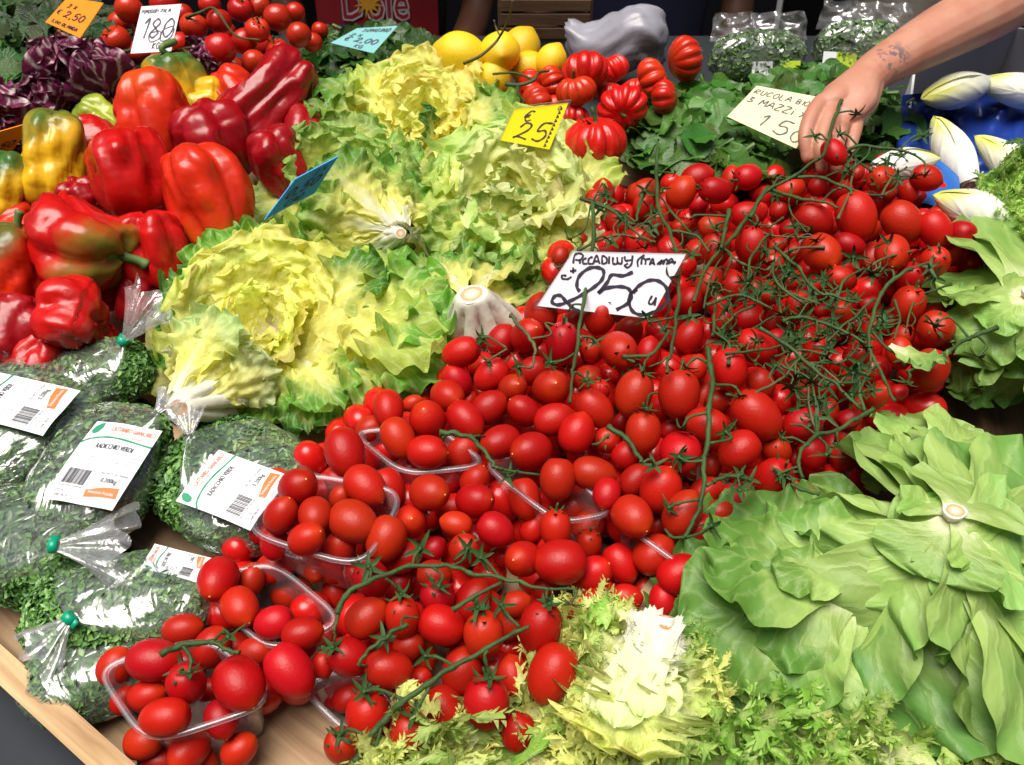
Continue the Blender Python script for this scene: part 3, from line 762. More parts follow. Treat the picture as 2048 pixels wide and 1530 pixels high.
# ---------------- vines
def T(k, pts):
    ox, oy, s = TILES[k]; return [(ox + x / s, oy + y / s) for x, y in pts]
VN = [0]
def vine(label, path, branches=(), rad=.0026, off=.024, mat=None, group='tomato vines lying on the heap'):
    """path: list of picture points; branches: (list of points, calyx at the end, extra lift)"""
    def P3(x, y, o): return Q(x, y, hs(x, y) + o)
    pts = [P3(x, y, off) for x, y in path]
    mid = pts[len(pts) // 2]
    M = DISP(mid); Mi = M.inverted()
    t = thing('tomato_vine', label, 'vine', M, group)
    VN[0] += 1; r_ = random.Random(VN[0])
    c = catmull([Mi @ p for p in pts], 6)
    for i in range(len(c)):
        c[i] = c[i] + Vector((nz(i * .31, VN[0]), nz(i * .31, VN[0] + 7), nz(i * .31, VN[0] + 13))) * .0022
    rs = [rad * .72 * (1.15 - .45 * i / len(c)) * (1 + .22 * nz(i * .9, VN[0] * 3.3)) * (1.3 if i % 6 == 0 else 1) for i in range(len(c))]
    v, f = tube_vf(c, rs, 8)
    ob('stem', mesh_of('stem', v, f), mat or M_VINE, t)
    for e, d in ((0, 1), (-1, -2)):
        pass
    for bi, (bp, cal, lift) in enumerate(branches):
        q = [P3(x, y, off + lift * k / max(1, len(bp) - 1)) for k, (x, y) in enumerate(bp)]
        q = [Mi @ p for p in q]
        bl = (q[-1] - q[0]).length
        if len(q) == 2: q.insert(1, (q[0] + q[1]) / 2 + Vector((r_.uniform(-.2, .2), r_.uniform(-.2, .2), r_.uniform(.05, .35))) * bl)
        cc = catmull(q, 5)
        knee = int(len(cc) * .55)
        rs = [rad * .72 * (.62 - .15 * i / len(cc)) * (1.6 if i == knee else 1.25 if i == 0 else 1) for i in range(len(cc))]
        v, f = tube_vf(cc, rs, 6)
        ob('pedicel', mesh_of('pedicel', v, f), mat or M_VINE, t)
        if cal:
            d = (cc[-1] - cc[-3]).normalized()
            d = (d + Vector((0, 0, -.5))).normalized()
            s = r_.uniform(.026, .034)
            ob('calyx', CALYXV[r_.randrange(4)], M_CALYX, t, frame_z(cc[-1], d, r_.uniform(0, 6)) @ Matrix.Diagonal((s, s, s, 1)))
    return t
def B(k, pts, cal=1, lift=-.008): return (T(k, pts), cal, lift)
vine('long thick green tomato stem slanting up to the right at the front', T('c', [(270,1360),(380,1160),(520,1010),(650,880),(850,740),(1060,600),(1300,470),(1540,330),(1645,300)]),
     [B('c',[(1320,480),(1340,690)]), B('c',[(860,770),(740,1000)]), B('c',[(650,860),(470,785),(350,800)]), B('c',[(380,1160),(160,1140)]), B('c',[(1060,600),(930,530),(830,520)]), B('c',[(1570,290),(1430,120)]), B('c',[(500,1020),(450,1200),(420,1300)])], rad=.0034)
vine('arched green tomato stem over the front fruits above the long stem', T('b', [(1310,1460),(1380,1310),(1600,1160),(1960,1040)]) + T('d', [(300,1035),(470,1035),(620,1090),(900,1140),(1100,1190),(1330,1250)]),
     [B('d',[(110,1045),(130,950),(180,880)],1), B('d',[(470,1030),(560,980),(600,880)]), B('d',[(300,1050),(380,1120),(345,1210)]), B('d',[(900,1150),(780,1000),(720,960)]), B('d',[(1310,1250),(1330,1370)]), B('d',[(1330,1240),(1560,1245),(1520,1370)]), B('b',[(1600,1160),(1590,1040)]), B('b',[(1740,1140),(1880,1280)])], rad=.0030)
vine('short green stem joining the arched stem in front', T('d', [(470,1425),(650,1310),(900,1180)]), [B('d',[(650,1310),(690,1400)])], rad=.0028)
vine('small bent green stem among the front tomatoes', T('c', [(690,270),(560,340),(460,420),(340,520),(310,600)]), [B('c',[(560,340),(500,380)]), B('c',[(640,290),(660,215),(780,220)],0)], rad=.0024)
vine('forked green stem with star calyx in the front left punnet', T('a', [(630,490),(800,405),(960,385),(1090,375),(1200,430),(1320,470)]), [B('a',[(830,415),(900,520),(885,640)]), B('a',[(1090,375),(1180,290),(1230,330)])], rad=.0032, off=.030)
vine('thin curled dark stem at the left edge of the front tomatoes', T('c', [(200,60),(140,200),(110,330)]), [B('c',[(110,330),(100,450)])], rad=.0022)
vine('green stem end pointing left in the middle of the heap', T('e', [(800,1225),(950,1240),(1080,1270),(1150,1340),(1240,1450)]) + T('d', [(840,150)]), [B('e',[(1080,1270),(1200,1260)],0), B('e',[(880,1240),(830,1300)],0), B('d',[(840,150),(1000,190),(1240,220)],0), B('d',[(900,160),(960,230)],1)], rad=.0032)
vine('upright green stem crossing the white price card on its left', T('h', [(470,480),(480,760),(440,1000),(400,1300)]) + T('f', [(90,250),(40,600),(20,700),(0,960)]),
     [B('f',[(40,690),(150,760)]), B('f',[(110,370),(220,420)]), B('h',[(430,1000),(250,1010),(150,1050)]), B('h',[(480,800),(640,820)]), B('e',[(2000,520),(1900,580),(1790,600)]), B('h',[(400,1380),(250,1440)],0)], rad=.0029, off=.030)
vine('long green stem crossing the price card on its right', T('h', [(1050,-10),(1035,200),(1060,520),(1150,720),(1210,900),(1240,1150),(1220,1450)]) + T('f', [(930,350),(880,560),(865,690)]),
     [B('h',[(1240,1120),(1150,1140)],1,.01), B('h',[(1060,560),(960,620),(900,690)],0), B('h',[(1210,900),(1350,930)]), B('f',[(930,200),(720,240),(690,200)],1,.004), B('f',[(960,220),(1070,190)]), B('f',[(930,300),(840,310)]), B('h',[(1050,200),(1200,210)],1,.01), B('h',[(1080,380),(1160,340)],0)], rad=.0029, off=.030)
vine('upright green stem with side stalks at the centre of the heap', T('f', [(1230,470),(1250,640),(1270,800),(1240,1000),(1225,1320),(1190,1460)]) + T('g', [(1000,350),(960,580),(900,720),(830,850)]),
     [B('f',[(1220,600),(1120,560),(1030,640)]), B('f',[(1280,800),(1450,810),(1520,890)]), B('f',[(1220,1050),(1060,1090),(1000,1190)]), B('f',[(1250,1320),(1430,1280),(1390,1220)]), B('g',[(950,520),(790,550),(690,590)]), B('g',[(1000,180),(860,190),(780,150)]), B('g',[(1020,400),(1180,320),(1300,310)]), B('g',[(830,850),(720,850),(655,780)],0), B('g',[(840,850),(950,820),(1060,750)])], rad=.0034)
vine('dark green stem running down beside the price card', T('h', [(2030,340),(1850,600),(1720,770),(1620,880),(1480,1050),(1420,1200),(1370,1350)]), [B('h',[(1850,620),(1900,690)]), B('h',[(1620,880),(1780,1000),(1930,1060)]), B('h',[(1460,1120),(1300,1165)],0), B('h',[(1640,880),(1630,1160)],0)], rad=.0032)
vine('short pale green stem stub standing near the price card corner', T('h', [(1680,540),(1650,700),(1610,880)]), [B('h',[(1660,590),(1400,580),(1340,620)]), B('h',[(1640,640),(1560,690)])], rad=.0034, off=.034)
vine('green stem arching under the hand to the left', T('i', [(0,600),(90,440),(180,340),(400,230),(600,80),(760,55)]) , [B('i',[(200,330),(360,270)],0), B('i',[(30,560),(50,680)])], rad=.0030, off=.028)
vine('green stem curving over the row of big fruits', T('i', [(180,350),(420,430),(640,460),(780,510)]), [B('i',[(640,460),(730,370),(830,340)],0), B('i',[(300,600),(180,680),(140,700)],0)], rad=.0028)
vine('dark green stem above the big fruits below the hand', T('i', [(230,260),(480,240),(650,250),(780,310),(880,340),(900,400)]), [B('i',[(650,250),(760,200),(850,190)]), B('i',[(900,350),(1080,400),(1200,400)],0), B('i',[(1200,400),(1300,330),(1320,250)],1)], rad=.0028)
vine('long stem stretching right of the hand above the tomatoes', [(1671, 313), (1716, 292), (1760, 296), (1800, 300), (1830, 310)], [([(1800, 300), (1848, 270)], 1, .01), ([(1740, 295), (1700, 340)], 1, -.01), ([(1830, 310), (1850, 350)], 1, -.01), ([(1716, 292), (1680, 268)], 1, .01)], rad=.0030, off=.034)
vine('upright stem with star calyx in front of the hand', [(1683, 201), (1672, 228), (1660, 265), (1654, 290), (1640, 320)], [([(1674, 226), (1700, 222), (1714, 228)], 1, .006), ([(1654, 280), (1630, 272)], 1, 0)], rad=.0028, off=.055)
vine('long thin stem slanting down across the tangle', T('j', [(170,250),(400,390),(640,600),(850,750),(960,860),(1070,970)]), [B('j',[(400,390),(520,330),(600,290)],0), B('j',[(530,520),(500,700)]), B('j',[(640,600),(870,580)],0), B('j',[(750,700),(710,880)]), B('j',[(850,740),(1040,740)]), B('j',[(960,860),(980,980)],0)], rad=.0026)
vine('forked stem right of the tangle leading down to the lettuce', T('i', [(1440,1060),(1280,1150),(1170,1280)]) + T('j', [(1170,180),(1150,400),(1190,520),(1280,700),(1380,900)]),
     [B('j',[(1170,180),(1060,160)]), B('j',[(1180,160),(1280,190)]), B('j',[(1170,430),(1160,620)]), B('j',[(1200,540),(1100,660)],1), B('i',[(1280,1150),(1230,1060)],0), B('i',[(1440,1060),(1600,1040)])], rad=.0028)
vine('dark stem reaching right onto the upper lettuce', [(1994, 655), (1954, 670)] + T('j', [(2040,340),(1860,450),(1700,540),(1490,640)]), [B('j',[(1500,650),(1490,740)]), ([(1954, 670), (1957, 714)], 1, 0), ([(1938, 676), (1900, 635), (1868, 650)], 1, .0)], rad=.0030, off=.030)
vine('forked stem pointing down above the smooth lettuce', T('j', [(1190,970),(1030,1060),(870,1160),(690,1200),(600,1280),(550,1330),(520,1460)]) + T('g', [(1860,330)]), [B('j',[(690,1210),(560,1120),(440,1110)],0), B('j',[(870,1160),(880,1300)]), B('j',[(690,1210),(680,1050)]), B('j',[(700,1220),(770,1380)]), B('g',[(1830,230),(1740,260),(1650,300)]), B('j',[(600,1290),(480,1230),(380,1230)],1)], rad=.0028)
vine('thin stem across the top of the tangle', T('j', [(380,190),(520,150),(780,220),(950,290),(1120,390)]), [B('j',[(780,220),(730,280)]), B('j',[(640,170),(680,340)]), B('j',[(950,280),(1020,240)],0), B('j',[(520,150),(640,70)],0)], rad=.0025)
vine('thin stem with star calyxes above the tangle', T('i', [(220,860),(330,960),(440,1060),(560,1230),(740,1300),(940,1360)]), [B('i',[(240,860),(430,820)],0), B('i',[(260,950),(320,1130)]), B('i',[(560,1230),(560,1280)]), B('i',[(740,1300),(760,1330)])], rad=.0025)
vine('dark stem beside the escarole behind the price card', T('h', [(360,430),(640,540),(820,700),(1000,830)]), [B('h',[(460,470),(560,300)],0), B('h',[(450,500),(400,700),(270,800)]), B('h',[(720,600),(760,760)]), B('h',[(820,700),(1000,690)])], rad=.0026)
vine('short upright stem stub behind the price card', T('h', [(905,400),(880,520),(850,640)]), [B('h',[(880,540),(960,500)],0)], rad=.0026)
vine('dark curved stem between escarole base and price card', T('e', [(1430,180),(1500,270),(1580,350),(1640,450),(1650,540)]), [B('e',[(1620,390),(1790,350),(1740,250),(1870,280)]), B('e',[(1640,540),(1620,640),(1500,640)]), B('e',[(1400,480),(1300,540),(1230,590)]), B('e',[(1390,470),(1250,380),(1180,380)])], rad=.0028, mat=M_VINE2)
vine('thick cut stem end above the right middle punnet', T('f', [(340,1170),(500,1280),(600,1420)]) + T('g', [(460,200)]), [B('g',[(460,200),(560,220)]), B('f',[(350,1240),(260,1320),(200,1330)],0)], rad=.0032)
vine('dark stem with calyx left of the centre stem', T('f', [(470,550),(720,530),(800,440),(880,330)]), [B('f',[(720,530),(660,700)]), B('f',[(860,560),(700,640)],0), B('f',[(780,870),(680,1010)],1)], rad=.0025)
vine('dark stem lying on the lower right of the heap', T('g', [(1770,390),(1850,430),(2010,490)]) , [B('g',[(1780,390),(1700,310)],1)], rad=.0026)
vine('green stem under the centre stem near the lettuce', T('g', [(1080,370),(1180,320),(1300,310),(1340,260)]), [B('g',[(1290,320),(1310,440)]), B('g',[(1300,320),(1400,350)])], rad=.0024)
# thin stems of the tangle in the back half of the heap
rr = random.Random(23)
spots = [(1230, 470), (1300, 450), (1390, 470), (1430, 620), (1480, 590), (1500, 660), (1560, 620), (1600, 700), (1650, 740), (1700, 640), (1560, 760), (1620, 820), (1690, 560), (1760, 520), (1700, 380), (1780, 360), (1540, 470), (1460, 690), (1590, 590), (1830, 600), (1740, 340), (1580, 420), (1250, 430), (1500, 520), (1660, 690), (1780, 700), (1520, 700), (1600, 660), (1550, 560), (1640, 600), (1470, 630), (1420, 560), (1340, 420), (1690, 720), (1720, 780), (1620, 760), (1800, 640), (1580, 500)]
near = ['behind the price card', 'right of the price card', 'under the hand', 'in the tangle', 'near the upper lettuce']
cnt = {}; spots.sort()
for k, (x, y) in enumerate(spots):
    a = rr.uniform(0, 6.28); L = rr.uniform(45, 85)
    bend = rr.uniform(-.9, .9)
    path = [(x - L * math.cos(a), y - L * math.sin(a) * .8), (x, y), (x + L * math.cos(a + bend), y + L * math.sin(a + bend) * .8)]
    br = []
    for q in range(rr.randint(3, 5)):
        s = rr.uniform(.15, .95); p = path[0] if s < .5 else path[1]; p2 = path[1] if s < .5 else path[2]
        s2 = (s * 2) % 1; bx, by = p[0] + (p2[0] - p[0]) * s2, p[1] + (p2[1] - p[1]) * s2
        b2 = a + rr.choice((-1, 1)) * rr.uniform(.7, 1.6)
        l2 = rr.uniform(20, 38)
        br.append(([(bx, by), (bx + l2 * math.cos(b2) * .6, by + l2 * math.sin(b2) * .5), (bx + l2 * math.cos(b2 + .5), by + l2 * math.sin(b2 + .5))], rr.random() < .75, rr.uniform(-.02, .006)))
    pl = 'behind the price card' if x < 1400 and y < 500 else 'right of the price card' if x < 1510 else 'under the reaching hand' if y < 430 else 'near the upper right lettuce' if x > 1725 else 'in the tangle at the heap back'
    cnt[pl] = cnt.get(pl, 0) + 1
    o_ = ['first', 'second', 'third', 'fourth', 'fifth', 'sixth', 'seventh', 'eighth', 'ninth', 'tenth', 'eleventh', 'twelfth', 'thirteenth', 'fourteenth', 'fifteenth', 'sixteenth', 'seventeenth', 'eighteenth', 'nineteenth', 'twentieth'][cnt[pl] - 1]
    vine('thin empty tomato stem ' + pl + ', ' + o_ + ' from left', path, br, rad=rr.uniform(.0015, .0023), off=rr.uniform(.006, .022), mat=M_VINE if rr.random() < .6 else M_VINE2, group='thin empty tomato stems')
# ------------------------------------------------------------------ leafy vegetables
def sm(x, a, b):
    t = max(0.0, min(1.0, (x - a) / (b - a))); return t * t * (3 - 2 * t)
def leaf_mesh(name, kind, seed, curl=0.0, nu=30, nv=16):
    """leaf from the origin along +Y, length 1, upper side +Z. curl > 0 bends it towards +Z"""
    rr = random.Random(seed)
    ph = [rr.uniform(0, 6.28) for _ in range(8)]
    fq = rr.uniform(.85, 1.15)
    v, uv, f = [], [], []
    for i in range(nu + 1):
        s = i / nu
        if kind == 'escarole':
            w = .060 + .04 * s + .30 * sm(s, .12, .72)
            if s > .74: w *= math.sqrt(max(0, 1 - ((s - .74) / .268) ** 2 * .97))
            A, B_, trough = .060, .026, .10
        elif kind == 'escarole_heart':
            w = .06 + .16 * sm(s, .1, .7)
            if s > .74: w *= math.sqrt(max(0, 1 - ((s - .74) / .268) ** 2 * .97))
            A, B_, trough = .09, .03, .18
        elif kind == 'butter':
            w = .09 + .46 * sm(s, -.05, .55)
            if s > .50: w *= math.sqrt(max(0, 1 - ((s - .50) / .505) ** 3.4 * .985))
            A, B_, trough = .065, .012, .015
        elif kind == 'frill':
            w = .13 - .04 * s + .20 * sm(s, .40, .88)
            if s > .86: w *= math.sqrt(max(0, 1 - ((s - .86) / .145) ** 2 * .9))
            A, B_, trough = .12, .02, .16
        elif kind == 'petiole':
            w = .135 * (1 - .45 * s) + .06 * sm(s, .6, .9)
            if s > .85: w *= math.sqrt(max(0, 1 - ((s - .85) / .155) ** 2 * .97))
            A, B_, trough = .03, .012, .10
        elif kind == 'radic':
            w = .10 + .40 * sm(s, -.05, .5)
            if s > .6: w *= math.sqrt(max(0, 1 - ((s - .6) / .405) ** 2 * .985))
            A, B_, trough = .03, .008, .12
        elif kind == 'oval':
            w = .035 + .0 * s + .26 * sm(s, .28, .62)
            if s > .60: w *= math.sqrt(max(0, 1 - ((s - .60) / .405) ** 2 * .99))
            A, B_, trough = .035, .01, .05
        elif kind == 'rocket':
            w = .018 + .17 * sm(s, .35, .75) * (1 + .35 * math.sin(s * 26 + ph[0]) * (s < .72))
            if s > .72: w *= math.sqrt(max(0, 1 - ((s - .72) / .285) ** 2 * .99))
            A, B_, trough = .03, .01, .04
        th = curl * (s ** 1.5)                      # direction turns gradually
        # integrate the bend
        yy = zz = 0.0
        m = 12
        for q in range(m):
            sq = s * (q + .5) / m
            aa = curl * 1.3 * (sq ** 1.3)
            yy += math.cos(aa) * s / m; zz += math.sin(aa) * s / m
        aa = curl * 1.3 * (s ** 1.3)
        ny, nzz = -math.sin(aa), math.cos(aa)        # local upper direction in the y-z plane
        for j in range(nv + 1):
            t = -1 + 2 * j / nv
            at = abs(t); sd = 1 if t > 0 else -1
            ed = 1.0
            if at > .80 and kind in ('escarole', 'escarole_heart'):
                ed += (.20 * nz(s * 8 + ph[0] + sd * 9, seed * 1.7) + .07 * nz(s * 26 + ph[0] + sd * 5, seed * 2.7)) * (at - .80) / .20
            if at > .45 and kind == 'frill' and s > .2:
                ed += ((.50, .10, .42, -.30, .25, -.34)[(i // 2 + (3 if sd > 0 else 0)) % 6] * rr.uniform(.7, 1.2)) * (at - .45) / .55
            if at > .8 and kind == 'butter':
                ed += .10 * nz(s * 7 + ph[0] + sd * 9, seed * 1.7) * (at - .8) / .2
            x = t * w * ed
            e = at ** (2.6 if kind.startswith('esc') else 1.8)
            zr = A * e * sm(s, .05, .6) * (math.sin(s * 6.283 * 2.6 * fq + ph[1 if sd > 0 else 2]) + .5 * math.sin(s * 6.283 * 5.3 * fq + ph[3 if sd > 0 else 4]))
            if kind.startswith('esc'):
                zr += .050 * at ** 4 * sm(s, .15, .6) * math.sin(s * 6.283 * 8.3 + ph[5] + t * 2 + 2 * nz(s * 5, seed)) + .045 * at * nz(s * 9 + seed, t * 4) + .010 * sm(s, .5, .9) * math.sin(t * 11 + ph[6] + s * 6)
            zr += B_ * nz(x * 11 + seed, s * 9, 3.3) * sm(s, .1, .5) * 2
            if kind == 'butter':
                zr += .11 * nz(t * 1.5 + seed * 3.1, s * 2.0, 1.1) * sm(s, .1, .5)
            zr += trough * (at ** 1.5) * (1 - .7 * s) * (w / .3)
            # at the tip the ruffle runs along the end too
            tipr = sm(s, .86, 1.0)
            zr += tipr * A * .8 * math.sin(t * 7 + ph[6]) 
            sh = A * .5 * e * math.cos(s * 6.283 * 2.6 * fq + ph[1 if sd > 0 else 2])
            if kind.startswith('esc') and i == nu: sh += .03 * nz(t * 6 + seed, 2.2)
            v.append((x, yy + ny * zr + sh * math.cos(aa), zz + nzz * zr + sh * math.sin(aa)))
            uv.append((t * .5 + .5, s))
    for i in range(nu):
        for j in range(nv):
            a = i * (nv + 1) + j; f.append((a, a + 1, a + nv + 2, a + nv + 1))
    return mesh_of(name, v, f, True, uv)
def frisee_mesh(name, seed, curl=.5, spread=1.0):
    """finely cut curly leaf: pale rib with toothed, twisted lobes"""
    rr = random.Random(seed); mb = MB()
    def rib(s):
        a = curl * 1.2 * s ** 1.2
        return Vector((.03 * math.sin(s * 5 + seed), s * math.cos(a * .5), s * math.sin(a * .5) * .9)), Vector((0, math.cos(a), math.sin(a)))
    pts = [rib(i / 12)[0] for i in range(13)]
    v, uv, f = [], [], []
    for i, p in enumerate(pts):
        w = .075 * (1 - i / 12) ** .6 + .012
        for q in (-1, -.4, .4, 1):
            v.append(p + Vector((q * w, 0, (abs(q) - .4) * w * .6))); uv.append((.5, .42 * i / 12))
    for i in range(12):
        for q in range(3):
            a = i * 4 + q; f.append((a, a + 1, a + 5, a + 4))
    mb.add(v, f, uv)
    def lobe(o, d, up, L, w, depth_, tip0):
        n = 5; sidev = d.cross(up).normalized()
        tw = rr.uniform(-1.6, 1.6); cu = rr.uniform(-.4, 1.5)
        p = o.copy(); c, uvv, ff = [], [], []
        dd = d.copy(); cen = []
        for i in range(n + 1):
            s = i / n
            sv = (Matrix.Rotation(tw * s, 3, dd) @ sidev)
            uu = dd.cross(sv) * -1
            ww = w * (.55 + .6 * math.sin(min(1, s * 1.15) * math.pi * .8)) * (1 - .75 * s ** 3)
            tooth = 1.35 if i % 2 else .7
            for q, k in ((-1, tooth), (-.35, 1), (.35, 1), (1, 2.05 - tooth)):
                c.append(p + sv * (q * ww * (k if abs(q) == 1 else 1)) + uu * (abs(q) * ww * rr.uniform(-.3, .7)) + dd * (L * .10 * (k - 1) if abs(q) == 1 else 0))
                uvv.append((.5 + .3 * q, min(1, tip0 + (.85 - tip0) * s + .10 * abs(q))))
            cen.append((p.copy(), dd.copy(), sv.copy(), uu.copy()))
            dd = (Matrix.Rotation(cu * .32, 3, sv) @ dd).normalized()
            p = p + dd * (L / n)
        for i in range(n):
            for q in range(3):
                a = i * 4 + q; ff.append((a, a + 1, a + 5, a + 4))
        mb.add(c, ff, uvv)
        # spiky teeth along both sides
        for i in range(1, n + 1):
            for sgn in (-1, 1):
                p0, d0, s0, u0 = cen[i]
                tl_ = w * rr.uniform(.9, 1.9)
                b0 = p0 + s0 * (sgn * w * .6)
                tipp = b0 + (s0 * sgn * .9 + d0 * .7 + u0 * rr.uniform(-.6, .9)).normalized() * tl_
                k_ = d0 * w * .40
                mb.add([b0 - k_, b0 + k_, (b0 + tipp) / 2 + k_ * .6 + u0 * w * .2, tipp], [(0, 1, 2), (0, 2, 3)], [(.3, .7), (.3, .75), (.4, .85), (.4, 1.0)])
        if depth_ < 1:
            for i in (2, 4):
                for sgn in (-1, 1):
                    p0, d0, s0, u0 = cen[i]
                    lobe(p0 + s0 * sgn * w * .5, (d0 * .7 + s0 * sgn + u0 * rr.uniform(-.3, .6)).normalized(), u0 if u0.length > .1 else up, L * .5, w * .62, depth_ + 1, tip0 + .25)
    for k in range(7):
        s = .42 + .58 * k / 6
        o, d = rib(min(s, 1))
        for sgn in (-1, 1):
            if s < .4 and rr.random() < .35: continue
            L = spread * .40 * (math.sin(min(1, s) * math.pi * .72) + .25) * rr.uniform(.75, 1.2)
            up = Vector((0, -d.z, d.y))
            dirr = (Vector((sgn, 0, 0)) * rr.uniform(.6, 1.0) + d * rr.uniform(.35, .8) + up * rr.uniform(-.3, .6)).normalized()
            lobe(o, dirr, up, L, .070, 0, .25 + .2 * s)
    o, d = rib(1.0)
    lobe(o, d, Vector((0, -d.z, d.y)), .2, .05, 0, .5)
    return mb.mesh(name)

LEAF = {}
def leaves(kind, curl, n=3):
    if kind == 'butter': n = 5
    if kind == 'frill': n = 4
    key = (kind, round(curl, 2))
    if key not in LEAF:
        if kind == 'frisee': LEAF[key] = [frisee_mesh('frisee_leaf', 31 * k + int(curl * 10), curl) for k in range(n)]
        elif kind in ('oval', 'rocket'): LEAF[key] = [leaf_mesh(kind + '_leaf', kind, 17 * k + 5, curl, 12, 6) for k in range(n)]
        elif kind in ('butter', 'radic'): LEAF[key] = [leaf_mesh('lettuce_leaf', kind, 17 * k + 3, curl, 34, 22) for k in range(n)]
        else: LEAF[key] = [leaf_mesh(kind + '_leaf', kind, 17 * k + 3, curl, 64, 22) for k in range(n)]
    return LEAF[key]
CUTME = mesh_of('cut_stem', *lathe_vf([(.001, .004), (.4, .006), (.75, .0), (.98, .02), (1.0, -.2), (.95, -.6), (.7, -1.2), (.3, -1.6)], 20, lambda a, t: 1 + .06 * math.sin(3 * a + 1)))
def cut_mat():
    m, nt, b, out = nodes('cut_stem_face')
    tc = nn(nt, 'ShaderNodeTexCoord'); sep = nn(nt, 'ShaderNodeSeparateXYZ'); nt.links.new(tc.outputs['Object'], sep.inputs[0])
    ln = nn(nt, 'ShaderNodeVectorMath', operation='LENGTH')
    cb = nn(nt, 'ShaderNodeCombineXYZ'); nt.links.new(sep.outputs['X'], cb.inputs[0]); nt.links.new(sep.outputs['Y'], cb.inputs[1]); nt.links.new(cb.outputs[0], ln.inputs[0])
    no = nn(nt, 'ShaderNodeTexNoise'); no.inputs['Scale'].default_value = 4; nt.links.new(tc.outputs['Object'], no.inputs['Vector'])
    ad = nn(nt, 'ShaderNodeMath', operation='MULTIPLY_ADD'); ad.inputs[1].default_value = .3; nt.links.new(no.outputs['Fac'], ad.inputs[0]); nt.links.new(ln.outputs['Value'], ad.inputs[2])
    cr = nn(nt, 'ShaderNodeValToRGB'); nt.links.new(ad.outputs[0], cr.inputs[0])
    e = cr.color_ramp.elements
    e[0].position = .30; e[0].color = (.78, .70, .52, 1); e[1].position = .80; e[1].color = (.62, .30, .14, 1)
    x = e.new(.95); x.color = (.60, .30, .15, 1); x = e.new(1.0); x.color = (.82, .80, .68, 1)
    nt.links.new(cr.outputs[0], b.inputs['Base Color']); b.inputs['Roughness'].default_value = .6
    return m
M_CUTF = cut_mat()
def head(name, label, cat, base, axis, kind, mat, n, L0, L1, e0, e1, c_in, c_out, curl0, curl1, seed=0, az=None, r0=.012, stem=.014, group=None, wid=(1.0, 1.15), jit=.16, curl_n=4, stem_back=True, flip=False):
    """rosette of leaves: from the heart (i=0) with length L0 and elevation e0 out to L1 and e1; az limits the directions (in degrees, 0 = right, 90 = away)"""
    rr = random.Random(seed + 100)
    ax = axis.normalized()
    M = frame_z(base, ax, 0, V if abs(ax.dot(V)) < .9 else N)
    t = thing(name, label, cat, M, group)
    Mi = M.inverted()
    for i in range(n):
        s = (i + .5) / n
        if az:
            a0, a1 = az; ang = math.radians(a0 + (a1 - a0) * ((i * .618034 + rr.uniform(-.05, .05)) % 1.0))
        else: ang = i * 2.39996 + rr.uniform(-.25, .25)
        el = math.radians(e0 + (e1 - e0) * s + rr.uniform(-9, 9))
        ss = s ** .9
        L = (L0 + (L1 - L0) * ss) * rr.uniform(1 - jit, 1 + jit)
        cq = round((curl0 + (curl1 - curl0) * s) * curl_n) / curl_n
        me = leaves(kind, cq)[rr.randrange(3)]
        rad = Vector((math.cos(ang), math.sin(ang), 0)); up = Vector((0, 0, 1))
        d = rad * math.cos(el) + up * math.sin(el)
        nrm = up * math.cos(el) - rad * math.sin(el)
        if flip: nrm = -nrm
        x = d.cross(nrm).normalized()
        roll = rr.uniform(-.35, .35)
        Lm = frame(rad * (r0 * (.3 + s)) + up * (.004 * (1 - s)), x, d, nrm) @ Matrix.Rotation(roll, 4, 'Y')
        ws = rr.uniform(*wid)
        Lm = Lm @ Matrix.Diagonal((L * ws, L, L * rr.uniform(.85, 1.25), 1))
        k = min(1, max(0, s ** 1.7 + rr.uniform(-.12, .12)))
        col = tuple(a + (b - a) * k for a, b in zip(c_in, c_out))
        col = tuple(c * rr.uniform(.9, 1.1) for c in col)
        ob('leaf', me, mat, t, Lm, (*col, 1))
    if stem:
        ob('cut_stem', CUTME, M_CUTF, t, Matrix.Translation((0, 0, -.012)) @ Matrix.Rotation(math.pi, 4, 'X') @ Matrix.Diagonal((stem, stem, stem, 1)))
    return t
G_YEL = (.82, .85, .18); G_ESC = (.12, .34, .035); G_ESC2 = (.32, .54, .10)
EG = 'escarole heads in the middle of the display'
def add_leaf(t, kind, mat, b, tip, wf, cu, roll, col, var=0):
    """one more leaf on a head: base and tip as picture point plus height"""
    Mi = t.matrix_basis.inverted(); P0 = Mi @ Q(*b); P1 = Mi @ Q(*tip); up = (Mi.to_3x3() @ N).normalized()
    d = P1 - P0; L = d.length; d.normalize(); nr = (up - d * up.dot(d)).normalized()
    me = leaves(kind, round(cu * 4) / 4)[var % 3]
    Lm = frame(P0, d.cross(nr).normalized(), d, nr) @ Matrix.Rotation(roll, 4, 'Y') @ Matrix.Rotation(-cu * .42, 4, 'X') @ Matrix.Diagonal((L * wf * (-1 if var % 2 else 1), L, L * 1.1, 1))
    return ob('leaf', me, mat, t, Lm, (*col, 1))
EY, EYG, EGR, EGD = (.93, .91, .24), (.54, .70, .13), (.18, .44, .05), (.09, .28, .03)
h = head('escarole', 'big yellow hearted escarole lying open in front of the blue price card', 'escarole', Q(545, 668, .055), dvec(.10, -.50, 1), 'escarole', M_ESC, 36, .070, .122, 64, 6, EY, (.82, .86, .24), .25, -.5, 1, group=EG, wid=(1.1, 1.5))
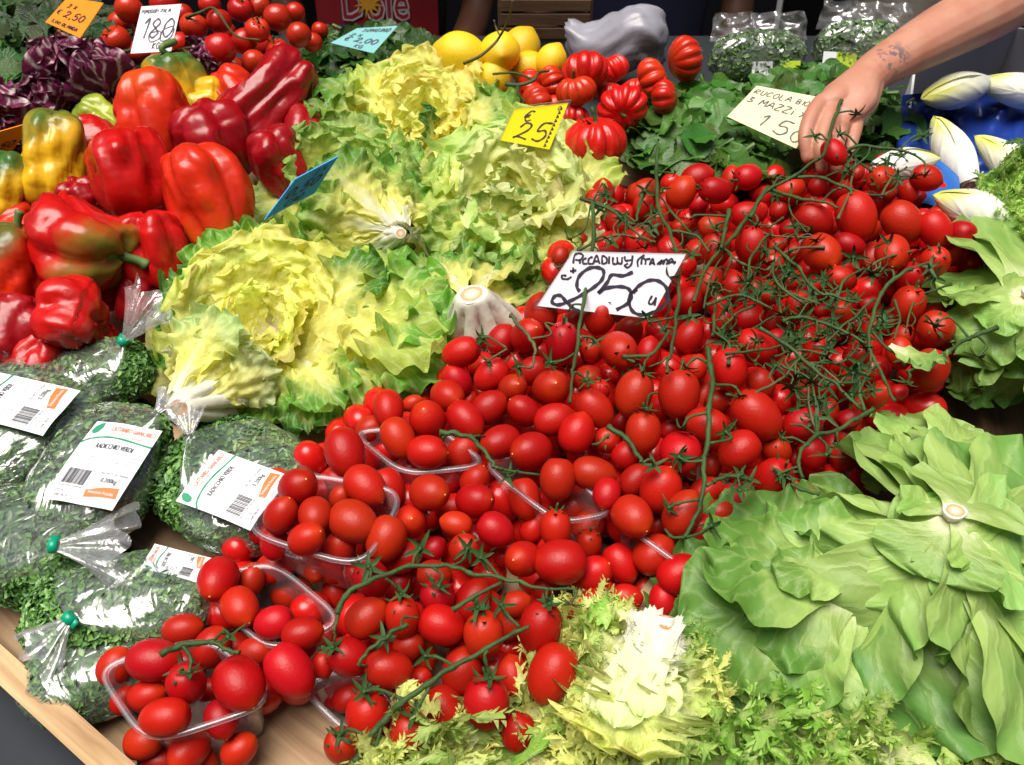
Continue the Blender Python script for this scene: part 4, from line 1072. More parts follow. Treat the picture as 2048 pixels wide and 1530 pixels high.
for i, (x, y, n_, w, c, r) in enumerate([(320, 600, .10, .85, EGR, .2), (305, 690, .085, .8, EGD, -.2), (350, 530, .115, .85, EGD, .1), (400, 470, .12, .8, EGR, -.3), (460, 445, .12, .8, EGR, .3), (560, 430, .11, .85, EYG, 0), (690, 430, .115, .85, EYG, .2), (790, 470, .115, .9, EGR, -.2), (760, 520, .13, .8, EGD, .3),
        (890, 560, .115, .75, EGR, .1), (915, 620, .11, .75, EGR, -.2), (880, 660, .12, .7, EYG, .1), (900, 715, .085, .8, EGR, .2), (820, 780, .065, .8, EGR, -.2), (720, 835, .05, .85, EGD, .2), (620, 855, .045, .85, EGD, -.1), (680, 800, .075, .8, EGR, .1), (530, 835, .055, .85, EGR, .2), (440, 805, .06, .85, EYG, -.2), (370, 750, .075, .85, EYG, .2)]):
    add_leaf(h, 'escarole', M_ESC, (575 + (x - 575) * .12, 690 + (y - 690) * .10, .052), (x, y, n_), w, -.5 if i % 3 else -.25, r, c, i)
h = head('escarole', 'yellow hearted escarole at the back beside the peppers and lemons', 'escarole', Q(850, 250, .055), dvec(-.02, -.60, 1), 'escarole', M_ESC, 32, .070, .115, 64, 6, EY, (.82, .86, .24), .25, -.5, 2, group=EG, wid=(1.1, 1.5))
for i, (x, y, n_, w, c, r) in enumerate([(612, 200, .12, .85, EGR, .2), (600, 262, .11, .8, EGD, -.2), (640, 150, .13, .8, EGR, .3), (720, 125, .125, .85, EYG, .1), (800, 118, .12, .8, EYG, -.2), (900, 122, .12, .85, EYG, .2), (980, 150, .115, .8, EGR, -.2), (1035, 200, .12, .85, EGR, .2), (1030, 275, .10, .8, EGD, -.2), (640, 335, .09, .85, EGR, .2),
        (700, 385, .075, .9, EGR, -.2), (790, 405, .07, .85, EGD, .2), (880, 395, .075, .85, EGD, -.1), (970, 360, .08, .85, EGR, .1), (740, 320, .10, .7, EGR, .5)]):
    add_leaf(h, 'escarole', M_ESC, (845 + (x - 845) * .12, 285 + (y - 285) * .10, .055), (x, y, n_), w, -.5 if i % 3 else -.25, r, c, i)
add_leaf(h, 'escarole', M_ESC, (850, 330, .07), (868, 215, .17), .5, .5, .4, EGD, 1)
h = head('escarole', 'pale green escarole left of the white price card', 'escarole', Q(1020, 420, .055), dvec(.10, -.40, 1), 'escarole', M_ESC, 30, .07, .14, 64, 4, (.82, .88, .40), (.46, .70, .16), .25, -.4, 3, group=EG, wid=(1.1, 1.5))
for i, (x, y, n_, w, c, r) in enumerate([(1240, 325, .10, .7, EYG, .2), (1200, 420, .10, .8, (.74, .80, .40), -.2), (1190, 500, .07, .8, (.74, .80, .40), .2), (850, 350, .11, .8, EYG, .2), (840, 430, .10, .8, EYG, -.2), (880, 500, .08, .8, EGR, .1), (960, 545, .06, .85, EGR, .2), (1060, 555, .06, .85, EGR, -.2), (1130, 290, .11, .8, EYG, .2), (1000, 290, .115, .8, EYG, -.2)]):
    add_leaf(h, 'escarole', M_ESC, (1030 + (x - 1030) * .12, 430 + (y - 430) * .10, .055), (x, y, n_), w, -.5 if i % 3 else -.25, r, c, i)
h5 = head('escarole', 'escarole lying with cut stalk towards the bagged greens', 'escarole', Q(356, 812, .098), dvec(.30, .92, -.22), 'escarole', M_ESCB, 20, .075, .11, 82, 62, (.84, .84, .60), (.46, .62, .20), .3, .0, 5, group=EG, r0=.014, stem=0, wid=(.7, .95))
h6 = head('escarole', 'green leaved escarole with white base behind the front escarole', 'escarole', Q(800, 462, .12), dvec(-.45, .55, -.25), 'escarole', M_ESC, 24, .09, .14, 80, 40, (.36, .56, .11), G_ESC, .3, .0, 6, group=EG, r0=.012, stem=0)
head('escarole', 'loose green escarole under the blue price card', 'escarole', Q(690, 395, .04), dvec(-.2, -.3, 1), 'escarole', M_ESC, 22, .08, .14, 60, 0, (.36, .54, .12), (.13, .33, .05), .3, -.4, 7, group=EG)
head('escarole', 'dark green escarole leaves between white base and price card', 'escarole', Q(1000, 535, .03), dvec(.1, -.35, 1), 'escarole', M_ESC, 22, .07, .12, 55, 0, (.34, .52, .12), (.13, .33, .05), .3, -.4, 8, group=EG)
# butterhead lettuces, turned over so that the stalk faces up
BG_ = 'smooth green lettuces at the right'
B_IN, B_OUT = (.21, .40, .075), (.105, .25, .042)
def placed_head(label, pole, n_pole, tips, seed, c_in=B_IN, c_out=B_OUT, stem=.015, wid=1.0, group=BG_, reach=0):
    """leaves one by one: tip in the picture, height of the tip, width factor, curl, roll; the first ones lie lowest"""
    rr = random.Random(seed)
    base = Q(*pole, n_pole); M = DISP(base); Mi = M.inverted()
    t = thing('butterhead_lettuce', label, 'lettuce', M, group)
    n = len(tips)
    for i, (x, y, nt_, wf, cu, roll) in enumerate(tips):
        s_ = i / max(1, n - 1)
        P0 = Vector((0, 0, -.034 * (1 - s_))); tip = Mi @ Q(x, y, nt_)
        d = tip - P0; L = d.length; d.normalize()
        nr = Vector((0, 0, 1)) + Vector((tip.x, tip.y, 0)).normalized() * .15
        nr = (nr - d * nr.dot(d)).normalized()
        cq = round(cu * 4) / 4
        me = leaves('butter', cq, 5)[rr.randrange(5)]
        # the bend shortens the chord a little
        K2 = 1 + .10 * abs(cq)
        tilt = Matrix.Rotation(-cq * .42, 4, 'X')
        Lm = frame(P0 + d * .004, d.cross(nr).normalized(), d, nr) @ Matrix.Rotation(roll, 4, 'Y') @ tilt
        sgn = rr.choice((-1, 1))
        Lm = Lm @ Matrix.Diagonal((sgn * L * K2 * wf * wid, L * K2, L * K2 * rr.uniform(.7, 1.0), 1))
        for _ in range(6):                      # keep the far leaves from standing above the head
            ws = [M @ (Lm @ q.co) - CAM for q in me.vertices]
            if min(765 - F_PX * p.dot(CUP) / p.dot(FWD) for p in ws) > reach: break
            Lm = Lm @ Matrix.Diagonal((.88, .88, .80, 1))
        k = 1 - s_ + rr.uniform(-.2, .2); k = min(1, max(0, k))
        col = tuple((a_ + (b_ - a_) * k) * rr.uniform(.92, 1.08) for a_, b_ in zip(c_in, c_out))
        ob('leaf', me, M_BUT, t, Lm, (*col, 1))
    if stem:
        ob('cut_stem', CUTME, M_CUTF, t, Matrix.Translation((0, 0, .006)) @ Matrix.Diagonal((stem, stem * .8, stem * .8, 1)))
    return t
placed_head('largest smooth green lettuce with cut stalk on top, right front', (1905, 1030), .180, [
    (1590, 1230, .05, 1.1, -.5, .1), (1650, 1380, .045, 1.1, -.5, .2), (1790, 1405, .04, 1.1, -.5, -.1), (1960, 1415, .035, 1.15, -.5, .1), (2130, 1375, .05, 1.1, -.5, -.2), (2220, 1200, .06, 1.2, -.5, .1), (2200, 980, .08, 1.0, -.5, 0), (2090, 985, .06, .95, -.5, .1), (1980, 965, .06, .95, -.5, -.1), (1870, 965, .06, .95, -.5, .1), (1780, 995, .06, .95, -.5, -.1), (1700, 1050, .085, .95, -.5, .1),
    (1690, 1190, .085, 1.2, -.75, .25), (1740, 1370, .065, 1.0, -.5, -.25), (1870, 1385, .055, 1.0, -.5, .2), (2040, 1365, .06, 1.0, -.5, -.2), (2110, 1250, .09, 1.1, -.75, .2), (1800, 1040, .10, .95, -.75, -.1), (1930, 1010, .10, 1.0, -.5, .1), (2030, 1030, .10, 1.0, -.75, .1),
    (1770, 1230, .105, 1.2, -.75, -.2), (1880, 1280, .10, 1.2, -.75, .2), (1990, 1260, .11, 1.2, -.75, -.15), (1810, 1100, .14, 1.1, -.5, .2), (1960, 1170, .135, 1.2, -.5, .1), (1790, 1050, .15, 1.3, -.5, -.1), (2040, 1100, .15, 1.3, -.5, .1), (1860, 1145, .158, 1.5, -.25, .1), (1965, 1110, .165, 1.4, -.25, -.1), (1840, 1000, .165, 1.4, -.25, .1), (1960, 985, .165, 1.4, -.25, -.1)], 11, (.33, .52, .13), (.13, .30, .055), stem=.0095, reach=850, wid=1.2)
placed_head('smooth green lettuce between punnet and frisee, its ribs meeting at right', (1715, 1185), .120, [
    (1330, 1165, .055, .8, -.5, .2), (1390, 1360, .05, .85, -.5, -.2), (1500, 1440, .045, .9, -.5, .2), (1640, 1440, .045, .9, -.5, 0), (1400, 1060, .085, .85, -.5, -.2), (1480, 995, .08, .8, -.5, .2), (1600, 985, .08, .9, -.5, -.2), (1720, 1000, .09, .9, -.5, .2),
    (1370, 1250, .085, .8, -.5, -.3), (1420, 1110, .115, .95, -.75, .25), (1545, 1020, .105, .8, -.75, -.25), (1490, 1340, .075, 1.0, -.5, .2), (1600, 1370, .07, .95, -.75, -.2), (1650, 1050, .11, .8, -.75, .3), (1510, 1250, .105, .9, -.75, -.3), (1560, 1130, .135, .7, -.5, .2)], 12, (.17, .34, .06), (.085, .215, .035), stem=0)
placed_head('smooth green lettuce at the right edge above the others', (2060, 590), .165, [
    (1900, 760, .05, .9, -.5, .2), (2000, 800, .04, .95, -.5, -.2), (2120, 800, .05, .95, -.5, .1), (1865, 640, .08, .9, -.5, -.2), (1885, 590, .09, .9, -.5, .2), (1955, 545, .09, .95, -.5, -.2), (2060, 520, .09, .95, -.5, .2), (2200, 520, .09, .9, -.5, 0), (2220, 680, .08, .9, -.5, 0),
    (1905, 600, .12, .95, -.75, .3), (1920, 700, .10, .9, -.75, -.3), (2000, 740, .09, .95, -.75, .2), (1960, 575, .13, .9, -.75, -.2), (2100, 720, .11, .9, -.75, .2), (1980, 650, .14, .95, -.5, .2)], 13, stem=.010)
placed_head('pale lettuce behind the largest smooth lettuce beside tomatoes', (1860, 895), .12, [
    (1735, 960, .07, .9, -.5, .2), (1745, 870, .08, .9, -.5, -.2), (1800, 835, .085, .95, -.5, .2), (1900, 845, .09, .95, -.5, -.2), (1960, 870, .09, 1, -.5, .2), (1790, 910, .115, 1.0, -.75, -.3), (1850, 860, .115, 1.0, -.75, .3)], 14, (.34, .54, .13), (.24, .44, .09), stem=0, reach=800)
# a stray lettuce leaf lying on the tomatoes
o = ob('lettuce_leaf', leaves('butter', .75)[1].copy(), M_BUT, M=frame(Q(1780, 690, .135), (U * .8 + V * .6).normalized(), (V * -.8 + U * .6).normalized(), N) @ Matrix.Diagonal((.035, .065, .065, 1)), color=(.22, .40, .10, 1))
tag(o, 'small rolled lettuce leaf lying loose on the tomatoes', 'leaf')
# frisee
FG = 'frisee heads along the front and right'
F_IN, F_OUT = (.80, .84, .30), (.42, .64, .12)
def placed_leaves(name, label, cat, pole, n_pole, rows, seed, group, stem=.0):
    """rows: kind, material, tip x, y, n, width factor, curl, roll, colour"""
    rr = random.Random(seed); base = Q(*pole, n_pole); M = DISP(base); Mi = M.inverted()
    t = thing(name, label, cat, M, group)
    for i, (kind, mat, x, y, nt_, wf, cu, roll, col) in enumerate(rows):
        tip = Mi @ Q(x, y, nt_); P0 = Vector((0, 0, -.012 * (1 - i / len(rows))))
        d = tip - P0; L = d.length; d.normalize(); nr = Vector((0, 0, 1)); nr = (nr - d * nr.dot(d)).normalized()
        me = leaves(kind, round(cu * 4) / 4)[rr.randrange(3)]
        Lm = frame(P0, d.cross(nr).normalized(), d, nr) @ Matrix.Rotation(roll, 4, 'Y') @ Matrix.Rotation(-cu * .42, 4, 'X') @ Matrix.Diagonal((L * wf, L, L, 1))
        ob('leaf', me, mat, t, Lm, (*[c * rr.uniform(.92, 1.08) for c in col], 1))
    if stem:
        ob('cut_stem', CUTME, M_CUTF, t, frame_z(Vector((0, 0, .004)), Vector((.15, .75, .6))) @ Matrix.Diagonal((stem, stem, stem, 1)))
    return t
WH = (.84, .86, .62); FY = (.74, .80, .24); FGc = (.36, .60, .10)
fr = [('frisee', M_FRI, x, y, n_, w, c, r, col) for x, y, n_, w, c, r, col in [
    (1135, 1310, .05, .9, .25, .2, FY), (1130, 1400, .045, .9, .25, -.2, FGc), (1150, 1475, .04, 1.1, .25, .2, FY), (1395, 1400, .06, 1.0, .25, .2, FY), (1405, 1320, .07, .9, .25, -.3, FGc), (1340, 1490, .05, 1.1, .25, .1, FGc), (1230, 1530, .04, 1.1, .25, 0, FY), (1165, 1255, .06, .8, .25, .3, FY)]]
fr += [('frill', M_FRI, x, y, n_, w, c, r, FY if k % 2 else FGc) for k, (x, y, n_, w, c, r) in enumerate([(1140, 1330, .085, 1.0, -.25, .3), (1400, 1370, .085, 1.0, -.25, -.3), (1170, 1450, .08, 1.0, -.25, .2), (1370, 1470, .08, 1.0, -.25, -.2), (1180, 1215, .10, .7, .25, .2)])]
fr += [('frill', M_FRI, x, y, n_, w, c, r, FY) for x, y, n_, w, c, r in [
    (1150, 1410, .09, .9, -.25, .2), (1390, 1440, .09, .9, -.25, -.2), (1190, 1490, .095, 1.0, -.25, .1), (1320, 1505, .095, 1.0, -.25, 0), (1250, 1500, .108, 1.0, -.25, .1)]]
fr += [('petiole', M_ESCB, x, y, n_, w, c, r, (.70, .78, .34)) for x, y, n_, w, c, r in [(1180, 1420, .108, 1.1, -.25, .2), (1340, 1430, .108, 1.0, -.25, -.2), (1225, 1450, .118, 1.3, -.25, .1), (1285, 1430, .124, 1.2, -.25, -.1)]]
def butt(t, P, axis, R, H, seed, ring=.55):
    """the white butt of a cut head: ribs wrapping down from the cut face"""
    rr = random.Random(seed); ph = rr.uniform(0, 6); nr_ = 22; seg = 60; v, f, uv = [], [], []
    for i in range(nr_):
        s_ = i / (nr_ - 1)
        r = R * (ring + (1 - ring) * math.sin(s_ * math.pi * .55) ** .8 + .25 * s_ ** 3); z = -H * s_ ** 1.15 - .10 * R * (1 - s_) ** 2
        for k in range(seg):
            a_ = 2 * math.pi * k / seg
            lob = abs(math.sin(a_ * 3.5 + ph + .6 * math.sin(a_ + ph) + s_ * 1.2))
            g = 1 + .22 * sm(s_, .2, 1.0) * lob - .34 * sm(s_, .03, .4) * (1 - lob) ** 2.4 + .05 * math.sin(a_ * 2 + ph) + .02 * nz(a_ * 3, s_ * 4, seed)
            v.append((r * g * math.cos(a_), r * g * math.sin(a_) * .85, z)); uv.append((.5, .12 * s_))
    for i in range(nr_ - 1):
        for k in range(seg):
            a_, b2 = i * seg + k, i * seg + (k + 1) % seg; f.append((a_, a_ + seg, b2 + seg, b2))
    f.append(tuple(range(seg)))
    Mi = t.matrix_basis.inverted(); M = frame_z(P, axis.normalized())
    ob('stalk_base', mesh_of('stalk_base', v, f, True, uv), M_ESCB, t, Mi @ M, (.78, .82, .50, 1))
    k = R * ring * 1.02
    ob('cut_stem', CUTME, M_CUTF, t, Mi @ M @ Matrix.Translation((0, 0, .0005 - .10 * R)) @ Matrix.Diagonal((k, k * .85, k * .35, 1)))
butt(h5, Q(354, 818, .112), dvec(-.20, -.75, .55), .026, .075, 5, .5)
butt(h6, Q(802, 466, .130), dvec(.45, -.55, .6), .016, .05, 6, .45)
wb = placed_leaves('escarole', 'escarole with white base and brown cut end facing up beside tomatoes', 'escarole', (940, 610), .10,
    [('escarole', M_ESC, x, y, n_, w, -.5, r, G_ESC) for x, y, n_, w, r in [(1050, 570, .06, .8, .2), (1020, 500, .07, .8, -.2), (860, 500, .09, .8, .2)]], 4, EG)
butt(wb, Q(942, 584, .140), dvec(-.15, -.12, .9), .034, .075, 3, .45)
placed_leaves('frisee', 'white ribbed frisee with cut end up at the front centre', 'frisee', (1330, 1238), .115, fr, 21, FG, .0075)
def tuft(label, pole, n_, tips, seed, cols):
    rr = random.Random(seed); rows = []
    for i, (x, y) in enumerate(tips):
        c = cols[i % len(cols)]
        rows.append(('frill' if rr.random() < .7 else 'frisee', M_FRI, x + rr.uniform(-12, 12), y + rr.uniform(-10, 10), n_ + rr.uniform(.0, .035), rr.uniform(1.0, 1.5), .5, rr.uniform(-.5, .5), c))
        if i % 2 == 0: rows.append(('petiole', M_ESCB, x + rr.uniform(-25, 25), y + rr.uniform(30, 50), n_ + .035, rr.uniform(.45, .75), .25, rr.uniform(-.3, .3), (.74, .80, .40)))
    return placed_leaves('frisee', label, 'frisee', pole, .02, rows, seed, FG)
tuft('curly green frisee along the bottom right edge', (1640, 1680), .045, [(1450, 1480), (1500, 1440), (1560, 1460), (1610, 1440), (1670, 1460), (1720, 1450), (1780, 1470), (1470, 1520), (1540, 1510), (1640, 1500), (1740, 1510), (1590, 1530)], 22, [FGc, (.30, .54, .07), FY])
tuft('curly frisee in the bottom right corner', (1950, 1700), .040, [(1810, 1500), (1850, 1460), (1920, 1510), (1980, 1500), (2040, 1490), (1840, 1520), (1900, 1530), (2000, 1520), (2070, 1510)], 23, [FGc, FY, (.34, .58, .09)])
tuft('frisee with a long white rib at the bottom edge below the tomatoes', (960, 1680), .028, [(760, 1510), (830, 1470), (890, 1460), (950, 1470), (1010, 1480), (860, 1510), (960, 1515), (790, 1500)], 24, [FY, FGc, FY])
tuft('pale frisee filling the gap under the white ribbed frisee', (1260, 1720), .035, [(1070, 1460), (1120, 1430), (1180, 1480), (1250, 1500), (1330, 1480), (1390, 1450), (1080, 1510), (1160, 1520), (1230, 1530), (1310, 1520), (1390, 1500), (1440, 1480)], 25, [FY, FGc, FY, (.50, .68, .14)])
head('frisee', 'bright green frisee at the right edge beside the endives', 'frisee', Q(2085, 460, .10), dvec(-.25, -.3, .9), 'frisee', M_FRI, 30, .05, .095, 85, 5, (.44, .66, .10), (.20, .46, .05), .3, .3, 26, group=FG, stem=0)
# radicchio
RG = 'purple radicchio heads at the left'
R_IN, R_OUT = (.18, .02, .075), (.12, .012, .05)
for k, (lab, x, y, n_, ax, s, sd) in enumerate([
    ('purple radicchio with fine white veins left of the upright red pepper', 150, 190, .06, (.1, -.2, 1), .085, 31),
    ('white ribbed purple radicchio directly behind the upright red pepper', 232, 200, .06, (.1, -.55, .9), .088, 32),
    ('purple radicchio showing its white base at the left edge', 2, 225, .10, (-.4, .6, -.3), .10, 33),
    ('low purple radicchio just behind the yellow green pepper', 118, 250, .05, (0, -.2, 1), .07, 34),
    ('small purple radicchio piece behind the red peppers below the vine tomatoes', 415, 165, .07, (.2, -.3, 1), .06, 35),
    ('dark purple radicchio behind the left orange price card', 60, 320, .03, (0, -.2, 1), .085, 36)]):
    head('radicchio', lab, 'radicchio', Q(x, y, n_ - .02), dvec(*ax), 'radic', M_RAD, 12, s * 1.1, s * 1.35, 80, 55, R_IN, R_OUT, .85, 1.0, sd, group=RG, r0=.010, stem=.012 if k == 2 else 0, wid=(.8, 1.0))
# bunches of dark greens and rocket: the upper leaves one by one, the rest joined
def bunch(name, label, cat, cx, cy, wpx, hpx, n0, n1, kind, mat, count, joined, Lr, col, seed, group=None, face=None, curl=.3, nfun=None):
    rr = random.Random(seed)
    P = Q(cx, cy, n0); M = DISP(P); Mi = M.inverted()
    t = thing(name, label, cat, M, group)
    mb = MB()
    for i in range(count + joined):
        while True:
            a, b = rr.uniform(-1, 1), rr.uniform(-1, 1)
            if a * a + b * b < 1: break
        x, y = cx + a * wpx / 2, cy + b * hpx / 2
        top = n1 * (1 - .45 * (a * a + b * b))
        n_ = n0 + (top - n0) * (rr.uniform(.62, 1.0) if i < count else rr.uniform(.25, .8))
        p = Mi @ Q(x, y, n_)
        L = rr.uniform(*Lr)
        az = rr.uniform(0, 6.28); el = rr.uniform(-.5, .7)
        d = Vector((math.cos(az) * math.cos(el), math.sin(az) * math.cos(el), math.sin(el)))
        nr = (Vector((rr.uniform(-.6, .6), rr.uniform(-.9, .3), 1)))
        nr = (nr - d * nr.dot(d)).normalized()
        Lm = frame(p - d * L * .6, d.cross(nr).normalized(), d, nr) @ Matrix.Diagonal((L * rr.uniform(.8, 1.4), L, L, 1))
        me = leaves(kind, curl if rr.random() < .5 else -curl)[rr.randrange(3)]
        c = tuple(q * rr.uniform(.7, 1.35) for q in col)
        if i < count: ob('leaf', me, mat, t, Lm, (*c, 1))
        else:
            uvl = me.uv_layers[0].data; uvs = [None] * len(me.vertices)
            for lp in me.loops: uvs[lp.vertex_index] = tuple(uvl[lp.index].uv)
            mb.add([Lm @ q.co for q in me.vertices], [tuple(pl.vertices) for pl in me.polygons], uvs)
    if joined:
        o = ob('inner_leaves', mb.mesh('inner_leaves'), mat, t, color=(*col, 1)); o['kind'] = 'stuff'
    return t
GG = 'bunches of loose green leaves'
bunch('rocket_bunch', 'bunch of rocket left of the pale yellow price card', 'rocket', 1400, 265, 300, 190, .03, .115, 'oval', M_RUC, 110, 120, (.05, .085), (.065, .17, .025), 41, GG)
bunch('rocket_bunch', 'bunch of rocket below the pale yellow price card', 'rocket', 1500, 335, 260, 100, .03, .10, 'oval', M_RUC, 60, 60, (.05, .075), (.06, .16, .025), 42, GG)
bunch('rocket_bunch', 'bunch of broad green leaves behind the hand and pale yellow card', 'rocket', 1620, 195, 260, 110, .03, .12, 'oval', M_RUC, 60, 60, (.06, .085), (.055, .15, .025), 43, GG)
bunch('rocket_bunch', 'bunch of rocket right of the hand beside the endive box', 'rocket', 1770, 265, 150, 150, .02, .09, 'oval', M_RUC, 40, 40, (.05, .075), (.045, .13, .022), 44, GG)
bunch('spinach_bunch', 'dark round leaved greens under the pale blue price card', 'greens', 735, 108, 290, 90, .0, .06, 'oval', M_DARK, 120, 120, (.055, .085), (.03, .085, .016), 45, GG)
bunch('chicory_bunch', 'dark leafy greens in the top left corner behind the orange card', 'greens', 60, 50, 300, 140, .0, .10, 'rocket', M_DARK, 110, 130, (.07, .12), (.035, .075, .025), 46, GG)
bunch('chicory_bunch', 'green leaves at the left edge above the radicchio', 'greens', 40, 150, 190, 110, .0, .08, 'rocket', M_DARK, 80, 80, (.07, .11), (.05, .14, .035), 47, GG)
bunch('chicory_bunch', 'dark leaves between orange card and vine tomatoes', 'greens', 175, 75, 140, 130, .0, .075, 'rocket', M_DARK, 60, 60, (.06, .10), (.03, .075, .025), 48, GG)
# endives
def endive(label, x, y, n_, d, L, w, seed, group='white endives in the box at the right'):
    d = d.normalized(); P = Q(x, y, n_)
    M = frame_z(P, d, 0, N); t = thing('endive', label, 'endive', M, group)
    rr = random.Random(seed)
    for k in range(7):
        lay = 1 - k * .09
        a0 = k * 2.4 + rr.uniform(-.3, .3)
        nu, nv = 16, 10; v, uv, f = [], [], []
        for i in range(nu + 1):
            s = i / nu
            R = w * lay * (.34 + .66 * math.sin(min(1, s * 1.22 + .12) * math.pi * .62)) * max(0.0, 1 - s ** 2.6) ** .75 + .0006
            span = (1.15 - .35 * s) * (1 if s < .96 else .4)
            for j in range(nv + 1):
                tt = -1 + 2 * j / nv
                a = a0 + tt * span * 1.25
                rr_ = R * (1 + .05 * tt * tt + .03 * math.sin(3 * a + k))
                v.append((rr_ * math.cos(a), rr_ * math.sin(a), (s - .5) * L * (1 - .03 * k) + .012 * L * math.cos(tt * 3))); uv.append((tt * .5 + .5, s))
        for i in range(nu):
            for j in range(nv):
                a = i * (nv + 1) + j; f.append((a, a + 1, a + nv + 2, a + nv + 1))
        ob('leaf', mesh_of('endive_leaf', v, f, True, uv), M_END, t, color=(.66, .68, .12, 1))
    ob('cut_stem', CUTME, M_CUTF, t, Matrix.Translation((0, 0, -L * .5)) @ Matrix.Rotation(math.pi, 4, 'X') @ Matrix.Diagonal((w * .33, w * .33, w * .33, 1)))
endive('white endive lying with its cut end to the right, behind the hand', 1905, 182, .12, dvec(-.85, -.5, .1), .145, .030, 1)
endive('endive at the right edge in the top of the box', 2030, 178, .11, dvec(-.9, .15, .1), .13, .029, 2)
endive('upright white endive with yellow green tip on blue paper', 1903, 300, .10, dvec(-.12, 1, .25), .135, .031, 3)
endive('white endive at the right edge pointing up left', 2025, 330, .10, dvec(-.55, .85, .2), .135, .031, 4)
endive('short white endive between blue paper and green frisee', 1945, 420, .125, dvec(-.75, .45, .1), .10, .031, 5)
endive('yellow tipped endive behind the tomato stems beside blue paper', 1815, 330, .115, dvec(.8, .2, .05), .10, .026, 6)
# ------------------------------------------------------------------ peppers
def pepper_mat():
    m, nt, b, out = nodes('pepper_skin')
    tc = nn(nt, 'ShaderNodeTexCoord'); oi = nn(nt, 'ShaderNodeObjectInfo')
    ad = nn(nt, 'ShaderNodeVectorMath', operation='ADD'); nt.links.new(tc.outputs['Object'], ad.inputs[0]); nt.links.new(oi.outputs['Location'], ad.inputs[1])
    at = nn(nt, 'ShaderNodeAttribute', attribute_name='blush'); 
    at2 = nn(nt, 'ShaderNodeAttribute', attribute_type='OBJECT', attribute_name='second_color')
    at3 = nn(nt, 'ShaderNodeAttribute', attribute_type='OBJECT', attribute_name='second_amount')
    no = nn(nt, 'ShaderNodeTexNoise'); no.inputs['Scale'].default_value = 1.6; no.inputs['Detail'].default_value = 4; nt.links.new(ad.outputs[0], no.inputs['Vector'])
    sep = nn(nt, 'ShaderNodeSeparateXYZ'); nt.links.new(tc.outputs['Object'], sep.inputs[0])
    a1 = nn(nt, 'ShaderNodeMath', operation='MULTIPLY_ADD'); a1.inputs[1].default_value = .55; nt.links.new(sep.outputs['Z'], a1.inputs[0]); nt.links.new(no.outputs['Fac'], a1.inputs[2])
    a2 = nn(nt, 'ShaderNodeMath', operation='ADD'); nt.links.new(a1.outputs[0], a2.inputs[0]); nt.links.new(at3.outputs['Fac'], a2.inputs[1])
    mr = nn(nt, 'ShaderNodeMapRange'); mr.interpolation_type = 'SMOOTHSTEP'; mr.inputs['From Min'].default_value = .95; mr.inputs['From Max'].default_value = 1.35
    nt.links.new(a2.outputs[0], mr.inputs['Value'])
    mx = nn(nt, 'ShaderNodeMix', data_type='RGBA'); nt.links.new(oi.outputs['Color'], mx.inputs['A']); nt.links.new(at2.outputs['Color'], mx.inputs['B']); nt.links.new(mr.outputs[0], mx.inputs['Factor'])
    n2 = nn(nt, 'ShaderNodeTexNoise'); n2.inputs['Scale'].default_value = 3.5; n2.inputs['Detail'].default_value = 5; nt.links.new(ad.outputs[0], n2.inputs['Vector'])
    v1 = nn(nt, 'ShaderNodeMapRange'); v1.inputs['From Min'].default_value = .3; v1.inputs['From Max'].default_value = .7; v1.inputs['To Min'].default_value = .82; v1.inputs['To Max'].default_value = 1.12
    nt.links.new(n2.outputs['Fac'], v1.inputs['Value'])
    hs_ = nn(nt, 'ShaderNodeHueSaturation'); nt.links.new(mx.outputs['Result'], hs_.inputs['Color']); nt.links.new(v1.outputs[0], hs_.inputs['Value'])
    nt.links.new(hs_.outputs[0], b.inputs['Base Color'])
    b.inputs['Roughness'].default_value = .27
    b.inputs['Specular IOR Level'].default_value = .42
    b.inputs['Subsurface Weight'].default_value = .04; b.inputs['Subsurface Scale'].default_value = .01
    n3 = nn(nt, 'ShaderNodeTexNoise'); n3.inputs['Scale'].default_value = 3.2; n3.inputs['Detail'].default_value = 2; nt.links.new(ad.outputs[0], n3.inputs['Vector'])
    bp = nn(nt, 'ShaderNodeBump'); bp.inputs['Strength'].default_value = .10; bp.inputs['Distance'].default_value = .05
    nt.links.new(n3.outputs['Fac'], bp.inputs['Height']); nt.links.new(bp.outputs[0], b.inputs['Normal'])
    return m
M_PEP = pepper_mat()
M_PSTEM = plain('pepper_stem', (.09, .17, .04), rough=.55, vary=.3, vscale=4)
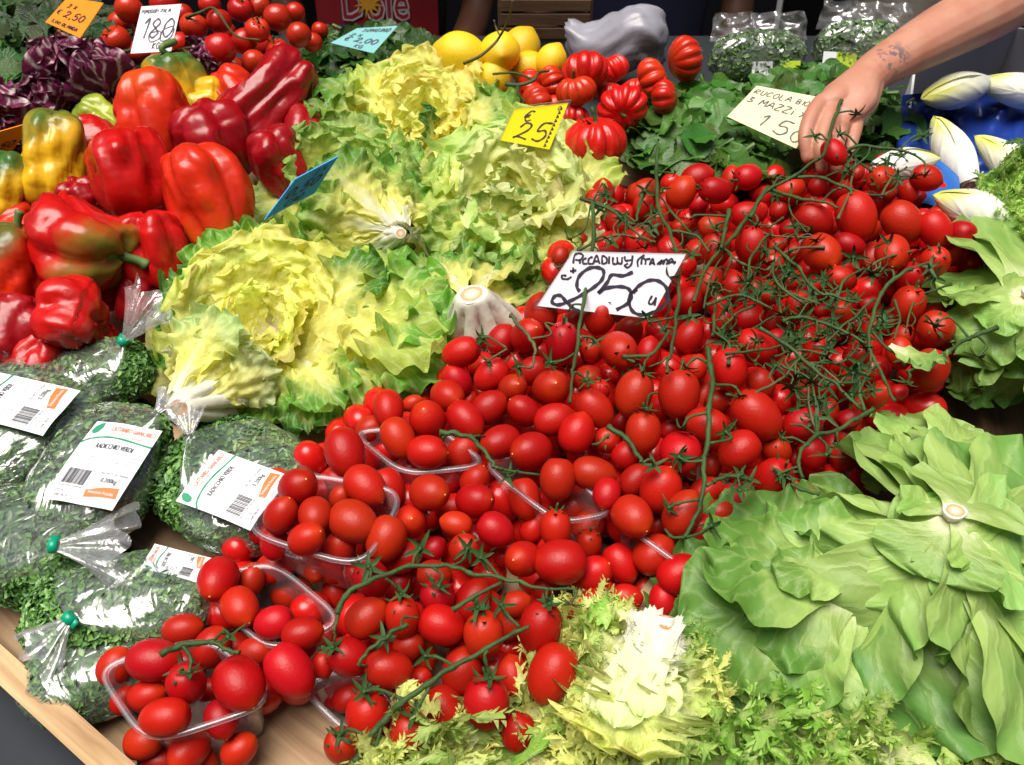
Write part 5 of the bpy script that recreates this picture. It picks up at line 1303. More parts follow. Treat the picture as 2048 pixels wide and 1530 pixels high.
def pepper_mesh(seed, lobes, elong, bend, taper):
    """unit pepper: stem end at +z, about one wide and 'elong' long"""
    rr = random.Random(seed); ph = rr.uniform(0, 6.28); n, seg = 30, 44
    amp = [rr.uniform(.55, 1.25) for _ in range(lobes)]
    v, f = [], []
    for i in range(n):
        a = math.pi * (i + .25) / (n - .5)
        c = math.cos(a)
        z = -c * elong / 2
        up = (1 + c) / 2                      # 1 at the blossom end (bottom)
        r = .5 * math.sin(a) ** .55 * (1 - taper * up)
        for k in range(seg):
            q = 2 * math.pi * k / seg
            lo = abs(math.cos(lobes / 2 * q + ph))
            g = 1 - .26 * (1 - lo) ** 2.2 * (.6 + .6 * amp[int((q / 6.2832) * lobes) % lobes])
            g *= 1 + .26 * nz(math.cos(q) * 1.3 + seed, math.sin(q) * 1.3, z * 1.4) + .06 * nz(math.cos(q) * 3 + seed, math.sin(q) * 3, z * 3)
            cz = nz(math.cos(q) * 1.1 + seed * 2.3, math.sin(q) * 1.1, z * 1.5 + 4)
            g *= 1 - .17 * max(0.0, 1 - abs(cz) * 5.0) ** 1.4
            R = r * g
            zz = z
            if a < .75: zz -= -.0 + .0
            if up < .25: zz -= .16 * (1 - math.sin(a)) * (1 - .6 * lo) + .02      # sunk shoulder at the stem
            if up > .8: zz += .20 * (up - .8) / .2 * (1 - lo * .75) * (1 - math.sin(a))
            bx = bend * (z / elong) ** 2 * 1.6
            # the first ring is at z = -elong/2 (blossom end after the flip below)
            v.append((R * math.cos(q) + bx, R * math.sin(q), -zz))
    for i in range(n - 1):
        for k in range(seg):
            a, b_ = i * seg + k, i * seg + (k + 1) % seg
            f.append((a, a + seg, b_ + seg, b_))
    f.append(tuple(range(seg))); f.append(tuple((n - 1) * seg + k for k in range(seg))[::-1])
    return mesh_of('bell_pepper', v, f)
def pstem_mesh(seed):
    rr = random.Random(seed)
    mb = MB()
    pts = catmull([Vector((0, 0, -.06)), Vector((.0, 0, .06)), Vector((rr.uniform(-.08, .08), rr.uniform(-.08, .08), .20)), Vector((rr.uniform(-.2, .2), rr.uniform(-.2, .2), .30))], 4)
    v, f = tube_vf(pts, [.16, .11, .08, .07, .065, .06, .06, .06, .062, .065, .07, .075, .07], 10); mb.add(v, f)
    v, f = lathe_vf([(.20, -.05), (.19, -.02), (.12, .01), (.06, .02)], 12, lambda a, t: 1 + .12 * math.cos(5 * a)); mb.add(v, f)
    return mb.mesh('pepper_stem')
RED = (.46, .007, .006); RED2 = (.55, .022, .006); DRED = (.28, .004, .008); YEL = (.70, .40, .012); GRN = (.045, .12, .022); LGR = (.30, .36, .03); ORG = (.60, .075, .008)
PG = 'bell peppers heaped at the left'
# label, x, y, width px, height ratio, direction of the stem end in the picture, tilt to the viewer, colour, second colour (towards the stem), amount, n, lobes, taper, bend, seed
PEP = [
 ('glossy red pepper standing up behind the others, right of the radicchio', 315, 235, 150, 1.25, 100, 15, RED2, ORG, .35, .115, 3, .25, .15, 1),
 ('yellow pepper with green shoulder behind the upright red pepper', 350, 185, 120, 1.2, 95, 20, YEL, GRN, .50, .085, 4, .1, .0, 2),
 ('yellow and green striped pepper mostly hidden behind the red peppers', 415, 205, 95, 1.0, 180, 0, YEL, GRN, .55, .07, 3, .1, .1, 3),
 ('orange red pepper tip behind the long dark red pepper', 470, 185, 95, 1.1, 120, 0, RED2, ORG, .1, .08, 3, .2, .0, 4),
 ('long dark red pepper slanting up to the right beside the escarole', 530, 205, 130, 1.85, 228, 10, DRED, RED, .1, .115, 3, .15, .1, 5),
 ('dark red pepper with brown blossom scar in the centre of the peppers', 425, 285, 150, 1.1, -80, -35, DRED, RED, .1, .10, 4, .15, .0, 6),
 ('broad red pepper left of centre with a deep middle groove', 260, 350, 165, 1.15, -75, -10, RED, RED2, .2, .13, 3, .15, .2, 7),
 ('orange red pepper with two deep folds at the lower right', 415, 390, 155, 1.35, -70, -5, RED2, ORG, .4, .13, 4, .15, -.2, 8),
 ('smooth dark red pepper beside the blue price card', 555, 325, 120, 1.2, -70, -20, DRED, RED, .1, .10, 3, .3, .0, 9),
 ('big yellow pepper with dark green top at the left', 112, 325, 135, 1.45, 85, 5, YEL, GRN, .42, .115, 4, .12, .0, 10),
 ('small green yellow pepper behind the big yellow pepper', 205, 240, 85, 1.2, 150, 0, LGR, GRN, .4, .08, 3, .2, .1, 11),
 ('red pepper half hidden between the yellow pepper and broad red pepper', 192, 300, 110, 1.2, 110, 0, RED, RED2, .0, .09, 3, .2, .0, 12),
 ('small purplish red pepper with two lobes below the yellow pepper', 160, 400, 95, 1.0, -90, -40, DRED, RED, .0, .085, 4, .1, .0, 13),
 ('green and yellow pepper cut by the left edge', 12, 385, 105, 1.5, 80, 0, YEL, GRN, .55, .10, 3, .1, .1, 14),
 ('large red pepper with an orange green stem end at the left front', 150, 495, 185, 1.1, -25, 10, RED, (.16, .16, .02), .42, .125, 4, .1, .35, 15),
 ('orange red pepper with dark green shoulder at the left edge', 28, 540, 150, 1.2, 80, 10, RED2, GRN, .40, .11, 3, .15, .0, 16),
 ('red three lobed pepper right of the large red pepper', 305, 500, 140, 1.15, -85, -15, RED, RED2, .1, .10, 3, .15, .1, 17),
 ('squat red pepper with a pinched middle below the large red pepper', 145, 635, 150, .85, 175, 5, RED, RED2, .1, .105, 4, .05, .1, 18),
 ('dark red pepper at the left edge above the bag of greens', 25, 665, 140, 1.1, 90, 0, DRED, RED, .0, .085, 3, .15, .0, 19),
 ('red pepper peeking out above the left bag label', 85, 728, 130, 1.0, 60, 0, RED, RED2, .0, .065, 3, .1, .0, 20),
 ('dark red pepper in the gap left of the escarole leaves', 285, 590, 110, 1.2, 90, 0, DRED, RED, .0, .06, 3, .2, .0, 21),
 ('red pepper in the gap behind the bag tie', 195, 700, 110, 1.0, 90, 0, RED, RED2, .0, .05, 3, .2, .0, 22),
 ('dark red pepper deep behind the blue card and escarole', 610, 300, 140, 1.2, 100, 0, DRED, RED, .0, .06, 3, .2, .0, 23),
 ('dark red pepper under the orange red folded pepper', 370, 470, 120, 1.2, 60, 0, DRED, RED, .0, .05, 3, .2, .0, 24),
 ('orange red pepper under the green shouldered one at the left', 30, 460, 120, .9, 30, 0, RED2, ORG, .2, .065, 3, .2, .0, 25),
 ('red pepper under the large red pepper, mostly hidden', 225, 560, 130, 1.1, 10, 0, RED, RED2, .0, .06, 3, .2, .0, 26),
]
for (lab, x, y, w, el, ang, tilt, c1, c2, am, n_, lob, tap, bend, sd) in PEP:
    P = Q(x, y, n_); s = 1.12 * w * mpp(P)
    a, b_ = math.radians(ang), math.radians(tilt)
    z = (CRT * math.cos(a) + CUP * math.sin(a)) * math.cos(b_) - FWD * math.sin(b_)
    M = frame_z(P, z, sd * 1.7) @ Matrix.Diagonal((s, s, s, 1))
    o = ob('bell_pepper', pepper_mesh(sd, lob, el, bend, tap), M_PEP, M=M, color=(*c1, 1))
    o['second_color'] = [float(q) for q in c2]; o['second_amount'] = float(am)
    tag(o, lab, 'pepper', PG)
    ob('stem', pstem_mesh(sd), M_PSTEM, o, Matrix.Translation((bend * .4, 0, el / 2 - (.12 if sd in (2, 15, 16) else .20))) @ Matrix.Diagonal(((.75, .75, .75, 1) if sd in (2, 15, 16) else (.5, .5, .45, 1))))

# ------------------------------------------------------------------ round vine tomatoes, ribbed tomatoes, lemons
def round_mesh(seed, flat, ribs, depth_, n=20, seg=40):
    rr = random.Random(seed); ph = rr.uniform(0, 6.28)
    rb = [rr.uniform(.5, 1.2) for _ in range(max(1, ribs))]
    prof = []
    for i in range(n):
        a = math.pi * (i + .3) / (n - .4)
        z = -math.cos(a) * flat / 2
        if a < .55: z += .10 * flat * (1 - a / .55) ** 1.4
        prof.append((.5 * math.sin(a) ** .82, z))
    def lob(a, t):
        if not ribs: return 1 + .015 * math.cos(3 * a + ph)
        g = abs(math.sin(ribs * a / 2 + ph + .5 * math.sin(a * 2 + ph)))
        k = math.sin(math.pi * min(1, t * .8 + .2)) if t < .9 else .5
        return 1 - depth_ * (1 - g) ** 1.6 * (1.15 - .75 * t) * rb[int(ribs * a / 6.2832) % ribs] + .05 * math.sin(2 * a + ph)
    v, f = lathe_vf(prof, seg if not ribs else 72, lob)
    return mesh_of('tomato', v, f)
ROUND = [round_mesh(s, .88, 0, 0) for s in range(4)]
RIBBED = [round_mesh(s + 9, .70, 9 + s % 4, .30) for s in range(5)]
CALS = [calyx_mesh('calyx', 80 + s, 6, .36) for s in range(4)]
def fruit(name, mesh, mat, x, y, w, n_, ang, tilt, lab, cat, group, calyx=None, cz=-.40, sp=0.0, cs=1.0):
    P = Q(x, y, n_); s = w * mpp(P)
    a, b_ = math.radians(ang), math.radians(tilt)
    z = (CRT * math.cos(a) + CUP * math.sin(a)) * math.cos(b_) - FWD * math.sin(b_)
    o = ob(name, mesh, mat, M=frame_z(P, z, sp) @ Matrix.Diagonal((s, s, s, 1)))
    tag(o, lab, cat, group)
    if calyx is not None: ob('calyx', calyx, M_CALYX, o, Matrix.Translation((0, 0, cz)) @ Matrix.Diagonal((cs, cs, cs, 1)))
    return o
rr = random.Random(77)
# x, y, width, n, stem direction in picture (the fruit's lower end points the other way), shows calyx
VT = [(232, 80, 58, .10, 1), (195, 100, 45, .07, 0), (210, 118, 60, .075, 1), (258, 18, 56, .10, 0), (330, 8, 60, .09, 0), (388, 52, 55, .115, 0), (390, 118, 58, .085, 1), (332, 122, 60, .07, 0),
      (438, 42, 50, .12, 0), (482, 18, 52, .12, 1), (440, 98, 66, .11, 0), (488, 82, 52, .10, 0), (515, 60, 50, .12, 1), (555, 35, 56, .12, 0), (590, 25, 40, .10, 0), (598, 70, 50, .12, 0), (555, 100, 46, .09, 1),
      (508, 125, 50, .08, 0), (470, 140, 50, .06, 0), (415, 150, 50, .06, 0), (360, 88, 48, .07, 0), (365, 30, 44, .08, 0), (420, 10, 46, .10, 0), (520, 15, 46, .10, 0), (550, 128, 45, .06, 0), (625, 85, 40, .09, 0), (290, 60, 50, .06, 0), (450, 65, 45, .07, 1), (280, 105, 48, .05, 0), (530, 90, 45, .06, 0), (640, 60, 34, .07, 0), (240, 45, 46, .06, 0)]
names = {}
for k, (x, y, w, n_, c) in enumerate(VT):
    pl = 'left of the white price card' if x < 275 else 'below or behind the white price card' if x < 375 else 'right of the white price card' if x < 480 else 'beside the red shirted vendor'
    row = 'top row' if y < 48 else 'middle row' if y < 95 else 'bottom row'
    names.setdefault((pl, row), []).append((x, y, w, n_, c, k))
for (pl, row), L in names.items():
    L.sort()
    for i, (x, y, w, n_, c, k) in enumerate(L):
        o_ = ordinal(i, len(L))
        fruit('round_tomato', ROUND[k % 4], M_VTOM, x, y, w, n_, rr.uniform(-130, -50), -55 if c else rr.uniform(-10, 40), (o_ + ' ' if o_ else '') + 'round vine tomato ' + pl + ', ' + row, 'tomato', 'round vine tomatoes at the back', CALS[k % 4] if c else None, -.37, rr.uniform(0, 6))
BT = [(1190, 283, 132, .10, 1, -90, -30, 'largest ribbed tomato at the front beside the rocket'), (1170, 143, 98, .13, 0, -90, 10, 'broad ribbed tomato on top beside the grey bag'), (1225, 140, 70, .10, 0, -60, 0, 'ribbed tomato behind the topmost one near the grey bag'),
      (1152, 182, 84, .115, 1, -70, -30, 'ribbed tomato with calyx in the middle of its heap'), (1105, 165, 66, .10, 0, 200, 0, 'small ribbed tomato right of the lemons'), (1060, 172, 70, .09, 0, 180, 0, 'ribbed tomato directly below the lemons'),
      (1075, 208, 80, .09, 0, 200, 10, 'deeply ribbed tomato above the yellow price card'), (1245, 215, 100, .115, 1, 80, -45, 'ribbed tomato with dark calyx above the largest one'), (1220, 190, 60, .09, 0, 90, 0, 'ribbed tomato tucked behind the calyx bearing one'),
      (1305, 158, 80, .125, 0, 20, 20, 'wrinkled ribbed tomato at the right of the heap'), (1328, 195, 72, .11, 0, 0, 20, 'ribbed tomato beside the rocket leaves'), (1370, 118, 88, .125, 0, 200, 10, 'bright ribbed tomato alone in front of the salad bag'),
      (1140, 240, 80, .075, 0, 90, 0, 'ribbed tomato behind the yellow price card corner'), (1275, 180, 60, .085, 0, 90, 0, 'small ribbed tomato deep between two others'), (1110, 215, 66, .07, 0, 90, 0, 'ribbed tomato under the deeply ribbed one'),
      (1030, 190, 55, .06, 0, 90, 0, 'ribbed tomato half covered by the back escarole'), (1330, 225, 50, .075, 0, 90, 0, 'small ribbed tomato at the edge of the rocket')]
for k, (x, y, w, n_, c, ang, ti, lab) in enumerate(BT):
    fruit('ribbed_tomato', RIBBED[k % 5], M_BEEF, x, y, w, n_, ang, ti, lab, 'tomato', 'ribbed beef tomatoes', CALS[k % 4] if c else None, -.26, rr.uniform(0, 6), .8)
def lemon_mesh(seed):
    prof = []
    n = 20
    for i in range(n):
        a = math.pi * (i + .3) / (n - .4); c = math.cos(a)
        z = -c * 1.12 / 2; r = .5 * math.sin(a) ** .9
        if a > 2.7: z += .09 * ((a - 2.7) / .44) ** 1.2
        if a < .35: z -= .03 * (1 - a / .35)
        prof.append((r, z))
    v, f = lathe_vf(prof, 28, lambda a, t: 1 + .02 * math.sin(2 * a + seed) + .015 * math.sin(5 * a + seed))
    return mesh_of('lemon', v, f)
LEM = [lemon_mesh(s) for s in range(3)]
for k, (x, y, w, n_, ang, ti, lab) in enumerate([(922, 112, 92, .13, 165, 15, 'large bright lemon at the left of the pile'), (1000, 104, 80, .135, -80, 60, 'orange toned lemon in the middle with its end showing'),
        (1040, 98, 78, .115, 60, 0, 'lemon behind the middle one with the twig on it'), (1102, 122, 60, .12, 60, 20, 'small lemon at the right beside ribbed tomatoes'), (988, 158, 66, .105, 90, 10, 'lemon below the others above the escarole'),
        (1058, 138, 70, .10, 0, 0, 'lemon tucked under the pile behind the thin stem'), (950, 150, 70, .08, 0, 0, 'lemon partly covered by the back escarole')]):
    o = fruit('lemon', LEM[k % 3], M_LEMON, x, y, w, n_, ang, ti, lab, 'lemon', 'lemons at the back')
# the twig on the lemons and the stem between lemons and ribbed tomatoes
def twig(label, pts, n_, rad, br=(), mat=None):
    p = [Q(x, y, n_ + dn) for x, y, dn in pts]
    M = DISP(p[len(p) // 2]); Mi = M.inverted()
    t = thing('twig', label, 'twig', M)
    c = catmull([Mi @ q for q in p], 6); v, f = tube_vf(c, [rad * (1.1 - .6 * i / len(c)) for i in range(len(c))], 7)
    ob('stem', mesh_of('stem', v, f), mat or M_VINE2, t)
    for b_ in br:
        q = [Mi @ Q(x, y, n_ + dn) for x, y, dn in b_]; c = catmull(q, 5); v, f = tube_vf(c, rad * .6, 6)
        ob('side_stem', mesh_of('side_stem', v, f), mat or M_VINE2, t)
twig('thin brown twig lying on the lemons and reaching up', [(928, 127, .0), (960, 112, .015), (988, 88, .02), (1000, 72, .03), (1012, 50, .05), (1022, 20, .08), (1025, 2, .10)], .155, .0024, [[(1000, 72, .03), (992, 55, .035), (988, 40, .045)]])
twig('green forked stem on the ribbed tomatoes beside the lemons', [(1010, 168, .0), (1040, 170, .0), (1068, 160, .005), (1078, 145, .01), (1098, 142, .0)], .14, .003, [[(1068, 160, .005), (1030, 146, .0), (985, 148, .0)], [(1035, 172, 0), (1038, 190, -.01), (1050, 205, -.02)]], M_VINE)
# stems among the round tomatoes
twig('green stem between the round vine tomatoes below the white card', [(228, 108, 0), (255, 102, .01), (290, 95, .01), (330, 105, .0), (365, 98, .0), (400, 92, 0)], .115, .003, [[(365, 98, 0), (380, 110, .005), (388, 118, 0)]], M_VINE)
twig('green stem among the round vine tomatoes right of the white card', [(372, 35, 0), (400, 25, .01), (430, 18, .01), (470, 70, .0), (520, 80, 0)], .135, .0026, (), M_VINE)
# the tomato held by the hand
fruit('plum_tomato', PLUM[2], M_TOM, 1668, 305, 46, .165, -60, 20, 'plum tomato held in the fingers of the reaching hand', 'tomato', 'plum tomatoes in the front heap')
# ------------------------------------------------------------------ price cards with handwriting
STROKES = {
 'A': [[(0,0),(.45,1),(.9,0)],[(.18,.4),(.72,.4)]], 'B': [[(.05,0),(.05,1),(.6,.9),(.6,.6),(.05,.52),(.75,.35),(.6,.05),(.05,0)]], 'C': [[(.8,.85),(.4,1),(.05,.6),(.1,.15),(.45,0),(.85,.15)]],
 'D': [[(.1,0),(.1,1),(.6,.9),(.85,.5),(.6,.08),(.1,0)]], 'E': [[(.8,1),(.1,1),(.1,0),(.8,0)],[(.1,.52),(.65,.52)]], 'G': [[(.8,.85),(.4,1),(.05,.55),(.3,0),(.8,.1),(.8,.45),(.5,.45)]], 'I': [[(.3,1),(.3,0)]],
 'K': [[(.1,1),(.1,0)],[(.8,.95),(.15,.45),(.8,0)]], 'L': [[(.1,1),(.1,0),(.75,0)]], 'M': [[(0,0),(.1,1),(.45,.4),(.8,1),(.9,0)]], 'N': [[(.05,0),(.08,1),(.75,0),(.8,1)]], 'O': [[(.4,1),(.05,.6),(.2,.05),(.6,.03),(.85,.45),(.65,.95),(.4,1)]],
 'P': [[(.1,0),(.1,1),(.7,.95),(.75,.6),(.1,.48)]], 'R': [[(.1,0),(.1,1),(.7,.92),(.65,.58),(.1,.5),(.8,0)]], 'S': [[(.75,.88),(.3,1),(.1,.75),(.7,.35),(.5,.02),(.05,.12)]], 'T': [[(0,1),(.9,1)],[(.45,1),(.45,0)]], 'U': [[(.1,1),(.12,.2),(.45,0),(.75,.2),(.8,1)]],
 'V': [[(0,1),(.4,0),(.85,1)]], 'X': [[(.05,.8),(.75,.05)],[(.75,.8),(.05,.05)]], 'Y': [[(.05,1),(.1,.55),(.6,.55)],[(.8,1),(.7,.2),(.35,-.25),(.1,-.1)]], 'Z': [[(.05,1),(.8,.95),(.05,.05),(.85,0)]], 'i': [[(.2,.62),(.2,0)],[(.2,.85),(.22,.9)]],
 '0': [[(.45,1),(.1,.7),(.1,.25),(.45,0),(.8,.3),(.8,.75),(.45,1)]], '1': [[(.15,.75),(.45,1),(.4,0)]], '2': [[(.08,.72),(.3,1),(.7,.9),(.65,.55),(.0,.02),(.25,.12),(.85,.0)]], '3': [[(.1,.95),(.6,.95),(.3,.55),(.75,.35),(.5,0),(.05,.08)]],
 '5': [[(.85,1),(.3,.98),(.15,.55),(.6,.6),(.8,.3),(.5,0),(.05,.08)]], '8': [[(.45,.5),(.1,.75),(.4,1),(.7,.75),(.1,.25),(.4,0),(.75,.25),(.45,.5)]], '€': [[(.85,.9),(.45,1),(.1,.55),(.4,0),(.85,.1)],[(0,.6),(.6,.6)],[(0,.42),(.55,.42)]],
 ',': [[(.25,.1),(.1,-.2)]], '(': [[(.5,1.1),(.15,.5),(.45,-.15)]], '.': [[(.2,.0),(.25,.04)]], '%': [[(.1,0),(.8,1)],[(.1,.8),(.25,.95)],[(.6,.1),(.75,.2)]]}
def ribbon(mb, pts, w, z):
    c = catmull([Vector((x, y, 0)) for x, y in pts], 5) if len(pts) > 2 else [Vector((x, y, 0)) for x, y in pts]
    v, f = [], []
    for i, p in enumerate(c):
        t = (c[min(i + 1, len(c) - 1)] - c[max(i - 1, 0)])
        t = t.normalized() if t.length > 1e-9 else Vector((1, 0, 0))
        nr = Vector((-t.y, t.x, 0)); k = w / 2 * (1 + .18 * math.sin(i * 1.3))
        v += [p + nr * k + Vector((0, 0, z)), p - nr * k + Vector((0, 0, z))]
    for i in range(len(c) - 1): f.append((2 * i, 2 * i + 1, 2 * i + 3, 2 * i + 2))
    mb.add(v, f)
def write(mb, text, x, y, h, w, z, slant=.1, adv=.98, wid=.72):
    for ch in text:
        if ch == ' ': x += h * .5; continue
        for st in STROKES.get(ch, []):
            ribbon(mb, [(x + (px * wid + py * slant) * h, y + py * h) for px, py in st], w, z)
        x += h * adv * wid * (.55 if ch in 'Ii,.(' else 1.15)
def card(label, corners, ns, paper, strokes=(), texts=(), pstrokes=(), group='handwritten price cards', sleeve=False, ink=None):
    """corners: TL, TR, BR, BL in the picture, ns: their heights; texts in card units (0..1 across, 0..1 up)"""
    TL, TR, BR, BL = [Q(x, y, n_) for (x, y), n_ in zip(corners, ns)]
    ex = (TR - TL + BR - BL); ex.normalize()
    nrm = ex.cross((TL - BL + TR - BR)).normalized()
    if nrm.dot(CAM - TL) < 0: nrm = -nrm
    ey = nrm.cross(ex)
    cen = (TL + TR + BR + BL) / 4
    M = frame(cen, ex, ey, nrm); Mi = M.inverted()
    t = thing('price_card', label, 'price card', M, group)
    q = [Mi @ p for p in (TL, TR, BR, BL)]
    q = [Vector((p.x, p.y, 0)) for p in q]
    def bil(u, v): return q[3] * (1 - u) * (1 - v) + q[2] * u * (1 - v) + q[1] * u * v + q[0] * (1 - u) * v
    v, f = [], []
    nx = 6
    for i in range(nx + 1):
        for j in range(nx + 1):
            p = bil(i / nx, j / nx); v.append((p.x, p.y, 0.0))
    for i in range(nx + 1):
        for j in range(nx + 1):
            p = bil(i / nx, j / nx); v.append((p.x, p.y, -.0012))
    k = (nx + 1) ** 2
    for i in range(nx):
        for j in range(nx):
            a = i * (nx + 1) + j; b_ = a + nx + 1
            f.append((a, b_, b_ + 1, a + 1)); f.append((a + k, a + 1 + k, b_ + 1 + k, b_ + k))
    edge = [i * (nx + 1) for i in range(nx + 1)] + [nx * (nx + 1) + j for j in range(1, nx + 1)] + [i * (nx + 1) + nx for i in range(nx - 1, -1, -1)] + [j for j in range(nx - 1, 0, -1)]
    for a, b_ in zip(edge, edge[1:] + edge[:1]): f.append((a, a + k, b_ + k, b_))
    ob('paper', mesh_of('paper', v, f, False), M_PAPER[paper], t)
    mb = MB()
    W = (q[1] - q[0]).length; H = (q[0] - q[3]).length
    # handwriting placed in picture coordinates is carried onto the card's plane
    def onto(px, py):
        r = ray(px, py); s = (cen - CAM).dot(nrm) / r.dot(nrm)
        p = Mi @ (CAM + r * s); return (p.x, p.y)
    for pts, w in pstrokes: ribbon(mb, [onto(*p) for p in pts], w, .0006)
    tmp = MB()
    for (s, u, vv, h, w) in texts: write(tmp, s, u, vv, h, w, 0)
    if tmp.v:
        mb.add([tuple(bil(p[0], p[1])[:2]) + (.0006,) for p in tmp.v], tmp.f)
    if mb.v: ob('handwriting', mb.mesh('handwriting', False), ink or M_INK, t)
    if sleeve:
        o2 = [bil(a_, b2) for (a_, b2) in ((-.045, -.06), (1.045, -.06), (1.045, 1.06), (-.045, 1.06))]; i2 = [bil(a_, b2) for (a_, b2) in ((.004, .004), (.996, .004), (.996, .996), (.004, .996))]
        v = [(p.x, p.y, z_) for z_ in (.0014, -.0022) for p in o2 + i2]
        f = []
        for k in range(4):
            j = (k + 1) % 4; f += [(k, j, j + 4, k + 4), (k + 8, k + 12, j + 12, j + 8), (k, k + 8, j + 8, j), (k + 4, j + 4, j + 12, k + 12)]
        ob('clear_sleeve', mesh_of('clear_sleeve', v, f, False), M_SLEEVE, t)
    return t
K = lambda pts: [(1060 + x / 6.024, 480 + y / 6.024) for x, y in pts]
big = [K([(600,620),(565,560),(590,440),(700,345),(810,330),(885,370),(870,470),(780,560),(640,650),(480,735),(340,780),(265,745),(300,675),(370,670),(430,735),(520,820),(600,860)]),
       K([(1240,385),(1120,430),(985,420),(930,510),(820,640)]), K([(820,640),(920,580),(1080,560),(1190,590),(1220,680),(1180,760),(1040,840)]),
       K([(1240,640),(1300,560),(1420,490),(1540,490),(1640,570),(1660,690),(1600,800),(1460,880),(1330,900),(1230,850),(1190,730),(1220,640),(1290,590)])]
sm_ = [K([(520,280),(540,180),(600,160),(640,190),(600,240),(545,235)]), K([(600,285),(605,235)]), K([(680,215),(640,240),(640,280),(690,285)]), K([(755,200),(710,225),(705,280),(760,285)]),
       K([(760,290),(800,185),(840,285)]), K([(775,255),(830,255)]), K([(870,290),(870,195),(920,215),(920,270),(870,290)]), K([(955,195),(950,285)]), K([(1000,205),(1000,280),(1050,280),(1050,205)]), K([(1050,270),(1100,285),(1110,205)]),
       K([(1140,195),(1150,245),(1220,240)]), K([(1235,185),(1225,280),(1180,330),(1140,310),(1180,280)]), K([(1380,180),(1300,240),(1300,320)]),
       K([(1340,295),(1350,225),(1390,235),(1390,295)]), K([(1400,230),(1450,225)]), K([(1440,300),(1475,225),(1500,300)]), K([(1450,275),(1495,275)]), K([(1530,295),(1590,240),(1560,290),(1620,240)]), K([(1600,295),(1640,230),(1680,290)]), K([(1640,295),(1700,225),(1740,290)]), K([(1680,265),(1760,265)]),
       K([(440,430),(390,425),(385,460),(450,470),(500,440)]), K([(480,375),(560,365)]), K([(520,330),(520,400)]), K([(1470,670),(1430,750),(1470,770),(1520,690)]), K([(1520,690),(1500,790)])]
card('white price card reading PICCADILLY and 250 lying on the tomatoes', [(1146, 502), (1372, 508), (1302, 637), (1074, 612)], [.180, .180, .130, .130], 'white', pstrokes=[(p, .0036) for p in big] + [(p, .0021) for p in sm_], sleeve=True)
card('orange price card reading 2,50 stuck in dark greens at the top left', [(132, -8), (210, 8), (157, 74), (94, 46)], [.15, .15, .11, .11], 'orange', texts=[('2 X', .20, .66, .13, .022), ('€', .06, .40, .14, .025), ('2,50', .28, .36, .20, .032), ('3,00 OLANDA', .10, .10, .09, .02)])
card('white price card with 1,80 standing in the round tomatoes', [(283, 13), (363, 8), (342, 102), (261, 107)], [.165, .165, .13, .13], 'white', texts=[('POMODORI ITALIA', .04, .84, .07, .016), ('1', .12, .30, .42, .04), ('80', .34, .30, .40, .04), ('KG', .50, .07, .12, .025)], pstrokes=[([(318, 62), (300, 68), (300, 84), (318, 78), (322, 66), (318, 62)], .002), ([(345, 52), (325, 62), (322, 82), (340, 76), (348, 60), (345, 52)], .002)])
card('orange price card at the left edge beside the yellow pepper', [(-35, 272), (70, 244), (20, 306), (-75, 335)], [.15, .15, .11, .11], 'orange', texts=[('1,50', .35, .3, .2, .03), ('KG', .6, .08, .14, .02)])
card('pale blue price card reading 2,00 on the dark round greens', [(712, 54), (797, 54), (745, 104), (663, 88)], [.155, .155, .13, .13], 'teal', texts=[('SONGINO', .25, .78, .13, .022), ('2 X', .12, .52, .14, .025), ('€ 2,00', .12, .28, .19, .03), ('KG', .5, .06, .12, .02)])
card('yellow price card tucked between back escarole and ribbed tomatoes', [(1028, 216), (1137, 207), (1099, 298), (1000, 282)], [.185, .185, .145, .145], 'yellow', texts=[('25', .22, .14, .42, .035), ('€', .25, .62, .26, .03), ('C', .84, .86, .08, .012)], pstrokes=[([(1121 - k * 3.6, 214 + k * 8.2), (1124 - k * 3.6, 217 + k * 8.2), (1119 - k * 3.6, 219 + k * 8.2)], .0016) for k in range(10)], sleeve=True)
card('blue price card reading 0,50 standing in the escarole leaves', [(592, 360), (676, 311), (630, 388), (528, 438)], [.215, .225, .185, .175], 'blue', texts=[('0,50', .14, .40, .26, .045), ('CAD', .30, .12, .16, .03), ('2 X', .55, .76, .14, .025)])
card('pale yellow price card reading RUCOLA 3 MAZZI beside the hand', [(1513, 168), (1652, 200), (1592, 294), (1455, 236)], [.165, .165, .125, .125], 'cream', texts=[('RUCOLA', .04, .78, .115, .016), ('BIO iT', .66, .78, .095, .014), ('3 MAZZi X', .04, .54, .14, .018), ('1', .36, .12, .26, .022), ('5', .60, .10, .30, .025), ('0', .84, .08, .24, .02)])

# ------------------------------------------------------------------ bags of chopped green chicory
FONT_CACHE = {}
def text_vf(s, size):
    cu = bpy.data.curves.new('t', 'FONT'); cu.body = s; cu.size = size; cu.fill_mode = 'FRONT'; cu.resolution_u = 2
    o = bpy.data.objects.new('t', cu); COL.objects.link(o)
    dg = bpy.context.evaluated_depsgraph_get(); ev = o.evaluated_get(dg); me = ev.to_mesh()
    v = [tuple(q.co) for q in me.vertices]; f = [tuple(p.vertices) for p in me.polygons]
    ev.to_mesh_clear(); bpy.data.objects.remove(o); bpy.data.curves.remove(cu)
    return v, f
def text_into(mb, s, x, y, size, z, maxw=None, bold=0.0):
    v, f = text_vf(s, size)
    if not v: return
    k = 1.0
    w = max(p[0] for p in v)
    if maxw: k = maxw / w
    mb.add([(x + p[0] * k, y + p[1], z) for p in v], f)
    if bold: mb.add([(x + p[0] * k + bold, y + p[1] + bold * .3, z + .00003) for p in v], f)
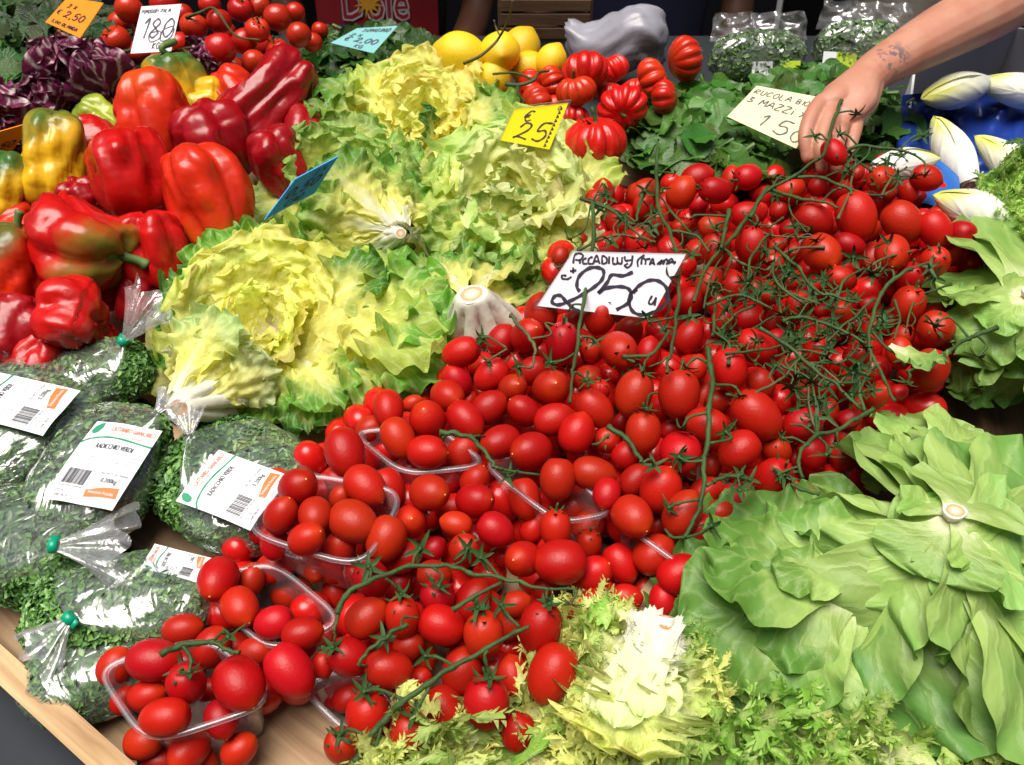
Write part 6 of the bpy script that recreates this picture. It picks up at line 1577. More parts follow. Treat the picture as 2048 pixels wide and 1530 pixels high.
def label_on(t, corners, n_, part='label'):
    """printed label; corners TL, TR, BR, BL (TL is at the leaf emblem)"""
    P4 = [Q(x, y, n_) if not isinstance(n_, (list, tuple)) else Q(x, y, n_[i]) for i, (x, y) in enumerate(corners)]
    TL, TR, BR, BL = P4
    ex = (TR - TL + BR - BL).normalized(); nrm = ex.cross(TL - BL + TR - BR).normalized()
    if nrm.dot(CAM - TL) < 0: nrm = -nrm
    ey = nrm.cross(ex); cen = (TL + TR + BR + BL) / 4
    W = ((TR - TL).length + (BR - BL).length) / 2; H = ((TL - BL).length + (TR - BR).length) / 2
    Ml = t.matrix_basis.inverted() @ frame(cen, ex, ey, nrm)
    n = 10; v, f = [], []
    def bend(x, y): return -.10 * (x * x / W + .6 * y * y / H) + .0006 * math.sin(x / W * 9 + y / H * 5)
    for i in range(n + 1):
        for j in range(n + 1):
            x, y = (i / n - .5) * W, (j / n - .5) * H
            # clipped corners
            v.append((x, y, bend(x, y)))
    for i in range(n):
        for j in range(n):
            a = i * (n + 1) + j; f.append((a, a + n + 1, a + n + 2, a + 1))
    lab = ob(part, mesh_of('label', v, f), M_LABEL, t, Ml)
    def put(name, mb, mat):
        me = mb.mesh(name, False)
        bm = bmesh.new(); bm.from_mesh(me); bmesh.ops.triangulate(bm, faces=bm.faces[:])
        for q in bm.verts:
            q.co.x = (q.co.x - .5) * W; q.co.y = (q.co.y - .5) * H; q.co.z = bend(q.co.x, q.co.y) + .0004 + q.co.z
        bm.to_mesh(me); bm.free()
        ob(name, me, mat, lab)
    # everything below in label units 0..1, height unit scaled by the aspect
    mb = MB(); text_into(mb, 'CATTANEO GIANCARLO', .30, .885, .085, 0, .66, .004); text_into(mb, 'AZIENDA AGRICOLA', .32, .845, .035, 0, .30); text_into(mb, 'PRODUZIONE ORTAGGI', .66, .815, .035, 0, .30); put('red_print', mb, M_PRINTR)
    mb = MB(); c = [(0, .70), (.06, .745), (.14, .775), (.3, .80), (.55, .795), (1, .765)]
    ribbon(mb, c, .022, 0)
    lf = [(.03, .86), (.045, .93), (.10, .975), (.155, .985), (.165, .92), (.13, .85), (.075, .825)]; mb.add([(x, y, 0) for x, y in lf], [tuple(range(7))])
    put('green_print', mb, M_PRINTGR)
    mb = MB(); text_into(mb, 'RADICCHIO VERDE', .24, .655, .088, 0, .56, .005); text_into(mb, '0,200kg', .62, .27, .072, 0, .23, .003); text_into(mb, "PESO NETTO ALL'ORIGINE", .57, .36, .035, 0, .38)
    put('black_print', mb, M_PRINT); mb = MB(); rr_ = random.Random(3); x = .10
    while x < .42:
        w = rr_.choice((.006, .009, .014)); mb.add([(x, .20, 0), (x + w, .20, 0), (x + w, .38, 0), (x, .38, 0)], [(0, 1, 2, 3)]); x += w + rr_.choice((.006, .009, .012))
    put('barcode', mb, M_PRINT); mb = MB(); text_into(mb, '8 032754 120018', .10, .165, .03, 0, .33); text_into(mb, 'LOTTO 78', .08, .10, .04, 0, .14); text_into(mb, 'CONF. 06/10', .08, .05, .04, 0, .24); put('small_print', mb, M_PRINT)
    mb = MB()
    for k in range(4): text_into(mb, ['Prodotto lavato ma va comunque pulito e sciacquato', 'Modalita di lavaggio prima di consumarlo in acqua fredda', 'Conservazione in frigo a 4 gradi, mangiare entro', 'la data di scadenza'][k], .05, .585 - k * .045, .034, 0, (.86, .86, .84, .34)[k])
    mb.add([(.03, .395, 0), (.97, .395, 0), (.97, .399, 0), (.03, .399, 0)], [(0, 1, 2, 3)]); mb.add([(.52, .03, 0), (.525, .03, 0), (.525, .395, 0), (.52, .395, 0)], [(0, 1, 2, 3)])
    text_into(mb, 'Cat. prima, origine', .60, .04, .03, 0, .26); text_into(mb, 'Italia, Lombardia', .60, .005, .03, 0, .26)
    put('grey_print', mb, M_PRINTG)
    mb = MB(); og = [(.52, .085), (.70, .105), (.96, .115), (.93, .235), (.72, .215), (.50, .165)]; mb.add([(x, y, 0) for x, y in og], [tuple(range(6))]); put('orange_flash', mb, M_PRINTO)
    mb = MB(); text_into(mb, 'Selezione fresche', .545, .135, .05, .0004, .36); put('flash_lettering', mb, M_LABEL)
LEAFLET = [(0, 0, 0), (.30, .28, .10), (.34, .66, .14), (.06, 1, .04), (-.30, .72, .12), (-.26, .30, .09)]
def pillow(rx, ry, rz, p=2.6, nu=40, nv=22, amp=.0, seed=0):
    v, f = [], []
    for i in range(nv + 1):
        la = -math.pi / 2 + math.pi * i / nv
        for k in range(nu):
            lo = 2 * math.pi * k / nu
            c, s = math.cos(lo), math.sin(lo)
            q = (abs(c) ** p + abs(s) ** p) ** (-1 / p)
            cl = max(0.0, math.cos(la)) ** .62
            x, y, z = c * q * cl, s * q * cl, math.copysign(abs(math.sin(la)) ** 1.0, math.sin(la))
            g = 1 + amp * (nz(x * 2.2 + seed, y * 2.2, z * 2.2) + .7 * nz(x * 5 + seed, y * 5, z * 5))
            cr = .018 * amp * 8 * abs(nz(x * 3.2 + seed * 2, y * 7.5, z * 2)) if amp else 0
            v.append((x * rx * g, y * ry * g, z * rz * (g + cr * 2)))
    for i in range(nv):
        for k in range(nu):
            a, b_ = i * nu + k, i * nu + (k + 1) % nu
            f.append((a, b_, b_ + nu, a + nu))
    return v, f
def greens_mat(name, c0, c1, c2):
    m, nt, b, out = nodes(name)
    uv = nn(nt, 'ShaderNodeUVMap'); sep = nn(nt, 'ShaderNodeSeparateXYZ'); nt.links.new(uv.outputs[0], sep.inputs[0])
    cr = nn(nt, 'ShaderNodeValToRGB'); e = cr.color_ramp.elements
    e[0].position = 0; e[0].color = (*c0, 1); e[1].position = 1; e[1].color = (*c2, 1); x = e.new(.55); x.color = (*c1, 1)
    nt.links.new(sep.outputs['X'], cr.inputs[0]); nt.links.new(cr.outputs[0], b.inputs['Base Color']); b.inputs['Roughness'].default_value = .4
    return m
M_CHIC = greens_mat('bagged_chicory', (.035, .10, .022), (.085, .22, .045), (.24, .42, .12))
M_CHIC2 = greens_mat('bagged_rocket', (.03, .08, .015), (.07, .17, .03), (.14, .28, .06))
def bag(label, cx, cy, rx, ry, rz, n_, spin, seed, labels=(), neck=None, tail=None, count=1500, group='clear bags of chopped greens', mat=None, M=None, lsz=(.005, .0125), tie=True):
    """rx, ry, rz: half sizes in metres; neck: picture point of the tie; tail: picture point where the gathered film ends"""
    rr = random.Random(seed)
    P = Q(cx, cy, n_)
    M = M or DISP(P, math.radians(spin)); Mi = M.inverted()
    t = thing('salad_bag', label, 'bag', M, group)
    mb = MB()
    v, f = pillow(rx * .93, ry * .93, rz * .90, amp=.06, seed=seed, nu=28, nv=14); mb.add(v, f, [(0.0, 0)] * len(v))
    for k in range(int(count * 1.9)):
        lo, la = rr.uniform(0, 6.283), math.asin(rr.uniform(-.35, 1))
        c, s = math.cos(lo), math.sin(lo); q = (abs(c) ** 2.6 + abs(s) ** 2.6) ** (-1 / 2.6); cl = math.cos(la) ** .62
        nr = Vector((c * cl / rx, s * cl / ry, math.sin(la) / rz)).normalized()
        g = 1 + .06 * (nz(c * q * cl * 2.2 + seed, s * q * cl * 2.2, math.sin(la) * 2.2))
        p = Vector((c * q * cl * rx, s * q * cl * ry, math.sin(la) * rz)) * .94 * g
        sz = rr.uniform(*lsz); Ml = frame_z(p, (nr + Vector((rr.uniform(-.8, .8), rr.uniform(-.8, .8), rr.uniform(-.8, .8)))), rr.uniform(0, 6.28))
        u = min(1, max(0, rr.gauss(.5, .25)))
        wv = rr.uniform(.35, .9)
        mb.add([Ml @ Vector((a * sz * wv, b_ * sz - sz * .5, d * sz)) for a, b_, d in LEAFLET], [(0, 1, 2, 3), (0, 3, 4, 5)], [(u, 0), (u * .9, 0), (u, 0), (min(1, u * 1.2), 0), (u * .9, 0), (u * .8, 0)])
    o = ob('chopped_greens', mb.mesh('chopped_greens'), mat or M_CHIC, t); o['kind'] = 'stuff'
    v, f = pillow(rx, ry, rz, amp=.055, seed=seed, nu=72, nv=36)
    if neck:
        nk = Mi @ Q(*neck)
        v2 = []
        for p in v:
            p = Vector(p); d = nk.xy.normalized(); al = (p.xy.dot(d)) / max(.001, nk.xy.length)
            w = sm(al, .35, 1.0); pull = sm(al, .25, .95)
            tgt = nk + Vector((0, 0, 0))
            v2.append(p.lerp(tgt, pull * .88) if al > .25 else p)
        v = v2
    ob('film', mesh_of('film', v, f), M_FILM, t)
    if neck:
        if tie:
            d = ((Mi @ Q(*tail)) - nk).normalized()
            Mt = frame_z(nk, d, 0.0)
            vv, ff = lathe_vf([(.0045, -.004), (.0062, -.0038), (.0066, 0), (.0062, .0038), (.0045, .004)], 14)
            mbt = MB(); mbt.add(vv, ff); vv, ff = box_vf((.006, .0, 0), .009, .002, .0075); mbt.add(vv, ff)
            ob('tie', mbt.mesh('tie'), M_TIE, t, Mt)
        # gathered, pleated end of the bag
        te = Mi @ Q(*tail); L = (te - nk).length; d = (te - nk).normalized()
        Mt = frame_z(nk, d, 0.0); vv, ff = [], []; nu, nv = 60, 14
        wmax = L * .62
        for i in range(nv + 1):
            s = i / nv
            R = .004 + wmax * s ** 1.15
            for k in range(nu):
                a = 2 * math.pi * k / nu
                pl = 1 + .16 * math.sin(a * 9 + seed) + .16 * nz(math.cos(a) * 2 + seed, math.sin(a) * 2, s * 2)
                vv.append(Mt @ Vector((R * math.cos(a) * pl * 1.0, R * math.sin(a) * pl * .42, L * s * (1 + .16 * math.sin(a * 5 + seed) * s))))
        for i in range(nv):
            for k in range(nu):
                a, b_ = i * nu + k, i * nu + (k + 1) % nu; ff.append((a, b_, b_ + nu, a + nu))
        ob('gathered_end', mesh_of('gathered_end', vv, ff), M_FILMT, t)
    for corners, ln in labels: label_on(t, corners, ln)
    return t
bag('bag of greens below the red peppers with a tall gathered end', 205, 752, .058, .045, .033, .060, 20, 1, neck=(246, 682, .098), tail=(300, 600, .135), count=1100)
bag('bag of greens at the left edge with a tilted label', 30, 848, .085, .090, .038, .060, -35, 2, labels=[([(-72, 802), (10, 716), (134, 802), (56, 890)], .104)], count=2000)
bag('bag of greens with an upright label, second from the left', 205, 945, .062, .088, .038, .062, -8, 3, labels=[([(148, 838), (287, 858), (262, 1018), (130, 992)], .106)], neck=(315, 822, .115), tail=(345, 790, .12), tie=False, count=1900)
bag('bag of greens with a label tilted towards the raised punnet', 470, 965, .088, .075, .035, .050, -35, 4, labels=[([(370, 985), (456, 873), (562, 975), (478, 1070)], .094)], neck=(378, 868, .11), tail=(372, 820, .125), tie=False, count=2200)
bag('bag of greens at the left with a green tie and end to the right', 60, 1090, .085, .062, .038, .045, -12, 5, neck=(107, 1092, .098), tail=(250, 1088, .088), count=1700)
bag('bag of greens in front with its gathered white end at lower left', 240, 1215, .088, .052, .035, .042, 10, 6, labels=[([(292, 1105), (330, 1078), (402, 1128), (392, 1192)], [.075, .075, .068, .068])], neck=(140, 1236, .080), tail=(75, 1312, .062), count=1800)
bag('lowest bag of greens behind the front left punnet', 185, 1350, .060, .040, .031, .028, 15, 7, count=900)
# upright salad bags at the back
def upbag(label, x, y, n_, w, h, th, yaw, seed, lab):
    P = Q(x, y, n_)
    up = (N * .85 + V * .5).normalized(); xx = (U * math.cos(yaw) + V * math.sin(yaw)).normalized(); zz = xx.cross(up).normalized(); yy = zz.cross(xx)
    M = frame(P + yy * h * .45, xx, yy, zz)
    t = bag(label, x, y, w / 2, h * .36, th, n_, 0, seed, count=1000, M=M, mat=M_CHIC2, group='upright salad bags at the back', lsz=(.008, .018))
    # crimped top of the bag
    v, f = [], []; nx, ny = 40, 12
    for j in range(ny + 1):
        for i in range(nx + 1):
            a, b_ = i / nx - .5, j / ny
            v.append((a * w * (1.02 - .10 * b_), h * .22 + b_ * h * .36, (1 - b_) * th * .55 * math.cos(a * 3) + .010 * math.sin(a * 22 + seed) * b_ + .014 * nz(a * 9 + seed, b_ * 4) * (.3 + b_)))
    for j in range(ny):
        for i in range(nx):
            q = j * (nx + 1) + i; f.append((q, q + 1, q + nx + 2, q + nx + 1))
    ob('crimped_top', mesh_of('crimped_top', v, f), M_FILMT, t)
    for (dx, ww, mat) in lab:
        ob('label', bevel_box('label', ww, .034, .0006, .0001, 1), mat, t, Matrix.Translation((dx, -h * .20, th * .93)))
M_LYEL = plain('label_yellow_green', (.45, .58, .04), rough=.4)
upbag('upright clear bag of rocket behind the bright ribbed tomato', 1512, 185, .02, .165, .125, .030, .05, 61, [(.0, .035, M_LABEL), (.045, .04, M_LYEL)])
upbag('upright clear bag of rocket behind the wrist, with white and yellow label', 1712, 170, .025, .16, .13, .030, -.1, 62, [(-.058, .022, M_LABEL), (-.03, .034, M_LYEL)])
# ------------------------------------------------------------------ people, the hand and the things at the back
def skin_mat(name, col, tattoo=None):
    m, nt, b, out = nodes(name)
    tc = nn(nt, 'ShaderNodeTexCoord')
    no = nn(nt, 'ShaderNodeTexNoise'); no.inputs['Scale'].default_value = 22; no.inputs['Detail'].default_value = 5; nt.links.new(tc.outputs['Object'], no.inputs['Vector'])
    mx = nn(nt, 'ShaderNodeMix', data_type='RGBA'); mx.inputs['A'].default_value = (*col, 1); mx.inputs['B'].default_value = (col[0] * .86, col[1] * .66, col[2] * .6, 1)
    mr = nn(nt, 'ShaderNodeMapRange'); mr.inputs['From Min'].default_value = .35; mr.inputs['From Max'].default_value = .75; nt.links.new(no.outputs['Fac'], mr.inputs['Value']); nt.links.new(mr.outputs[0], mx.inputs['Factor'])
    last = mx.outputs['Result']
    if tattoo:
        # small inked birds and leaves on the outer side of the wrist
        c, rad = tattoo
        ds = nn(nt, 'ShaderNodeVectorMath', operation='DISTANCE'); nt.links.new(tc.outputs['Object'], ds.inputs[0]); ds.inputs[1].default_value = c
        m1 = nn(nt, 'ShaderNodeMapRange'); m1.inputs['From Min'].default_value = rad * .45; m1.inputs['From Max'].default_value = rad; m1.inputs['To Min'].default_value = 1; m1.inputs['To Max'].default_value = 0
        nt.links.new(ds.outputs['Value'], m1.inputs['Value'])
        n2 = nn(nt, 'ShaderNodeTexNoise'); n2.inputs['Scale'].default_value = 95; n2.inputs['Detail'].default_value = 2; nt.links.new(tc.outputs['Object'], n2.inputs['Vector'])
        m2 = nn(nt, 'ShaderNodeMapRange'); m2.inputs['From Min'].default_value = .52; m2.inputs['From Max'].default_value = .58; nt.links.new(n2.outputs['Fac'], m2.inputs['Value'])
        mu = nn(nt, 'ShaderNodeMath', operation='MULTIPLY'); nt.links.new(m1.outputs[0], mu.inputs[0]); nt.links.new(m2.outputs[0], mu.inputs[1])
        mu2 = nn(nt, 'ShaderNodeMath', operation='MULTIPLY'); mu2.inputs[1].default_value = .75; nt.links.new(mu.outputs[0], mu2.inputs[0])
        mx2 = nn(nt, 'ShaderNodeMix', data_type='RGBA'); nt.links.new(last, mx2.inputs['A']); mx2.inputs['B'].default_value = (.06, .07, .10, 1); nt.links.new(mu2.outputs[0], mx2.inputs['Factor'])
        last = mx2.outputs['Result']
    nt.links.new(last, b.inputs['Base Color']); b.inputs['Roughness'].default_value = .48
    b.inputs['Subsurface Weight'].default_value = .08; b.inputs['Subsurface Scale'].default_value = .012; b.inputs['Subsurface Radius'].default_value = (1, .35, .2)
    n3 = nn(nt, 'ShaderNodeTexNoise'); n3.inputs['Scale'].default_value = 160; n3.inputs['Detail'].default_value = 3; nt.links.new(tc.outputs['Object'], n3.inputs['Vector'])
    bp = nn(nt, 'ShaderNodeBump'); bp.inputs['Strength'].default_value = .18; bp.inputs['Distance'].default_value = .002; nt.links.new(n3.outputs['Fac'], bp.inputs['Height']); nt.links.new(bp.outputs[0], b.inputs['Normal'])
    return m
M_SKIN2 = skin_mat('skin_tan', (.30, .14, .085))
def fused(name, tubes, mat, parent, voxel=.004, smooth=4, M=None):
    """one continuous surface grown from overlapping tapered limbs: tubes = (points, radii, squash)"""
    mb = MB()
    for pts, rad, sq in tubes:
        n = len(pts); c = catmull(pts, 5)
        rs = [float(np.interp(i / (len(c) - 1) * (n - 1), range(n), rad)) for i in range(len(c))]
        sqq = None
        if sq is not None:
            sqq = [(float(np.interp(i / (len(c) - 1) * (n - 1), range(n), [s[0] for s in sq])), float(np.interp(i / (len(c) - 1) * (n - 1), range(n), [s[1] for s in sq]))) for i in range(len(c))]
        # rounded ends
        d0 = (c[0] - c[1]).normalized(); d1 = (c[-1] - c[-2]).normalized()
        for k, fr in ((.5, .87), (.87, .5), (.99, .12)):
            c = [c[0].copy() if False else (c[0] if k == 0 else c[0])] + c[1:]
        pre = [c[0] + d0 * rs[0] * k for k in (.95, .8, .5)]; post = [c[-1] + d1 * rs[-1] * k for k in (.5, .8, .95)]
        pr = [rs[0] * k for k in (.31, .6, .87)]; po = [rs[-1] * k for k in (.87, .6, .31)]
        if sqq: sqq = [sqq[0]] * 3 + sqq + [sqq[-1]] * 3
        v, f = tube_vf(pre + c + post, pr + rs + po, 18, True, sqq); mb.add(v, f)
    o = ob(name, mb.mesh(name), mat, parent, M)
    rm = o.modifiers.new('fuse', 'REMESH'); rm.mode = 'VOXEL'; rm.voxel_size = voxel; rm.use_smooth_shade = True
    sm2 = o.modifiers.new('soften', 'SMOOTH'); sm2.factor = .5; sm2.iterations = smooth
    return o
# ---- the person reaching in from the right: forearm and hand
WR = PD(1738, 150, 1.225)
def A(px, py, d): return PD(px, py, d)
person = thing('person', 'tattooed bare forearm and hand reaching down to the tomatoes from the right', 'person', Matrix.Translation(WR))
Tm = Matrix.Translation(-WR)
L3 = lambda *pts: [Tm @ A(*p) for p in pts]
S = lambda n, a=1.0, b=1.0: [(a, b)] * n
tubes = []
# forearm: narrow flat wrist widening to the elbow, then the upper arm towards the shoulder outside the picture
fa = L3((1712, 178, 1.205), (1745, 146, 1.225), (1800, 112, 1.25), (1880, 68, 1.285), (1975, 18, 1.33), (2090, -50, 1.40), (2170, -190, 1.50), (2150, -420, 1.62))
tubes.append((fa, [.026, .0285, .034, .043, .050, .050, .052, .060], S(8, 1.0, .92)))
# palm/back of the hand
tubes.append((L3((1722, 165, 1.21), (1700, 192, 1.192), (1682, 214, 1.182)), [.028, .033, .030], [(1.0, .85), (1.14, .62), (1.18, .50)]))
tubes.append((L3((1735, 172, 1.212), (1722, 205, 1.195), (1713, 226, 1.186)), [.022, .023, .016], [(1, .8), (1, .75), (1, .75)]))
tubes.append((L3((1705, 170, 1.205), (1672, 195, 1.185), (1644, 206, 1.178)), [.020, .021, .014], [(1, .8), (1, .75), (1, .8)]))
# index to little finger, bent at the knuckles down to the fruit
tubes.append((L3((1640, 206, 1.178), (1622, 232, 1.160), (1610, 272, 1.146), (1614, 316, 1.146)), [.0112, .0104, .0094, .0074], None))
tubes.append((L3((1664, 214, 1.178), (1652, 246, 1.156), (1641, 290, 1.138), (1643, 336, 1.140)), [.0114, .0106, .0096, .0076], None))
tubes.append((L3((1690, 224, 1.180), (1683, 256, 1.160), (1673, 298, 1.146), (1672, 338, 1.148)), [.0110, .0102, .0092, .0072], None))
tubes.append((L3((1714, 230, 1.186), (1711, 258, 1.170), (1703, 290, 1.160), (1699, 318, 1.160)), [.0098, .0090, .0080, .0064], None))
# thumb leaving the index side of the palm, closing under the fruit
tubes.append((L3((1690, 190, 1.205), (1650, 226, 1.210), (1628, 268, 1.205), (1640, 304, 1.185)), [.0150, .0145, .0118, .0088], None))
tat = Tm @ A(1788, 112, 1.205)
M_ARM = skin_mat('skin_of_the_reaching_arm', (.46, .225, .155), (tuple(tat), .034))
fused('body', tubes, M_ARM, person, .0022, 3)
# nails
for (px, py, d) in ((1617, 312, 1.1395), (1643, 328, 1.135)):
    pass
# cream shirt of that person, behind the arm
M_CREAM = plain('cream_shirt', (.46, .40, .33), rough=.85, vary=.25, vscale=14, bump=.4, bscale=120)
sh = PD(1960, -330, 2.05)
bodyc = [Vector((sh.x - .02, sh.y + .08, .62)), Vector((sh.x - .02, sh.y + .06, .85)), Vector((sh.x - .02, sh.y + .05, 1.10)), Vector((sh.x - .02, sh.y + .04, 1.34)), Vector((sh.x - .02, sh.y + .02, 1.46))]
fused('shirt', [([Tm @ p for p in bodyc], [.17, .18, .19, .20, .13], S(5, .68, 1.0)), ([Tm @ (bodyc[3] + Vector((-.14, 0, .03))), Tm @ (bodyc[3] + Vector((.12, -.02, .03))), fa[-1] + Vector((0, 0, .0)), fa[-2].lerp(fa[-1], .35)], [.09, .09, .078, .070], None)], M_CREAM, person, .012, 6)
fused('head', [([Tm @ (bodyc[4] + Vector((0, -.02, .0))), Tm @ (bodyc[4] + Vector((0, -.03, .10)))], [.055, .055], None), ([Tm @ (bodyc[4] + Vector((0, -.05, .16))), Tm @ (bodyc[4] + Vector((0, -.05, .26)))], [.075, .085], None)], M_SKIN2, person, .008, 4)

# ---- vendor with the red apron
def vendor(label, x, y0, facing, shirt_mat, arm_pose, skin, hair, dy=0.0, apron=None):
    base = Vector((x, y0, 0.0))
    t = thing('person', label, 'person', Matrix.Translation(base))
    tu = [([Vector((s * .09, 0, .04)), Vector((s * .09, .0, .45)), Vector((s * .10, .02, .88))], [.05, .065, .09], None) for s in (-1, 1)]
    tu += [([Vector((0, 0, .88)), Vector((0, -.01, 1.05)), Vector((0, 0, 1.25)), Vector((0, .0, 1.40))], [.15, .15, .17, .13], S(4, .66, 1.05))]
    tu += [([Vector((0, 0, 1.40)), Vector((0, -.02, 1.50))], [.06, .055], None), ([Vector((0, -.03, 1.56)), Vector((0, -.04, 1.66))], [.078, .085], [(1, 1.15), (1, 1.15)])]
    for pts, r in arm_pose: tu.append((pts, r, None))
    fused('body', tu, skin, t, .010, 5)
    fused('shirt', [([Vector((0, 0, .80)), Vector((0, -.01, 1.02)), Vector((0, 0, 1.25)), Vector((0, .0, 1.40))], [.165, .170, .19, .14], S(4, .68, 1.05))] +
          [([pts[0], pts[0].lerp(pts[1], .7)], [.085, .072], None) for pts, r in arm_pose], shirt_mat, t, .010, 5)
    fused('hair', [([Vector((0, .0, 1.64)), Vector((0, .02, 1.71))], [.092, .085], None)], hair, t, .010, 3)
    return t
M_HAIR = plain('dark_hair', (.02, .014, .01), rough=.6)
M_REDS = plain('red_apron_cloth', (.36, .012, .022), rough=.8, vary=.15, vscale=12)
M_BLACKS = plain('dark_shirt', (.018, .020, .024), rough=.85)
M_NAVY = plain('navy_shirt', (.010, .014, .045), rough=.85, vary=.2, vscale=6)
vx = PD(755, 20, 2.35); VY = vx.y
def arm(s, hand): 
    return [Vector((s * .21, .0, 1.38)), Vector((s * .27, .03, 1.10)), Vector((s * .22, -.12, .96)), hand]
v1 = vendor('vendor in a red apron with white lettering, arms at the sides', vx.x, VY + .10, -1, M_BLACKS, [(arm(-1, Vector((-.19, -.26, .93))), [.055, .046, .042, .03]), (arm(1, Vector((.19, -.26, .93))), [.055, .046, .042, .03])], M_SKIN2, M_HAIR)
# apron: a curved cloth panel with its print
def apron_pt(a, z, off=0.0):
    R = .185 + off
    return Vector((R * 1.05 * math.sin(a), -(R * .76) * math.cos(a) - .015, z))
v, f = [], []
for i in range(21):
    for j in range(15):
        a = -.95 + 1.9 * i / 20; z = .55 + .80 * j / 14
        a2 = a * (1 if z < 1.15 else 1 - (z - 1.15) * 1.6)
        v.append(apron_pt(a2, z, .004 + .004 * math.sin(a * 9 + z * 4)))
for i in range(20):
    for j in range(14):
        q = i * 15 + j; f.append((q, q + 15, q + 16, q + 1))
ap = ob('apron', mesh_of('apron', v, f), M_REDS, v1)
def print_on(name, mb, mat, w, zc, off, x0=0.0):
    me = mb.mesh(name, False); bm = bmesh.new(); bm.from_mesh(me); bmesh.ops.triangulate(bm, faces=bm.faces[:])
    for q in bm.verts:
        p = apron_pt((q.co.x + x0) / .2, zc + q.co.y, off); q.co = p
    bm.to_mesh(me); bm.free(); return ob(name, me, mat, ap)
M_PWHITE = plain('print_white', (.75, .72, .74), rough=.6); M_PBLUE = plain('print_blue', (.06, .06, .28), rough=.6); M_PSUN = plain('print_sun', (.85, .42, .03), rough=.6); M_PRED = plain('print_apron_red', (.42, .012, .03), rough=.6)
lz = (CAM + ray(755, 42) * ((VY + .10 - .16) / ray(755, 42).y)).z
wtx, ftx = text_vf('Dole', .115)
xm = max(p[0] for p in wtx); kx = .175 / xm
mb = MB()
for dx, dy_ in ((-.004, 0), (.004, 0), (0, .005), (0, -.005), (.003, .004), (-.003, .004), (.003, -.004), (-.003, -.004)):
    mb.add([(p[0] * kx - .0875 + dx, p[1] + dy_, 0) for p in wtx], ftx)
print_on('lettering_outline', mb, M_PWHITE, .175, lz + .005, .0135)
mb = MB(); mb.add([(p[0] * kx - .0875, p[1], 0) for p in wtx], ftx)
print_on('lettering', mb, M_PRED, .175, lz + .005, .0150)
mb = MB(); pts = []
for k in range(24):
    a = 2 * math.pi * k / 24; r = .040 if k % 2 else .017
    pts.append((r * math.cos(a) - .012, r * math.sin(a) + .042, 0))
mb.add([(-.012, .042, 0)] + pts, [(0, k + 1, (k + 1) % 24 + 1) for k in range(24)])
print_on('sun_emblem', mb, M_PSUN, .1, lz + .005, .0165)
mb = MB()
for k in range(12): mb.add([(-.095 + k * .0158, -.030, 0), (-.095 + (k + 1) * .0158, -.030, 0), (-.095 + (k + 1) * .0158, -.014, 0), (-.095 + k * .0158, -.014, 0)], [(0, 1, 2, 3)])
print_on('blue_band', mb, M_PBLUE, .1, lz + .005, .0135)
# vendor in navy
v2p = PD(1290, 20, 2.25)
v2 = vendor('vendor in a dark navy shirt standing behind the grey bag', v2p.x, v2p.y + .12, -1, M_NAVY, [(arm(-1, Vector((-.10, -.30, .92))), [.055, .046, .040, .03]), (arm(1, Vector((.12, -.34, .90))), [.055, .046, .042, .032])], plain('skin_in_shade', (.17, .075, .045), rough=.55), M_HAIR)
# grey plastic bag
M_GBAG = plain('grey_plastic_bag', (.27, .27, .32), rough=.35, bump=.5, bscale=25)
P = Q(1205, 128, .02)
v, f = pillow(.085, .055, .055, 2.2, 48, 26, .12, 5)
v = [(x * (1 + .3 * (z > 0) * z / .055) + .02, y, z + .02 * math.sin(x * 40)) for x, y, z in v]
tag(ob('plastic_bag', mesh_of('plastic_bag', v, f), M_GBAG, M=DISP(P + N * .035, -.25)), 'crumpled grey plastic bag lying behind the ribbed tomatoes', 'bag')
# crate of bagged greens at the back
bc = Q(1090, 95, .0)
t = thing('back_crate', 'small wooden crate with wrapped greens behind the lemons', 'crate', DISP(bc + V * .12))
for k in range(3):
    ob('slat', bevel_box('slat', .17, .008, .022, .001, 1), M_WOOD2, t, Matrix.Translation((0, -.09, .015 + k * .027)))
    ob('slat', bevel_box('slat', .17, .008, .022, .001, 1), M_WOOD2, t, Matrix.Translation((0, .09, .015 + k * .027)))
for sx in (-.085, .085):
    ob('end_board', bevel_box('end_board', .010, .18, .085, .001, 1), M_WOOD2, t, Matrix.Translation((sx, 0, .042)))
bag('clear wrapped greens in the small crate behind the lemons', 1080, 40, .075, .06, .06, .10, 5, 71, count=700, mat=M_CHIC2, group='wrapped greens at the back', M=DISP(bc + V * .12 + N * .09))
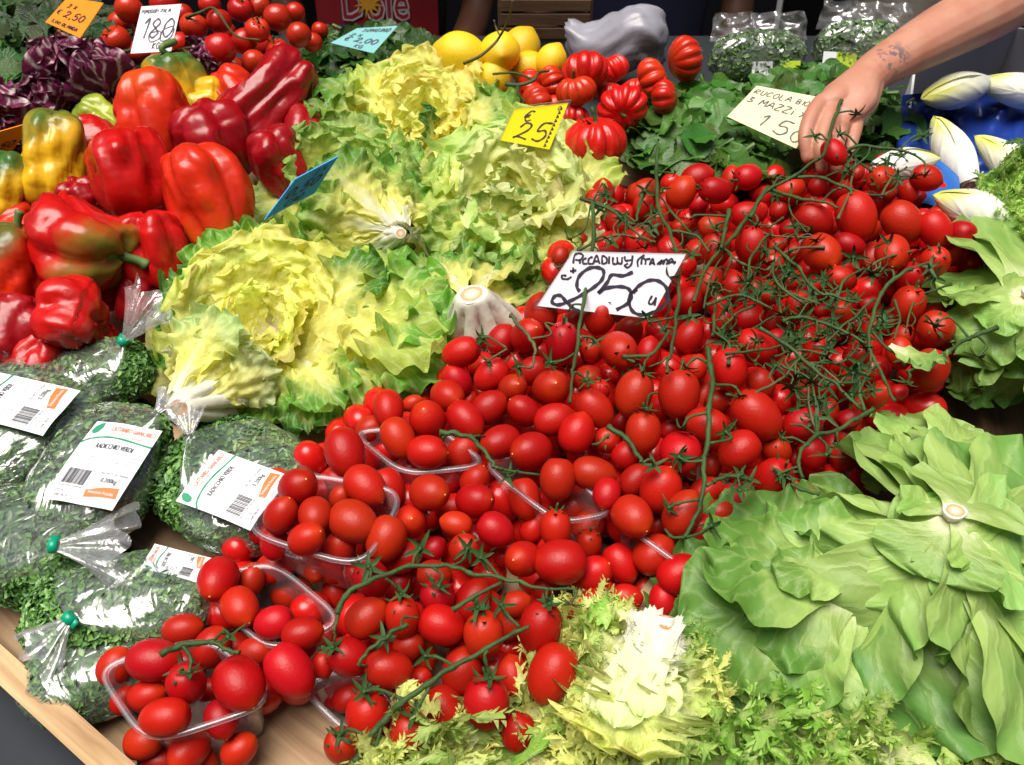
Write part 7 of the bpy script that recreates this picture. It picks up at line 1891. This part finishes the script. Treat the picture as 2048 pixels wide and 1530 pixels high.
# endive box with blue paper
M_CARD_W = plain('white_cardboard', (.62, .62, .66), rough=.7, vary=.06, vscale=10)
M_BLUEP = plain('blue_wrapping_paper', (.010, .035, .22), rough=.35, bump=.5, bscale=18)
M_BLUEP2 = plain('blue_wrapping_paper_light', (.012, .11, .42), rough=.4)
bx = [Q(1722, 330, .05), Q(1800, 222, .05), Q(1995, 128, .05), Q(2250, 250, .05), Q(2200, 470, .03)]
cen = Q(2000, 300, .0); M = DISP(cen); Mi = M.inverted()
t = thing('endive_box', 'white cardboard box lined with blue paper holding the endives', 'box', M)
for k, (a, b_, hh) in enumerate(((Q(1790, 300, .0), Q(1800, 225, .0), .085), (Q(1800, 225, .0), Q(2000, 135, .0), .085), (Q(2000, 135, 0.0), Q(2300, 180, 0.0), .085))):
    a, b_ = Mi @ a, Mi @ b_
    d = (b_ - a); d.z = 0; L = d.length; d.normalize(); nr = Vector((-d.y, d.x, 0))
    ob('side_panel', bevel_box('side_panel', L, .004, hh, .0006, 1), M_CARD_W, t, frame((a + b_) / 2 + Vector((0, 0, hh / 2 - .01)), d, nr, Vector((0, 0, 1))))
v, f = [], []; nx, ny = 40, 30
for j in range(ny + 1):
    for i in range(nx + 1):
        a, b_ = i / nx, j / ny
        x, y = 1805 + a * 420 - b_ * 30, 190 + b_ * 250 - a * 45
        n_ = .055 + .030 * nz(a * 4, b_ * 4, 2.2) + .018 * nz(a * 9, b_ * 9, 5.2) + .03 * (1 - b_) * (a < .2)
        v.append(Mi @ Q(x, y, n_))
for j in range(ny):
    for i in range(nx):
        q = j * (nx + 1) + i; f.append((q, q + 1, q + nx + 2, q + nx + 1))
ob('paper_lining', mesh_of('paper_lining', v, f), M_BLUEP, t)
v, f = [], []
for j in range(9):
    for i in range(13):
        a, b_ = i / 12, j / 8
        x, y = 1800 + a * 118 + b_ * 8, 292 + b_ * 110 + (a * a) * 62 * (1 - b_ * .4)
        v.append(Mi @ Q(x, y, .085 + .02 * math.sin(a * 2.6) - .01 * b_))
for j in range(8):
    for i in range(12):
        q = j * 13 + i; f.append((q, q + 1, q + 14, q + 13))
ob('paper_flap', mesh_of('paper_flap', v, f), M_BLUEP2, t)
